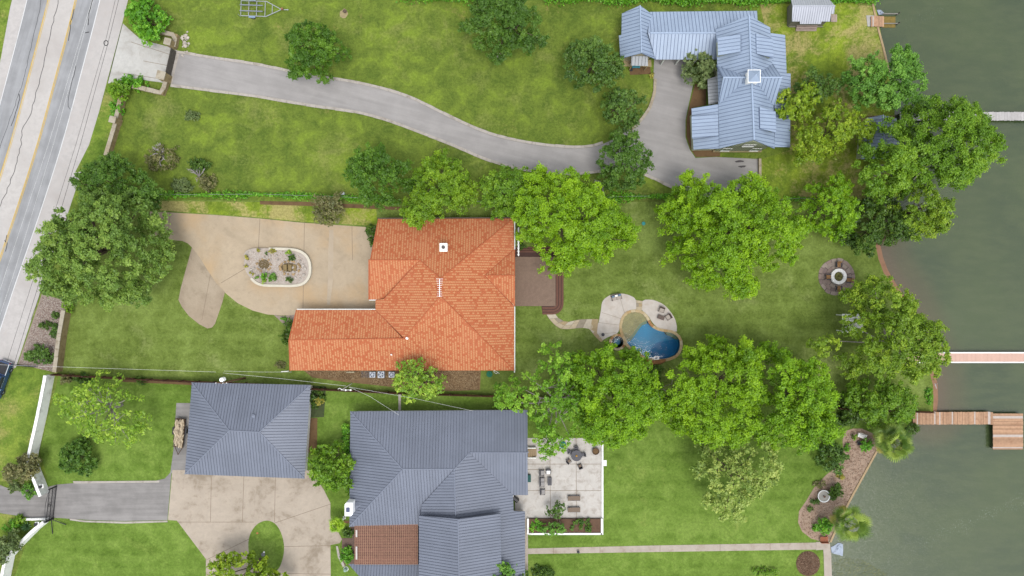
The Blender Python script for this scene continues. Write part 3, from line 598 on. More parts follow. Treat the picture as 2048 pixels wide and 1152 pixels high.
# shed dormers with walls
def dormer(an, poly, zlow):
    pl = sl(an, poly); p = [pl.hit(a, b) for a, b in poly]; q = offset(p, -.25); c0 = [Vector((v.x, v.y)) for v in q]
    vs = [(v.x, v.y, zlow) for v in c0]; top = []
    for v in c0:
        zz = pl.o.z - ((v.x - pl.o.x) * pl.n.x + (v.y - pl.o.y) * pl.n.y) / pl.n.z; top.append((v.x, v.y, zz - .16))
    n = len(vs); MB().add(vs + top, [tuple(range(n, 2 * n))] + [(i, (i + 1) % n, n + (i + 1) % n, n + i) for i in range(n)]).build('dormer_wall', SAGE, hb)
dormer(((1435, 75, 6.4), (1436, 111, 6.4), (1481, 90, 7.45)), [(1435, 76), (1481, 68), (1481, 103), (1436, 111)], 5)
dormer(((1545, 78, 6.4), (1546, 115, 6.4), (1512, 85, 7.4)), [(1512, 67), (1545, 78), (1547, 116), (1513, 107)], 5)
dormer(((1383, 233, 3.9), (1384, 277, 3.9), (1436, 250, 4.75)), [(1383, 233), (1436, 228), (1437, 271), (1384, 277)], 2.8)
dormer(((1551, 223, 6.4), (1552, 264, 6.4), (1519, 235, 7.4)), [(1519, 214), (1551, 223), (1552, 265), (1520, 257)], 5)
# cupola
c = m1.hit(1504, 156); cu = MB().box(c.x - .75, c.x + .75, c.y - .75, c.y + .75, c.z - 1.2, c.z + .9).build('cupola', flat('cupola_white', (.66, .66, .64), .05), hb)
MB().frustum([(c.x - .82, c.y - .82), (c.x + .82, c.y - .82), (c.x + .82, c.y + .82), (c.x - .82, c.y + .82)], c.z + .9, [(c.x - .05, c.y - .05), (c.x + .05, c.y - .05), (c.x + .05, c.y + .05), (c.x - .05, c.y + .05)], c.z + 1.75).build('cupola_roof', BLUE, cu)
MB().box(c.x - .9, c.x + .9, c.y - .9, c.y + .9, c.z + .82, c.z + .898).build('cupola_trim', MATS['cupola_white'], cu)
# walls of the blue house
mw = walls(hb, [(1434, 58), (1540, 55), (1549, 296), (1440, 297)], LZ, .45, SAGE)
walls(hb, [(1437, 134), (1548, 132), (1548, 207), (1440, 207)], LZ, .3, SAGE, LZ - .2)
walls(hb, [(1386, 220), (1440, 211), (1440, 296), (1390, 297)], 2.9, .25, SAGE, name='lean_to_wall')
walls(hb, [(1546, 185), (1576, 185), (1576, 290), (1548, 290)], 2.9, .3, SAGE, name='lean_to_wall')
walls(hb, [(1247, 31), (1306, 34), (1308, 114), (1245, 113)], 3.0, .35, BEIGE)
for x, y in ((1330, 116), (1360, 116), (1395, 116), (1330, 28), (1380, 28), (1430, 28), (1480, 28)):
    p = P(x, y, 3.0); MB().box(p.x - .1, p.x + .1, p.y - .1, p.y + .1, 0, 3.0).build('post', WINF, hb)
def gab(pl, pa, pb, pt, dz, back, mat):
    a = pl.hit(*pa); b = P(pb[0], pb[1], a.z); t = pl.hit(*pt); v = Vector(back); gable(hb, a + v, b + v, t + v - Vector((0, 0, dz)), mat)
a, b, t = m1.hit(1439, 297), m2.hit(1549, 297), m1.hit(1508, 280); yb = min(v.y for v in mw) + .06
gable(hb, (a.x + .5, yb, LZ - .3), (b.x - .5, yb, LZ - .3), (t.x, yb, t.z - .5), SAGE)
for k in range(18):
    x = a.x + .5 + (b.x - a.x - 1) * (k + .5) / 18; zt = LZ - .3 + (t.z - LZ - .25) * (1 - abs(x - t.x) / ((b.x - a.x) / 2 - .45)); MB().box(x - .035, x + .035, yb - .13, yb - .07, .5, max(zt, 1)).build('batten', SAGE_D, hb)
MB().box(a.x + .35, b.x - .35, yb - .16, yb + .3, 0, .5).build('stone_base', STONE_B, hb)
window(hb, ((a.x + b.x) / 2 + .2, yb - .14, 5.0), 1.7, 1.0, -math.pi / 2, grid=1)
for dx in (-2.2, 2.2): window(hb, ((a.x + b.x) / 2 + dx, yb - .14, 2.0), 1.3, 1.5, -math.pi / 2, grid=1)
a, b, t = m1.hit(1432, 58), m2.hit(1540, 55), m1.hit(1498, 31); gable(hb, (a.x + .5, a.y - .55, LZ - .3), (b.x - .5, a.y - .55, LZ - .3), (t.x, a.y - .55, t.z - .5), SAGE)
a, b, t = g1.hit(1241, 117), g2.hit(1311, 118), g1.hit(1283, 106); gable(hb, (a.x + .5, a.y + .5, 2.8), (b.x - .5, a.y + .5, 2.8), (t.x, a.y + .5, t.z - .3), BEIGE)
a, b, t = g1.hit(1244, 27), g2.hit(1307, 31), g1.hit(1280, 11); gable(hb, (a.x + .5, a.y - .5, 2.8), (b.x - .5, a.y - .5, 2.8), (t.x, a.y - .5, t.z - .3), BEIGE)
for pl, pa, pb, pt, sx in ((w1, (1434, 131), (1437, 210), (1446, 155), 1), (e_1, (1545, 129), (1549, 210), (1563, 155), -1)):
    a = P(pa[0], pa[1], LZ); b = P(pb[0], pb[1], LZ); t = pl.hit(*pt); x = max(a.x, b.x) + .45 if sx > 0 else min(a.x, b.x) - .45
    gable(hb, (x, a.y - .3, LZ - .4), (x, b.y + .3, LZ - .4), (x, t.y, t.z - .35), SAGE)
x = min(v.x for v in mw)
for py in (75, 100, 165, 190): window(hb, (x - .02, P(0, py, 2).y, 1.7), 1.2, 1.4, math.pi)
# entrance awning, small pale roofs
aw = slope(hb, ((1263, 131, 2.4), (1296, 131, 2.4), (1280, 111, 3.1)), [(1263, 112), (1295, 112), (1296, 132), (1262, 131)], GREYL_U, LP, .5, name='porch_roof')
slope(hb, ((1415, 160, 2.6), (1417, 208, 2.6), (1436, 180, 3.0)), [(1415, 158), (1437, 152), (1438, 205), (1417, 209)], GREYL_U, LP, .5, name='porch_roof')
for x, y in ((1264, 130), (1295, 130)):
    p = P(x, y, 2.4); MB().box(p.x - .07, p.x + .07, p.y - .07, p.y + .07, 0, 2.3).build('post', STONE_B, hb)
slab('stone_step', 'tan flagstone landing below the small gable of the blue-roofed house', [(1247, 120), (1302, 120), (1303, 134), (1246, 133)], STONE_B, .12, cat='step')
slab('soil_patch', 'bare earth court with low stone edge beside the teal bench', [(1258, 134), (1300, 134), (1302, 148), (1260, 150)], SOIL, .05, cat='soil')

# ---- grey garage
hg = thing('grey_roofed_garage', 'detached garage with dark grey hipped metal roof', 'garage')
EZ, TZ = 2.9, 5.4
NW, NE, SE, SW, R1, R2 = (384, 765), (621, 770), (609, 957), (370, 948), (459, 861), (519, 864)
GW = .43
q1 = slope(hg, ((*NW, EZ), (*NE, EZ), (*R1, TZ)), [NW, NE, R2, R1], GREY_U, GP, GW)
q2 = slope(hg, ((*NE, EZ), (*SE, EZ), (*R2, TZ)), [NE, SE, R2], GREY_U, GP, GW)
q3 = slope(hg, ((*SE, EZ), (*SW, EZ), (*R1, TZ)), [SE, SW, R1, R2], GREY_U, GP, GW)
q4 = slope(hg, ((*SW, EZ), (*NW, EZ), (*R1, TZ)), [SW, NW, R1], GREY_U, GP, GW)
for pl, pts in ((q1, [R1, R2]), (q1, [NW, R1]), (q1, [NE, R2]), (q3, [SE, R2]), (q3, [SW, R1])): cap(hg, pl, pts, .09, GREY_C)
walls(hg, [NW, NE, SE, SW], EZ, .5, flat('siding_white', (.6, .59, .56), .05))
c = q1.hit(507, 832); MB().lathe((c.x, c.y, c.z - .1), [(.32, 0), (.32, .25), (.1, .4)], 14).build('roof_vent', GREY_C, hg)
for a, b in ((430, 948.6), (550, 953.5)): p = P(a, b, EZ); door(hg, (p.x, p.y + .48, 1.15), 3.6, 2.3, -math.pi / 2 - .04, flat('garage_door_white', (.62, .6, .57), .04), 'garage_door')
for a, b in ((450, 767), (560, 769)): p = P(a, b, EZ); window(hg, (p.x, p.y - .46, 1.7), 1.2, 1.0, math.pi / 2)

# ---- grey house
hh = thing('grey_roofed_house', 'large house with dark grey metal hip and gable roofs and brown pergola', 'house')
EZ, TZ = 2.9, 5.9
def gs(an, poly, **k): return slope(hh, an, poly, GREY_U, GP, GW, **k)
r1 = gs(((701, 823, EZ), (1055, 820, EZ), (850, 938, TZ)), [(701, 823), (1055, 820), (1055, 905), (939, 906), (909, 938), (805, 939)])
r2 = gs(((701, 823, EZ), (699, 1053, EZ), (805, 938, TZ)), [(701, 823), (805, 939), (699, 1053)])
r3 = gs(((699, 1053, EZ), (838, 1050, EZ), (850, 938, TZ)), [(699, 1053), (805, 939), (909, 938), (844, 1009), (840, 1051)])
z5 = r1.hit(1000, 905).z
r4 = gs(((1056, 990, EZ), (1024, 990, EZ), (1000, 905, z5)), [(939, 906), (1055, 905), (1056, 990), (1024, 990)])
r5 = gs(((1027, 990, EZ), (1028, 1020, EZ), (910, 980, TZ)), [(909, 938), (939, 906), (1026, 990), (1027, 1022), (1050, 1023), (1050, 1200), (990, 1200), (990, 1060), (911, 1060)])
r6 = gs(((838, 1030, 4.0), (836, 1010, 4.0), (910, 980, TZ)), [(909, 938), (911, 1060), (838, 1060), (844, 1009)])
r7 = gs(((838, 1031, 4.9), (838, 1200, 4.9), (917, 1100, 7.2)), [(838, 1031), (916, 1038), (919, 1200), (838, 1200)])
r8 = gs(((1001, 1027, 4.9), (1003, 1200, 4.9), (917, 1100, 7.2)), [(916, 1038), (1001, 1027), (1004, 1200), (919, 1200)])
r9 = gs(((697, 1128, 2.7), (838, 1128, 2.7), (780, 1190, 4.2)), [(697, 1128), (838, 1128), (838, 1200), (760, 1200)])
for pl, pts in ((r1, [(805, 938), (909, 938)]), (r1, [(701, 823), (805, 938)]), (r3, [(699, 1053), (805, 939)]), (r1, [(909, 938), (939, 906)]), (r1, [(939, 905), (1055, 905)]), (r5, [(909, 938), (911, 1032)]), (r7, [(916, 1038), (919, 1200)])): cap(hh, pl, pts, .09, GREY_C)
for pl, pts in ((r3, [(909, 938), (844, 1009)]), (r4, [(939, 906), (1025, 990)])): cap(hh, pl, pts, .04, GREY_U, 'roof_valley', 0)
WSID = flat('house_wall_pale', (.55, .52, .47), .05)
walls(hh, [(701, 823), (1055, 820), (1056, 988), (1027, 990), (1026, 1200), (838, 1200), (838, 1053), (699, 1053)], EZ, .45, WSID)
walls(hh, [(1022, 1026), (1050, 1026), (1050, 1200), (1022, 1200)], 2.3, .3, WSID, 2.0)
walls(hh, [(842, 1034), (998, 1032), (1000, 1200), (842, 1200)], 4.9, .2, WSID, z0=2.7, name='upper_wall')
a, b, t = P(842, 1034, 4.9), P(998, 1032, 4.9), r7.hit(916, 1038); gable(hh, (a.x, a.y - .3, 4.7), (b.x, a.y - .3, 4.7), (t.x, a.y - .3, t.z - .15), WSID)
a, b, t = P(1055, 824, EZ), P(1055, 986, EZ), r1.hit(1055, 905); gable(hh, (a.x - .5, a.y, EZ - .2), (a.x - .5, b.y, EZ - .2), (a.x - .5, t.y, t.z - .2), WSID)
MB().box(a.x - .05, a.x + .12, t.y - .08, t.y + .08, t.z - .3, t.z - .1).build('ridge_vent', GREY_C, hh)
for px in (740, 830, 920, 1000): p = P(px, 823, EZ); window(hh, (p.x, p.y - .42, 1.6), 1.5, 1.2, math.pi / 2)
for py in (860, 930, 990): p = P(700, py, EZ); window(hh, (p.x + .42, p.y, 1.6), 1.2, 1.3, math.pi)
for py in (850, 945): p = P(1055, py, EZ); window(hh, (p.x - .42, p.y, 1.25), 2.0, 2.1, 0, 'sliding_door')
c = P(703, 1011, 3.0); chm = MB().prism([(c.x - .55, c.y - .95), (c.x + .35, c.y - .95), (c.x + .6, c.y - .7), (c.x + .6, c.y + 1.0), (c.x - .3, c.y + 1.0), (c.x - .55, c.y + .75)], 0, 4.9).build('chimney', flat('chimney_bright_white', (.78, .78, .77), .03), hh)
MB().box(c.x - .3, c.x + .2, c.y - .3, c.y + .3, 4.9, 5.15).build('chimney_cap', flat('cap_navy', (.05, .06, .11), .1), chm)
a = r2.hit(708, 1000); b = r2.hit(708, 1022); t = r2.hit(724, 1010); t.z = t.z - .02
MB().add([a, b, t, (a.x, (a.y + b.y) / 2, t.z)], [(0, 3, 2), (3, 1, 2), (0, 1, 3)]).build('chimney_cricket', GREY, hh)
for a, b, th in ((843, 1009, 0),): cap(hh, r3, [(844, 1009), (839, 1035)], .05, GREY_U, 'flashing')
# pergola over the entrance court: brown boards under a tan lattice
pg = thing('pergola', 'brown slatted pergola between two grey roofs', 'pergola'); PB = flat('pergola_brown', A(122, 82, 70), .16, 2, .8, rnd=.22, wear=A(88, 56, 46), wamt=.6); PT = flat('pergola_lattice_tan', A(186, 146, 118), .1, 2, .8, rnd=.1)
slab('path', 'paved entrance court under the brown pergola', [(700, 1050), (842, 1050), (842, 1130), (684, 1130), (684, 1076), (705, 1076)], flat('court_brown', A(120, 96, 84), .15), .04, cat='path')
x0, x1 = P(709, 0, 2.9).x, P(836, 0, 2.9).x; y0, y1 = P(0, 1049, 2.9).y, P(0, 1128, 2.9).y
n = 25
for k in range(n):
    y = y0 + (y1 - y0) * (k + .5) / n; MB().box(x0, x1, y - .105, y + .105, 2.9, 2.96).build('slat', PB, pg)
n = 31
for k in range(n):
    x = x0 + .1 + (x1 - x0 - .2) * k / (n - 1); MB().box(x - .028, x + .028, y1 - .1, y0 + .1, 2.963, 2.99).build('batten', PT, pg)
for k in range(0, 26):
    y = y0 + (y1 - y0) * k / 25; MB().box(x0 + .02, x1 - .02, y - .018, y + .018, 2.93, 2.975).build('cross_batten', PT, pg)
for x in (x0 + .15, (x0 + x1) / 2, x1 - .15):
    for y in (y0 - .15, y1 + .15): MB().box(x - .08, x + .08, y - .08, y + .08, .04, 2.9).build('post', PB, pg)
for ya, yb2 in ((1060, 1074), (1093, 1119)):
    a = P(713, ya, 3.05); b = P(713, yb2, 3.05); MB().box(a.x - .12, a.x + .12, b.y, a.y, 2.995, 3.08).build('pale_board', flat('board_bleached', A(222, 214, 208), .1), pg)

# ---- small shed at the top right, cabana by the water
hs_ = thing('garden_shed', 'small shed with whitish corrugated roof and plank steps', 'shed'); SHR = metal('shed_roof_white', A(206, 210, 222)); SHU = flat('shed_seam', A(180, 184, 198), .05)
s1 = slope(hs_, ((1585, 12, 3.4), (1670, 12, 3.4), (1600, 43, 2.5)), [(1585, 12), (1670, 12), (1668, 28), (1662, 28), (1660, 43), (1643, 43), (1642, 48), (1600, 48), (1600, 43), (1584, 43)], SHU, [SHR, SHU], .35, gap=.02)
s2 = slope(hs_, ((1585, 12, 3.4), (1670, 12, 3.4), (1600, -4, 2.5)), [(1585, 12), (1670, 12), (1662, 3), (1655, -3), (1582, -3)], SHU, [GREYL, SHU], .35, gap=.02)
cap(hs_, s1, [(1585, 12), (1670, 12)], .08, SHR)
walls(hs_, [(1586, 0), (1660, 0), (1658, 42), (1586, 42)], 2.5, .1, flat('shed_wall', A(140, 138, 124), .1))
MB().prism(PX([(1577, 16), (1645, 55), (1577, 55)]), 0, .25).build('plank_floor', flat('deck_weathered', A(158, 152, 138), .12, 3), hs_)
WPK = flat('plank_pinkgrey', A(196, 176, 164), .1, 3, .85, rnd=.08)
for k in range(3): a = P(1591, 52 + k * 3.8); b = P(1632, 55 + k * 3.8); MB().box(a.x, b.x, b.y, a.y, .0, .5 - .14 * k).build('step', WPK, hs_)
for k in range(4): a = P(1661 + k * 3, 30); b = P(1663.6 + k * 3, 45); MB().box(a.x, b.x, b.y, a.y, .2, .26).build('plank', WPK, hs_)
hc = thing('lakeside_cabana', 'small pale blue gabled cabana half hidden under lakeside trees', 'cabana')
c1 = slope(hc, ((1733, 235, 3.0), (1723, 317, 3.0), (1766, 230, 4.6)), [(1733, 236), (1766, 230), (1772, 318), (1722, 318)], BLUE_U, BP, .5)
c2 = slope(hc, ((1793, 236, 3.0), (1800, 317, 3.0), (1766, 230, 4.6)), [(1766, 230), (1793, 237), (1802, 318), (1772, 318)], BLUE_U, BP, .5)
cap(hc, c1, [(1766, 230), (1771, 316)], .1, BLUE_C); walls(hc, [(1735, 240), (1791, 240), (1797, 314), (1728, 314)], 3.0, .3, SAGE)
for k in range(9): a = P(1738 + k * 6.5, 232, 1.0); MB().box(a.x - .04, a.x + .04, a.y - .04, a.y + .04, 0, 1).build('rail_post', flat('rail_brown', A(140, 108, 80), .1), hc)
a = P(1738, 232, 1.0); b = P(1790, 232, 1.0); MB().box(a.x, b.x, a.y - .05, a.y + .05, .95, 1.03).build('rail', MATS['rail_brown'], hc)
# ------------------------------------------------------------------ foliage
LEAFMATS = {}
def leafmat(name, dark, mid, light, trans=.35):
    if name in LEAFMATS: return LEAFMATS[name]
    t = NT('leaf_' + name); a = t.attr('tint').outputs['Fac']
    col = t.mix(t.mr(a, 0, .5, 0, 1, False), dark, mid); col = t.mix(t.mr(a, .5, 1, 0, 1, False), col, light)
    d = t.new('BsdfDiffuse'); tr = t.new('BsdfTranslucent'); gl = t.new('BsdfGlossy'); gl.inputs['Roughness'].default_value = .45
    t.l.new(col, d.inputs[0]); tc = t.mix(1.0, col, (1.0, 1.0, .55), 'MULTIPLY'); t.l.new(tc, tr.inputs[0]); gl.inputs[0].default_value = (.8, .85, .8, 1)
    m1 = t.new('MixShader'); m1.inputs[0].default_value = trans; t.l.new(d.outputs[0], m1.inputs[1]); t.l.new(tr.outputs[0], m1.inputs[2])
    m2 = t.new('MixShader'); m2.inputs[0].default_value = .02; t.l.new(m1.outputs[0], m2.inputs[1]); t.l.new(gl.outputs[0], m2.inputs[2])
    t.l.new(m2.outputs[0], t.n['Material Output'].inputs[0]); t.n.remove(t.p); LEAFMATS[name] = t.mat; return t.mat
LF = 1.14
def LA(r, g, b): return A(r, g, b * .82, LF)
PAL = {
 'lime': leafmat('lime', LA(88, 128, 10), LA(118, 158, 18), LA(152, 190, 36)),
 'lime2': leafmat('lime2', LA(80, 122, 12), LA(110, 152, 20), LA(150, 190, 38)),
 'mid2': leafmat('mid2', LA(78, 112, 18), LA(106, 142, 28), LA(142, 174, 46)),
 'open': leafmat('open', LA(80, 124, 26), LA(108, 154, 42), LA(152, 192, 74)),
 'mid': leafmat('mid', LA(73, 108, 22), LA(99, 138, 33), LA(136, 170, 52)),
 'green': leafmat('green', LA(56, 92, 24), LA(78, 116, 34), LA(108, 146, 48)),
 'deep': leafmat('deep', LA(55, 88, 30), LA(76, 111, 41), LA(106, 140, 58)),
 'olive': leafmat('olive', LA(56, 84, 36), LA(78, 110, 48), LA(110, 140, 70)),
 'oak': leafmat('oak', LA(80, 110, 52), LA(110, 141, 68), LA(150, 176, 94)),
 'soft': leafmat('soft', LA(70, 114, 44), LA(98, 144, 62), LA(132, 176, 84)),
 'yellow': leafmat('yellow', LA(92, 122, 22), LA(122, 150, 36), LA(164, 184, 60)),
 'east': leafmat('east', LA(84, 114, 24), LA(110, 142, 36), LA(152, 176, 58)),
 'pale': leafmat('pale', LA(104, 130, 66), LA(142, 164, 92), LA(190, 200, 132)),
 'spring': leafmat('spring', LA(88, 126, 40), LA(124, 160, 56), LA(176, 200, 92)),
 'grey': leafmat('grey', LA(74, 94, 62), LA(102, 120, 84), LA(138, 152, 116)),
 'dark': leafmat('dark', LA(50, 78, 26), LA(70, 99, 36), LA(96, 124, 50)),
 'vine': leafmat('vine', LA(64, 116, 26), LA(92, 150, 40), LA(136, 186, 66)),
 'brownish': leafmat('brownish', LA(86, 92, 62), LA(112, 112, 84), LA(146, 140, 112)),
 'gold': leafmat('gold', LA(120, 120, 50), LA(156, 150, 74), LA(190, 182, 110)),
 'twig': leafmat('twig', LA(110, 104, 104), LA(146, 138, 138), LA(184, 174, 174), .1),
 'agave': leafmat('agave', LA(74, 112, 84), LA(98, 138, 108), LA(134, 168, 140), .1)}
BARK = flat('bark_brown', A(112, 96, 80), .25, 4, .95, bump=.4); BARKP = flat('bark_pale', A(186, 178, 168), .18, 4, .95); DEADW = flat('dead_wood', A(188, 180, 180), .2, 4, .95)

def leaf_mesh(name, pos, nrm, ln, wd, tint, mat, parent, tang=None):
    N = len(pos); nrm = nrm / (np.linalg.norm(nrm, axis=1, keepdims=True) + 1e-9)
    r = RNG.normal(size=(N, 3)) if tang is None else tang
    t = r - (r * nrm).sum(1, keepdims=True) * nrm; t /= (np.linalg.norm(t, axis=1, keepdims=True) + 1e-9); b = np.cross(nrm, t)
    ln = ln[:, None]; wd = wd[:, None]
    V = np.stack([pos - t * ln, pos + b * wd - nrm * wd * .25, pos + t * ln, pos - b * wd - nrm * wd * .25], 1).reshape(-1, 3)
    me = bpy.data.meshes.new(name); me.vertices.add(4 * N); me.vertices.foreach_set('co', V.ravel().astype(np.float32))
    me.loops.add(4 * N); me.loops.foreach_set('vertex_index', np.arange(4 * N, dtype=np.int32)); me.polygons.add(N)
    me.polygons.foreach_set('loop_start', np.arange(0, 4 * N, 4, dtype=np.int32)); me.polygons.foreach_set('loop_total', np.full(N, 4, dtype=np.int32))
    a = me.attributes.new('tint', 'FLOAT', 'POINT'); a.data.foreach_set('value', np.repeat(np.clip(tint, 0, 1), 4).astype(np.float32))
    me.materials.append(mat); me.update(); me.validate()
    o = bpy.data.objects.new(name, me); COL.objects.link(o)
    if parent: o.parent = parent
    return o
def inside(pts, poly):
    x, y = pts[:, 0], pts[:, 1]; c = np.zeros(len(pts), bool); n = len(poly)
    for i in range(n):
        x1, y1 = poly[i - 1]; x2, y2 = poly[i]
        if y1 == y2: continue
        c ^= ((y1 > y) != (y2 > y)) & (x < (x2 - x1) * (y - y1) / (y2 - y1) + x1)
    return c
def edge_dist(pts, poly):
    d = np.full(len(pts), 1e9)
    for i in range(len(poly)):
        a = np.array(poly[i - 1]); b = np.array(poly[i]); e = b - a; t = np.clip(((pts - a) @ e) / (e @ e + 1e-9), 0, 1); d = np.minimum(d, np.linalg.norm(pts - (a + t[:, None] * e), axis=1))
    return d
def scatter_in(poly, spacing, maxn=2000, inset=0.0):
    p = np.array(poly); lo, hi = p.min(0), p.max(0); ar = np.prod(hi - lo); K = int(min(20000, ar / spacing ** 2 * 6 + 60))
    c = RNG.uniform(lo, hi, (K, 2)); c = c[inside(c, poly)]
    d = edge_dist(c, poly); c = c[d > inset]; acc = []
    for q in c:
        if len(acc) == 0 or np.min(((np.array(acc) - q) ** 2).sum(1)) > spacing ** 2:
            acc.append(q)
            if len(acc) >= maxn: break
    acc = np.array(acc); return acc, edge_dist(acc, poly)
NLEAF = 0
def crown(parent, poly, h, pal, rc=1.0, dens=1.0, leaf=.15, zb=.28, gaps=.0, under=.6, flatn=.42, zj=.62, name='crown', wl=.55):
    """leafy crown: leaf-sized faces gathered into clumps that fill the outline with a domed, uneven top"""
    global NLEAF
    C, d = scatter_in(poly, rc * 1.1, 2000, rc * .36)
    if len(C) == 0: C = np.array(poly).mean(0)[None]; d = np.array([rc])
    Rm = max(d.max() * .95, rc * .6); t = np.clip(d / Rm, 0, 1); z0 = zb * h
    zt = z0 + (h - z0) * np.sqrt(np.clip(1 - (1 - t) ** 2, 0, 1)) - rc * .7
    zt = np.maximum(zt + RNG.normal(0, zj * rc * 1.2, len(C)), z0 * .6 + rc * .3)
    keep = RNG.random(len(C)) > gaps; C, zt, t = C[keep], zt[keep], t[keep]
    rad = rc * RNG.uniform(.68, 1.3, len(C)); lay = np.ones(len(C))
    if under > 0:
        k = RNG.random(len(C)) < under; U = C[k] + RNG.normal(0, rc * .5, (k.sum(), 2)); zu = z0 + (zt[k] - z0) * RNG.uniform(.25, .75, k.sum())
        C2 = np.concatenate([C, U]); zt = np.concatenate([zt, zu]); rad = np.concatenate([rad, rc * RNG.uniform(.8, 1.2, k.sum())]); lay = np.concatenate([lay, np.full(k.sum(), .7)])
    else: C2 = C
    n = np.maximum((dens * lay * 150 * (rad / 1.0) ** 2 * (.26 / leaf) ** 2).astype(int), 6)
    idx = np.repeat(np.arange(len(C2)), n); N = len(idx)
    MS = 11; us = RNG.normal(size=(len(C2), MS, 3)); us[:, :, 2] += .55; us /= np.linalg.norm(us, axis=2, keepdims=True); ks = RNG.integers(0, MS, N); rs_ = RNG.uniform(.62, 1.16, (len(C2), MS)); ts = RNG.normal(0, .12, (len(C2), MS))
    sub = us[idx, ks] * rs_[idx, ks][:, None]; g = RNG.normal(0, .17, (N, 3)); u = sub + g
    pos = np.stack([C2[idx, 0], C2[idx, 1], zt[idx]], 1) + u * rad[idx][:, None] * np.array([1, 1, .8]); u = us[idx, ks] * .6 + g * 2.0
    nr = u * .45 + np.array([0, 0, .65]) + RNG.normal(size=(N, 3)) * flatn
    ln = leaf * RNG.uniform(.65, 1.3, N); wd = ln * wl * RNG.uniform(.8, 1.2, N)
    tc = RNG.normal(.5, .13, len(C2)); tint = tc[idx] + ts[idx, ks] + RNG.normal(0, .13, N)
    NLEAF += N
    return leaf_mesh(name, pos, nr, ln, wd, tint, PAL[pal], parent), np.column_stack([C2, zt])
def limbs(parent, base, h, cl, mat, r=.25, nb=7, mn=.3, name='trunk'):
    b = Vector(base); top = Vector((np.mean(cl[:, 0]), np.mean(cl[:, 1]), h * .55)); m = MB()
    fork = b.lerp(top, .45); fork.z = h * mn
    m.tube([b, b.lerp(fork, .5) + Vector((random.uniform(-.1, .1), random.uniform(-.1, .1), 0)), fork], [r * 1.25, r, r * .85], 8)
    idx = RNG.permutation(len(cl))[:nb]
    for i in idx:
        e = Vector(cl[i]); mid = fork.lerp(e, .5) + Vector((random.uniform(-.5, .5), random.uniform(-.5, .5), .35))
        m.tube([fork, mid, e], [r * .6, r * .36, r * .12], 6)
        for k in range(2):
            f = Vector(cl[RNG.integers(len(cl))])
            if (f - mid).length < h * .5: m.tube([mid, mid.lerp(f, .6) + Vector((0, 0, .3)), f], [r * .3, r * .2, r * .07], 5)
    return m.build(name, mat, parent)
def tree(label, poly, h, pal, base=None, rc=1.0, dens=1.0, leaf=.15, bark=BARK, name='tree', cat='tree', group=None, nb=8, r=None, **kw):
    global RNG; RNG = np.random.default_rng(zlib.crc32(label.encode())); random.seed(label)
    zm = h * .62; pw = [(q.x, q.y) for q in PX(poly, zm)]; c = np.mean(np.array(pw), 0)
    bx, by = (P(*base)[:2] if base else (c[0], c[1])); t = thing(name, label, cat, (bx, by, 0), 0, group)
    pl = [(x - bx, y - by) for x, y in pw]
    _, cl = crown(t, pl, h, pal, rc, dens, leaf, **kw)
    limbs(t, (0, 0, -.1), h, cl, bark, r or .018 * h + .06, nb); return t
def blob(cx, cy, rx, ry, n=12, j=.14): return [(cx + rx * (1 + random.uniform(-j, j)) * math.cos(2 * math.pi * k / n), cy + ry * (1 + random.uniform(-j, j)) * math.sin(2 * math.pi * k / n)) for k in range(n)]
def bush(label, cx, cy, rx, ry, h, pal, leaf=.16, rc=.5, dens=1.0, name='shrub', cat='shrub', group=None, **kw):
    pw = [(q.x, q.y) for q in PX(blob(cx, cy, rx, ry), h * .5)]; b = P(cx, cy, h * .4); t = thing(name, label, cat, (b.x, b.y, 0), 0, group)
    kw.setdefault('under', .3); kw.setdefault('zb', .1)
    _, cl = crown(t, [(x - b.x, y - b.y) for x, y in pw], h, pal, rc, dens, leaf, name='foliage', **kw); limbs(t, (0, 0, -.05), h, cl, BARK, .05, 4, .2, 'stem'); return t

# ---- trees, each outline at its own height
T = tree
T('round dark green tree overhanging the upper edge of the curving driveway', [(573, 100), (583, 64), (600, 48), (625, 42), (650, 54), (680, 85), (690, 106), (684, 130), (660, 142), (640, 152), (633, 161), (618, 152), (600, 152), (582, 150), (577, 128)], 7.5, 'green', rc=.95)
T('tall green tree cut by the top edge of the picture', [(920, 60), (938, 22), (955, 0), (985, -18), (1030, -15), (1060, 0), (1064, 22), (1080, 45), (1091, 72), (1075, 84), (1050, 95), (1030, 92), (1010, 109), (985, 106), (965, 90), (940, 80)], 9, 'deep', rc=1.0)
T('feathery dark tree left of the blue garage gable', [(1124, 130), (1130, 102), (1150, 86), (1180, 76), (1215, 84), (1246, 104), (1246, 138), (1228, 170), (1195, 178), (1165, 174), (1138, 160)], 6.5, 'olive', rc=.8, leaf=.2, dens=.95, gaps=.05)
T('smaller feathery tree in the bend of the driveway below the blue garage', [(1198, 215), (1204, 188), (1230, 172), (1260, 180), (1286, 195), (1288, 220), (1270, 246), (1245, 268), (1222, 264), (1205, 245)], 5.5, 'olive', rc=.75, leaf=.2, dens=.8, gaps=.15)
T('grey-green crape myrtle in front of the breezeway', [(1369, 140), (1373, 116), (1395, 98), (1420, 98), (1438, 115), (1438, 142), (1422, 160), (1400, 173), (1385, 166)], 4.5, 'grey', rc=.6, leaf=.17, dens=1.2)
T('dark green tree standing over the driveway fork', [(1184, 335), (1200, 312), (1205, 286), (1230, 272), (1265, 271), (1295, 293), (1308, 310), (1302, 340), (1290, 357), (1265, 376), (1225, 379), (1208, 360)], 8, 'deep', rc=.9)
T('dark green bushy tree above the vine fence left of the red-roofed house', [(688, 345), (700, 324), (725, 300), (760, 286), (787, 310), (816, 335), (819, 365), (800, 387), (780, 406), (745, 409), (710, 390), (700, 370)], 8, 'green', rc=1.0)
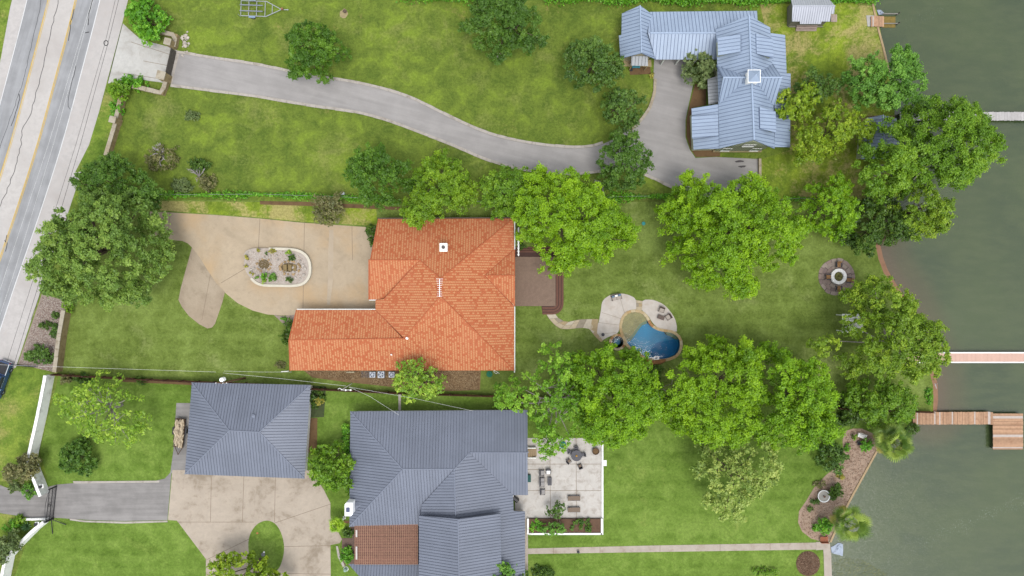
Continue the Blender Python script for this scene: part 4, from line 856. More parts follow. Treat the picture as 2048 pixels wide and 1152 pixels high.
T('yellow-green tree leaning over the upper eave of the red-roofed house', [(795, 430), (810, 405), (824, 386), (830, 350), (850, 325), (886, 304), (920, 330), (947, 380), (940, 402), (905, 416), (880, 436), (862, 430), (845, 446), (820, 454)], 9, 'mid2', base=(885, 405), rc=1.0, dens=.9)
T('mid-green tree between the driveway and the red-roofed house', [(958, 385), (973, 355), (1000, 334), (1060, 334), (1075, 380), (1065, 425), (1035, 434), (1000, 431), (965, 412)], 8.5, 'mid', rc=1.0)
T('big bright green tree shading the brown deck', [(1026, 450), (1030, 410), (1055, 365), (1085, 333), (1130, 345), (1165, 345), (1190, 365), (1215, 400), (1245, 420), (1271, 445), (1269, 497), (1250, 497), (1225, 485), (1215, 516), (1175, 531), (1145, 542), (1110, 540), (1085, 520), (1075, 482), (1045, 475)], 12, 'lime', rc=1.25, leaf=.155)
T('largest bright green tree, on the lawn above the pool', [(1334, 410), (1350, 385), (1370, 350), (1395, 345), (1420, 350), (1440, 370), (1465, 375), (1480, 355), (1510, 350), (1535, 370), (1560, 390), (1575, 410), (1611, 465), (1606, 500), (1585, 526), (1560, 540), (1530, 520), (1508, 535), (1516, 570), (1502, 600), (1465, 590), (1440, 575), (1410, 570), (1385, 560), (1365, 525), (1345, 490), (1339, 455)], 13, 'lime', rc=1.3, leaf=.155)
T('rounded bright green tree beside the dark lakeside thicket', [(1603, 410), (1620, 380), (1645, 360), (1690, 351), (1702, 375), (1697, 400), (1707, 420), (1707, 455), (1680, 472), (1650, 466), (1625, 450), (1608, 430)], 8.5, 'lime2', rc=1.0)
T('soft light green tree at the water edge near the small shed', [(1687, 150), (1695, 125), (1720, 115), (1740, 97), (1790, 94), (1815, 105), (1836, 140), (1840, 180), (1826, 206), (1790, 221), (1750, 216), (1714, 200), (1698, 175)], 9.5, 'soft', rc=1.1, leaf=.16, dens=1.25, base=(1755, 175))
T('wide spreading green tree reaching over the water beside the grey dock', [(1722, 332), (1740, 299), (1764, 277), (1788, 256), (1820, 228), (1855, 200), (1885, 195), (1900, 207), (1945, 195), (1952, 225), (1980, 245), (2016, 285), (2011, 305), (1980, 322), (1965, 350), (1935, 366), (1905, 385), (1870, 385), (1830, 380), (1780, 385), (1735, 395), (1712, 370)], 13, 'mid', base=(1745, 350), rc=1.3, dens=1.15, zj=.4, bark=BARKP)
T('green tree hanging over the water below the wide spreading tree', [(1800, 385), (1850, 378), (1890, 400), (1906, 430), (1890, 455), (1855, 466), (1830, 472), (1795, 450), (1785, 415)], 9, 'east', base=(1765, 430), rc=.95, dens=.9)
T('dark feathery cedar in the lakeside thicket', [(1695, 440), (1720, 400), (1760, 385), (1800, 415), (1830, 450), (1835, 472), (1800, 482), (1755, 490), (1735, 512), (1705, 497), (1690, 480)], 6, 'dark', base=(1735, 450), rc=.8, leaf=.2)
T('yellow-green tree touching the lake side of the blue roof', [(1549, 205), (1570, 180), (1600, 165), (1626, 175), (1632, 205), (1616, 230), (1590, 246), (1565, 240)], 7, 'yellow', rc=.85, dens=.85, leaf=.22)
T('loose yellow-green tree between the blue house and the cabana', [(1588, 300), (1600, 250), (1640, 225), (1680, 203), (1720, 233), (1747, 260), (1737, 285), (1702, 280), (1682, 305), (1652, 310), (1622, 332), (1600, 320)], 7.5, 'yellow', rc=.85, dens=.8, leaf=.16, gaps=.1)
T('dark small tree behind the yellow-green one at the blue roof', [(1586, 168), (1610, 140), (1640, 143), (1672, 165), (1672, 190), (1650, 205), (1625, 200)], 5.5, 'olive', rc=.8, dens=.7, leaf=.2, gaps=.2)
T('great spreading live oak between the road and the tan driveway', [(64, 540), (78, 500), (90, 460), (112, 430), (140, 415), (150, 390), (190, 372), (270, 388), (306, 415), (310, 450), (336, 490), (326, 520), (331, 545), (306, 560), (290, 592), (260, 612), (220, 617), (180, 612), (155, 602), (110, 602), (80, 580)], 12.5, 'oak', base=(235, 500), rc=1.15, leaf=.16, r=.45)
T('darker green tree behind the great live oak at the roadside', [(148, 355), (160, 340), (190, 330), (215, 314), (270, 320), (286, 340), (316, 370), (319, 400), (300, 412), (270, 405), (230, 395), (200, 402), (165, 390)], 8, 'deep', base=(255, 375), rc=.95)
T('sparse yellow-green young tree beside the white wall', [(100, 800), (130, 785), (165, 760), (200, 748), (235, 755), (265, 790), (290, 815), (296, 850), (275, 882), (235, 896), (190, 890), (160, 860), (130, 838)], 8, 'spring', rc=.75, dens=.34, leaf=.2, gaps=.18, under=.3, bark=BARKP, nb=18)
T('green tree between the grey garage and the grey house', [(613, 950), (624, 910), (645, 890), (670, 884), (696, 905), (704, 940), (697, 970), (666, 986), (635, 966)], 6.5, 'mid', rc=.85, dens=.85, leaf=.22)
T('bright yellow-green tree at the bottom edge by the oval lawn', [(428, 1132), (440, 1110), (470, 1099), (500, 1115), (530, 1115), (545, 1135), (582, 1146), (582, 1175), (500, 1190), (428, 1170)], 6.5, 'yellow', rc=.85, dens=1.0, leaf=.22)
T('airy tree over the lower eave of the red-roofed house', [(789, 755), (804, 720), (840, 717), (872, 730), (887, 765), (892, 785), (862, 796), (830, 799), (800, 786)], 8, 'spring', rc=.75, dens=.6, leaf=.2, gaps=.12, under=.4, nb=12)
T('open-branched tree spreading over the fence left of the pool trees', [(978, 802), (1000, 770), (1040, 755), (1075, 740), (1085, 690), (1110, 684), (1146, 700), (1152, 740), (1168, 770), (1182, 800), (1165, 850), (1145, 882), (1122, 912), (1084, 917), (1078, 890), (1060, 832), (1020, 816)], 10, 'open', base=(1120, 800), rc=.8, dens=.6, leaf=.17, gaps=.26, under=.35, bark=BARKP, nb=18)
T('big bright green tree below the spa end of the pool', [(1150, 722), (1165, 697), (1203, 688), (1240, 698), (1278, 708), (1296, 722), (1312, 750), (1327, 790), (1317, 830), (1292, 862), (1250, 886), (1215, 902), (1178, 892), (1160, 852), (1153, 800), (1145, 760)], 12.5, 'lime2', rc=1.25, leaf=.155)
T('big bright green tree below the deep end of the pool', [(1320, 762), (1340, 720), (1380, 700), (1440, 685), (1495, 673), (1522, 700), (1525, 760), (1508, 830), (1498, 882), (1460, 892), (1410, 887), (1370, 872), (1340, 842), (1318, 800)], 12.5, 'lime', rc=1.3, leaf=.155)
T('bright green tree nearest the lake in the row below the pool', [(1512, 722), (1530, 690), (1570, 688), (1600, 715), (1635, 720), (1672, 765), (1677, 792), (1654, 820), (1682, 845), (1682, 872), (1640, 892), (1600, 912), (1560, 896), (1512, 872), (1505, 820)], 11.5, 'lime2', rc=1.2, leaf=.155)
T('pale silvery-green airy tree on the bottom lawn', [(1383, 930), (1400, 890), (1440, 892), (1490, 870), (1540, 868), (1572, 910), (1562, 962), (1522, 986), (1492, 1002), (1482, 1042), (1450, 1047), (1420, 1022), (1400, 987)], 8.5, 'pale', rc=.85, dens=.62, leaf=.2, gaps=.16, under=.35, nb=12)
T('yellow-green plane tree at the shore over the pink dock', [(1620, 694), (1650, 674), (1696, 674), (1714, 615), (1720, 570), (1760, 554), (1800, 580), (1826, 610), (1822, 640), (1870, 643), (1892, 685), (1896, 700), (1872, 742), (1840, 752), (1800, 772), (1760, 757), (1700, 747), (1690, 712), (1650, 707)], 12, 'east', base=(1770, 690), rc=1.05, dens=.85, leaf=.16, gaps=.05, bark=BARKP)
T('green tree just above the brown wooden dock', [(1698, 772), (1750, 757), (1800, 762), (1827, 780), (1828, 842), (1792, 853), (1750, 847), (1720, 832), (1693, 812)], 7, 'mid', rc=.9, dens=.95)
T('small round-crowned tree beside the tan driveway and vine fence', [(625, 402), (648, 390), (682, 400), (686, 430), (667, 452), (638, 447)], 4.5, 'brownish', rc=.6, dens=.6, leaf=.17, gaps=.1)
T('slender leaning tree growing out of the white planter', [(1092, 1025), (1105, 1010), (1125, 999), (1134, 1012), (1126, 1030), (1105, 1036)], 3.5, 'olive', base=(1122, 1052), rc=.5, dens=.45, leaf=.16, gaps=.1)
T('wispy second tree drooping over the white planter', [(1080, 1055), (1100, 1042), (1125, 1045), (1130, 1062), (1105, 1070), (1085, 1066)], 2.8, 'soft', base=(1112, 1050), rc=.5, dens=.5, leaf=.15)
T('blue-green young tree at the bottom edge against the grey house', [(975, 1150), (985, 1130), (1005, 1120), (1024, 1132), (1028, 1155), (1015, 1175), (985, 1175)], 6, 'soft', rc=.6, dens=.8, leaf=.18)
T('small fine-leaved tree at the bottom edge beside the grey house wall', [(1028, 1150), (1040, 1138), (1052, 1145), (1056, 1165), (1035, 1170)], 3, 'olive', rc=.5, leaf=.16)
T('grey-leaved small tree hanging over the white wall end', [(8, 945), (30, 920), (60, 907), (82, 918), (78, 940), (56, 966), (24, 966)], 4.2, 'brownish', rc=.6, leaf=.17, dens=1.1)
T('grey-leaved small tree at the left edge near the bottom', [(-12, 1090), (12, 1068), (34, 1072), (42, 1090), (26, 1105), (14, 1128), (-12, 1130)], 4.2, 'grey', rc=.6, leaf=.17, dens=1.0)

# ---- shrubs
B = bush
t = T('big bright green shrub beside the concrete apron', [(250, 20), (258, 2), (290, -14), (312, 2), (324, 30), (326, 58), (318, 74), (298, 80), (276, 72), (258, 52)], 4.2, 'vine', rc=.75, leaf=.2, dens=1.2, name='shrub', cat='shrub')
B('round dark green shrub on the lawn inside the white wall', 158, 918, 35, 36, 3.0, 'deep', .18, .6, 1.4)
B('bright sprawling shrub at the corner of the concrete apron', 271, 165, 25, 12, 1.2, 'vine', .18)
B('taller shrub on the stone wall below the apron', 242, 180, 19, 20, 2.2, 'mid', .18)
B('low leafy clump on the stone wall above its pillar', 234, 215, 12, 20, 1.2, 'vine', .17)
B('small grey-green shrub alone on the upper lawn', 385, 232, 15, 10, .9, 'grey', .13, .35)
B('green juniper between the two dead shrubs', 400, 328, 22, 12, 1.2, 'dark', .15, .45)
B('low grey-green shrub above the vine fence near the oak', 365, 372, 20, 15, 1.0, 'grey', .14, .4)
B('sagey bush beside the dead wood on the upper lawn', 322, 318, 34, 26, 1.2, 'brownish', .14, .45, .5, gaps=.25)
B('hazy pinkish bush by the dead branches', 415, 365, 18, 16, 1.2, 'brownish', .13, .4, .6)
B('spiky green shrub in the roadside pebble bed', 84, 710, 31, 17, 1.8, 'olive', .16, .5, 1.2)
B('small round green plant in the roadside pebble bed', 93, 650, 10, 8, .7, 'dark', .12, .3)
B('soft grey plant in the roadside pebble bed beside the wall', 114, 662, 12, 14, .8, 'olive', .12, .3)
B('tiny dark tuft in the upper part of the pebble bed', 111, 631, 8, 7, .5, 'olive', .12, .3)
B('shrub spilling over the top of the pale stone wall', 137, 612, 11, 16, 1.3, 'mid', .15, .4)
B('pale feathery shrub beside the iron-gate lane', 61, 982, 17, 14, 1.5, 'soft', .14, .4, .9)
B('dull green shrub under the grey-leaved tree at the gate', 31, 972, 14, 12, 1.2, 'grey', .14, .4)
B('bright low shrub behind the lower gate wall', 28, 1052, 16, 16, 1.1, 'vine', .15, .4)
B('deep green shrub between the gate wall and the lane', 40, 1040, 12, 12, 1.0, 'mid', .15, .4)
B('dark shrub at the upper left corner of the red-roofed house', 745, 461, 9, 10, 1.4, 'dark', .14, .4)
B('second dark shrub against the left wall of the red-roofed house', 745, 485, 7, 10, 1.2, 'dark', .14, .4)
B('spiky dark plant at the pebble corner of the red-roofed house', 579, 649, 10, 13, 1.0, 'dark', .15, .4)
B('small light green cushion plant at the pebble corner', 567, 636, 6, 5, .5, 'vine', .11, .3)
B('dark shrub lower on the left wall of the red-roofed house', 574, 676, 10, 12, 1.1, 'dark', .14, .4)
B('feathery shrub below the last bright tree by the mulch bed', 1660, 915, 28, 30, 2.0, 'olive', .17, .6, .8)
B('dense dark green oval bush beside the white fountain bowl', 1671, 982, 13, 17, 1.6, 'dark', .15, .45, 1.5)
B('bright green bush at the foot of the lower palm', 1645, 1050, 17, 16, 1.4, 'vine', .17, .45)
B('bright green clump beside the upper palm', 1730, 890, 14, 12, 1.1, 'vine', .16, .4)
B('tiny tuft beside the wooden bench in the mulch bed', 1706, 874, 7, 6, .5, 'mid', .13, .3)
B('spiky tuft in the upper part of the mulch bed', 1694, 896, 7, 8, .5, 'vine', .13, .3)
B('small golden tuft in the middle of the mulch bed', 1681, 953, 8, 7, .5, 'gold', .13, .3)
B('grey-green low plant above the white fountain bowl', 1640, 968, 14, 8, .5, 'brownish', .13, .3)
B('tiny tuft below the white fountain bowl', 1630, 1002, 7, 6, .4, 'olive', .12, .3)
B('tiny tuft lower in the mulch bed', 1620, 1017, 6, 5, .4, 'olive', .12, .3)
B('shrub under the trees at the dock root', 1690, 835, 25, 18, 1.5, 'dark', .17, .55)
B('dark shrub at the shore end of the brown dock', 1822, 858, 14, 10, 1.4, 'dark', .15, .4)
B('leafy shrub along the left wall of the grey house', 694, 880, 8, 34, 1.2, 'vine', .16, .45)
B('low hedge beside the left wall of the grey house', 697, 965, 8, 24, 1.0, 'mid', .16, .4)
B('green bed shrub below the white chimney', 694, 1065, 10, 8, .9, 'dark', .14, .4)
B('ground-cover mound left of the pergola foot', 694, 1110, 13, 17, .6, 'vine', .14, .4, 1.3)
B('dark leafy bed plant beside the grey garage', 632, 795, 15, 22, .8, 'dark', .16, .45, .9)
B('bronze-leaved plant in the bed beside the grey garage', 636, 803, 8, 8, .9, 'gold', .16, .35)
B('weedy patch of tall grass at the bottom edge below the path', 1085, 1145, 22, 10, .8, 'dark', .15, .4)
B('grass clump on the bottom lawn at the lower edge', 1530, 1143, 30, 8, .5, 'mid', .15, .4, .5)
B('green weeds along the fence behind the grey garage roof', 285, 761, 12, 7, .8, 'dark', .14, .35)
B('grey-green weeds at the left end of the wooden fence', 133, 757, 12, 12, 1.0, 'brownish', .14, .35)
B('dark ivy clump along the wooden fence near the white wall', 165, 757, 16, 8, 1.1, 'dark', .15, .4)
B('small shrub behind the white railing of the brown deck', 1043, 492, 6, 8, .8, 'dark', .13, .3)
B('undergrowth below the gap between the pool trees', 1310, 745, 14, 18, 1.2, 'dark', .15, .45)
B('undergrowth beside the bare trunk below the pool', 1330, 815, 20, 22, 1.2, 'dark', .16, .5, .8)
B('green plants along the fence above the brown dock', 1700, 815, 30, 14, 1.3, 'dark', .16, .5)
gb = 'bushes in the white planter'
B('bright ground cover filling the left end of the white planter', 1074, 1051, 16, 13, .95, 'vine', .13, .35, 1.6)
for i, (x, y, lb) in enumerate(((1151, 1043, 'clipped bush in the planter, upper row left of centre'), (1160, 1043, 'clipped bush in the planter, upper row second from right'), (1175, 1043, 'clipped bush in the planter, upper row right'), (1143, 1056, 'clipped bush in the planter, lower row left'), (1159, 1056, 'clipped bush in the planter, lower row middle'), (1175, 1057, 'clipped bush in the planter, lower row right'))):
    B(lb, x, y, 6, 5.5, .9, 'deep', .11, .3, 1.3, group=gb)

# ---- vine rows along fences (each row is one planting)
def vine(label, line, wd, h, dens=1.0, pal='vine'):
    c = resample(smooth(PX(line), 4), .5); b = c[0]; t = thing('vine_hedge', label, 'hedge', (b.x, b.y, 0))
    n = int(len(c) * 42 * dens * wd); i = RNG.integers(0, len(c) - 1, n); f = RNG.random(n)[:, None]; cc = np.array([(p.x - b.x, p.y - b.y) for p in c]); q = cc[i] * (1 - f) + cc[i + 1] * f
    zz = h * RNG.uniform(.1, 1.0, n) ** .6 * (.8 + .35 * np.sin(i * .55) * np.sin(i * .17)); ww = wd * (.7 + .4 * np.sin(i * .31 + 1)); off = RNG.normal(0, .42, (n, 2)) * ww[:, None]
    pos = np.column_stack([q + off, zz]); nr = np.column_stack([off * .7, np.full(n, .7)]) + RNG.normal(size=(n, 3)) * .5; ln = RNG.uniform(.12, .24, n)
    leaf_mesh('foliage', pos, nr, ln, ln * .62, RNG.normal(.5, .2, n), PAL[pal], t)
    m = MB()
    for k in range(0, len(c) - 1, 5): m.tube([(c[k].x - b.x, c[k].y - b.y, 0), (c[k].x - b.x, c[k].y - b.y, h * .85)], .03, 5)
    m.tube([(p.x - b.x, p.y - b.y, h * .85) for p in c[::4]], .025, 5); m.build('fence_wire', flat('wire_grey', (.25, .25, .24), .1, 3, .5, .6), t)
vine('bright vine row on the wire fence above the tan driveway', [(318, 390), (400, 391), (512, 390), (620, 393), (700, 396), (790, 402)], .75, 1.1)
vine('vine row on the wire fence between the two big bright trees', [(1215, 396), (1270, 394), (1340, 394)], .9, 1.2, 1.1)
vine('thin vine row on the wire fence left of the lakeside thicket', [(1560, 400), (1600, 398), (1640, 400)], .5, 1.0, .6)
vine('tall vine hedge along the top edge above the breezeway', [(1090, 0), (1180, 2), (1300, 3), (1420, 5), (1530, 5), (1650, 3), (1745, 5)], 1.1, 1.6, 1.1)
vine('leafy hedge along the top edge left of the tall tree', [(800, -4), (850, 0), (905, 2), (960, -2)], .9, 1.5, 1.0)
vine('low vine trailing under the upper eave of the red-roofed house', [(905, 404), (960, 404), (1020, 404)], .6, 1.0, .6, 'mid')

# ---- dead shrubs and bare branches
def dead(label, cx, cy, n, L, mat=DEADW, name='dead_shrub', h=1.2, cat='dead shrub'):
    c = P(cx, cy, 0); t = thing(name, label, cat, (c.x, c.y, 0))
    for k in range(n):
        a = random.uniform(0, 6.28); l = L * random.uniform(.5, 1.1); m = MB(); p1 = Vector((math.cos(a) * l * .45, math.sin(a) * l * .45, h * .6)); p2 = Vector((math.cos(a + .3) * l, math.sin(a + .3) * l, h * random.uniform(.6, 1)))
        m.tube([(0, 0, -.1), p1, p2], [.09, .06, .025], 6)
        for j in range(4):
            q = p1.lerp(p2, random.uniform(.1, .9)); e = q + Vector((random.uniform(-.7, .7), random.uniform(-.7, .7), random.uniform(0, .35))) * L * .35; m.tube([q, e], [.04, .015], 5)
        m.build('branch', mat, t)
    return t
dead('grey leafless shrub on the upper lawn right of the roadside oak', 326, 308, 10, 1.9)
dead('grey leafless shrub with forked trunk above the vine fence', 398, 352, 7, 1.7)
dead('bleached fallen branch beside the driveway tree', 1206, 372, 3, 1.8, name='bare_branch', cat='branch')
dead('bare forked trunk between the two big trees below the pool', 1322, 775, 6, 3.0, BARKP, 'leafless_tree', 6.0, 'tree')
dead('grey twigs in the crown of the tree by the brown dock', 1718, 836, 4, 1.0, name='bare_branch', h=3, cat='branch')

# ---- fan palms
FRONDM = leafmat('palm', LA(66, 94, 36), LA(104, 130, 56), LA(158, 176, 96), .25); FRONDB = leafmat('palm_old', LA(120, 122, 56), LA(156, 146, 76), LA(190, 176, 110), .2); FRONDY = leafmat('palm_young', LA(110, 150, 30), LA(146, 180, 50), LA(186, 208, 86), .3)
def frond_mesh(L, fan, mat, name, tn=.5):
    """petiole then a round fan of narrow pointed blades at its end, along +x"""
    m = MB(); m.tube([(0, 0, 0), (L * .3, 0, .08 * L), (L * .58, 0, .07 * L)], [.035, .028, .02], 5, 0); nb = 17; o = Vector((L * .56, 0, .07 * L))
    for k in range(nb):
        a = math.radians(-fan + 2 * fan * k / (nb - 1)); d = Vector((math.cos(a), math.sin(a), 0)); bl = L * (.46 - .10 * abs(k / (nb - 1) - .5) * 2) * random.uniform(.88, 1.06); s = Vector((-d.y, d.x, 0)); wd = L * .026
        p1 = o + d * bl * .55 + Vector((0, 0, .03)); p2 = o + d * bl * .8 + Vector((0, 0, -.03 * L)); p3 = o + d * bl + Vector((0, 0, -.11 * L))
        m.add([o, p1 + s * wd, p1 - s * wd + Vector((0, 0, .03)), p2 + s * wd * .6, p2 - s * wd * .6, p3], [(0, 2, 1), (1, 2, 4, 3), (3, 4, 5)])
    me = bpy.data.meshes.new(name); me.from_pydata(m.v, [], m.f); me.materials.append(mat)
    a = me.attributes.new('tint', 'FLOAT', 'POINT'); a.data.foreach_set('value', np.clip(RNG.normal(tn, .1, len(m.v)), 0, 1).astype(np.float32)); return me
def palm(label, cx, cy, h, L, base, n=34, old=8, young=False):
    c = P(cx, cy, h); b = P(*base); t = thing('palm_tree', label, 'palm', (b.x, b.y, 0)); d = Vector((c.x - b.x, c.y - b.y, h))
    MB().tube([(0, 0, -.1), d * .5 + Vector((0, 0, .2)), d], [.24, .19, .2], 10).build('trunk', BARK, t)
    ms = [frond_mesh(L, 100, FRONDY if young else FRONDM, 'frond', q) for q in (.05, .3, .55, .8)]; mo = [frond_mesh(L * .95, 85, FRONDB, 'frond', q) for q in (.3, .7)]
    inner = n // 2
    for k in range(-inner, n + old):
        o_ = k >= n; o = bpy.data.objects.new('frond', random.choice(mo if o_ else ms)); COL.objects.link(o); o.parent = t
        el = random.uniform(-.7, -.45) if o_ else (1.0 - 1.25 * (k / n) if k >= 0 else random.uniform(.05, .5)); az = k * 2.39996 + random.uniform(-.25, .25)
        o.matrix_local = Matrix.Translation(d) @ Matrix.Rotation(az, 4, 'Z') @ Matrix.Rotation(-el, 4, 'Y') @ Matrix.Rotation(random.uniform(-.35, .35), 4, 'X'); s = random.uniform(.8, 1.1) if k >= 0 else random.uniform(.4, .6); o.scale = (s, s, s)
palm('bushy fan palm at the top of the mulch bed over the water', 1786, 884, 4.0, 3.3, (1755, 872), 26, 12)
palm('fan palm at the lower end of the mulch bed over the water', 1695, 1045, 5.0, 3.3, (1668, 1028), 17, 3)
palm('small yellow-green fan palm beside the concrete forecourt', 673, 1049, 2.2, 1.35, (680, 1045), 22, 0, True)
# agave rosette by the gate wall
c = P(52, 1053, .3); t = thing('agave', 'blue-green spiky agave rosette beside the lower gate wall', 'agave', (c.x, c.y, 0))
for k in range(36):
    a = k * 2.4; e = 1.3 - 1.2 * k / 36; L = .95; d = Vector((math.cos(a) * math.cos(e), math.sin(a) * math.cos(e), math.sin(e))); s = Vector((-math.sin(a), math.cos(a), 0))
    m = MB(); m.add([s * .04, -s * .04, d * L * .5 + s * .09, d * L * .5 - s * .09, d * L + Vector((0, 0, .05)), d * L * .5 - Vector((0, 0, .06))], [(0, 2, 5, 1), (1, 5, 3), (2, 4, 5), (5, 4, 3), (0, 1, 3, 2), (2, 3, 4)])
    me = m.build('leaf', PAL['agave'], t).data; at = me.attributes.new('tint', 'FLOAT', 'POINT'); at.data.foreach_set('value', [random.uniform(.2, .9)] * 6)

print('LEAVES', NLEAF)
# ------------------------------------------------------------------ walls, gates, fences
STONE_W = concrete('wall_stone', A(200, 190, 170), A(150, 132, 104), .8, A(190, 164, 118), .9, .35); STONE_F = concrete('wall_stone_tan', A(178, 158, 116), A(128, 104, 70), .8, None, 1.4, .4)
WPAINT = flat('wall_white_paint', (.62, .62, .60), .07, 1.5, .85, wear=A(190, 188, 182), wamt=.6)
def wall_run(name, label, line, wd, h, body, capm, cap_over=.05, step=None, piece='capstone', cap_h=.08):
    t = thing(name, label, 'wall'); c = PX(line); L = side_offset(c, -wd / 2); R = side_offset(c, wd / 2)
    MB().prism(L + R[::-1], 0, h - cap_h).build('wall_body', body, t)
    k = resample(c, step or 1.2); L = side_offset(k, -wd / 2 - cap_over); R = side_offset(k, wd / 2 + cap_over)
    for i in range(len(k) - 1):
        e = Vector((k[i + 1].x - k[i].x, k[i + 1].y - k[i].y)).normalized() * .012; j = Vector((random.uniform(-.03, .03), random.uniform(-.03, .03)))
        MB().prism([L[i] + e + j, L[i + 1] - e, R[i + 1] - e, R[i] + e + j], h - cap_h + .002, h + random.uniform(0, .025)).build(piece, capm, t)
    return t
def pillar(label, px, py, w_, h, rz=0.0):
    c = P(px, py); t = thing('stone_pillar', label, 'pillar', (c.x, c.y, 0), rz)
    m = MB(); zz = 0
    n = int(h / .3)
    for k in range(n):
        for s in (-1, 1):
            j = random.uniform(-.02, .02); f = .5 + random.uniform(-.15, .15); x = -w_ / 2 + w_ * f
            b_ = MB().box(-w_ / 2 + j, x - .01, -w_ / 2 if s < 0 else .01, -.01 if s < 0 else w_ / 2, k * .3, k * .3 + .285); b_.box(x + .01, w_ / 2 + j, -w_ / 2 if s < 0 else .01, -.01 if s < 0 else w_ / 2, k * .3, k * .3 + .285); b_.build('stone_course', STONE_F, t)
    MB().box(-w_ / 2 - .07, w_ / 2 + .07, -w_ / 2 - .07, w_ / 2 + .07, n * .3, n * .3 + .12).build('cap_stone', STONE_W, t)
wall_run('stone_wall', 'low pale stone wall from the shrub to the upper gate pillar', [(322, 66), (358, 75), (352, 97)], .55, .9, STONE_F, STONE_W)
wall_run('stone_wall', 'low pale stone wall bent around the grass below the lower gate pillar', [(270, 175), (330, 189), (337, 165)], .55, .9, STONE_F, STONE_W)
wall_run('stone_wall', 'grey stone wall running down beside the road below the apron', [(250, 192), (246, 215), (240, 242)], .5, 1.2, STONE_F, STONE_W)
wall_run('stone_wall', 'stone wall from its square pillar down towards the live oak', [(240, 246), (230, 280), (220, 314)], .5, 1.2, STONE_F, STONE_W)
pillar('square stone pillar on the upper side of the driveway gate', 349, 93, .9, 2.1, -.25)
pillar('thick stone pillar on the lower side of the driveway gate', 336, 159, 1.15, 2.1, -.25)
pillar('square stone pillar in the roadside wall', 239, 245, .85, 1.8, -.25)
# double timber gate
IRON = flat('iron_black', (.02, .02, .022), .15, 3, .5, .3); GATEW = flat('gate_wood_grey', A(104, 98, 90), .15, 3)
def gate_leaf(t, a, b, h, mat, bars=9, name='gate_leaf'):
    a, b = Vector(a), Vector(b); m = MB()
    for z in (.12, h * .55, h): m.bar(a + Vector((0, 0, z)), b + Vector((0, 0, z)), .07, .08)
    for s in (a, b): m.bar(s + Vector((0, 0, .1)), s + Vector((0, 0, h + .04)), .08, .08)
    o = m.build(name, mat, t)
    for k in range(bars):
        q = a.lerp(b, (k + .5) / bars); MB().bar(q + Vector((0, 0, .14)), q + Vector((0, 0, h)), .05, .30 if mat is GATEW else .03).build('gate_board' if mat is GATEW else 'gate_bar', mat, o)
    return o
t = thing('driveway_gate', 'double grey timber gate between the stone pillars', 'gate'); a, b = P(353, 104), P(341, 157); mid = (a + b) / 2
gate_leaf(t, a, a.lerp(b, .49), 1.7, GATEW); gate_leaf(t, a.lerp(b, .51), b, 1.7, GATEW)
# rock heap by the upper pillar
ROCK = flat('rock_pale', A(206, 196, 184), .2, 2, .95, rnd=.25); ROCKT = flat('rock_tan', A(186, 158, 118), .2, 2, .95, rnd=.25)
def rock_bm(r, m=None, c=(0, 0, 0), fl=.6):
    m = m or MB(); v = []; n = 6
    for z, k in ((-.5, .7), (.15, 1.0), (.75, .62)):
        a0 = random.uniform(0, 1); v += [(c[0] + r * k * random.uniform(.75, 1.15) * math.cos(a0 + i * 1.047), c[1] + r * k * random.uniform(.75, 1.15) * math.sin(a0 + i * 1.047), c[2] + r * fl * z + r * fl * .5) for i in range(n)]
    f = [(j * n + i, j * n + (i + 1) % n, (j + 1) * n + (i + 1) % n, (j + 1) * n + i) for j in range(2) for i in range(n)] + [tuple(range(2 * n, 3 * n)), tuple(range(n - 1, -1, -1))]
    return m.add(v, f)
ROCKS = [rock_bm(1.0).build('stone', ROCK) for _ in range(6)]; ROCKD = [o.data for o in ROCKS]
for o in ROCKS: bpy.data.objects.remove(o)
def rocks(parent, pts, rmin, rmax, mat=ROCK, name='stone', z=0.0):
    for x, y in pts:
        o = bpy.data.objects.new(name, random.choice(ROCKD)); COL.objects.link(o); o.parent = parent; r = random.uniform(rmin, rmax); o.location = (x, y, z); o.scale = (r, r * random.uniform(.7, 1), r); o.rotation_euler = (0, 0, random.uniform(0, 6.28))
        if mat is not ROCK: o.data = o.data.copy(); o.data.materials.clear(); o.data.materials.append(mat)
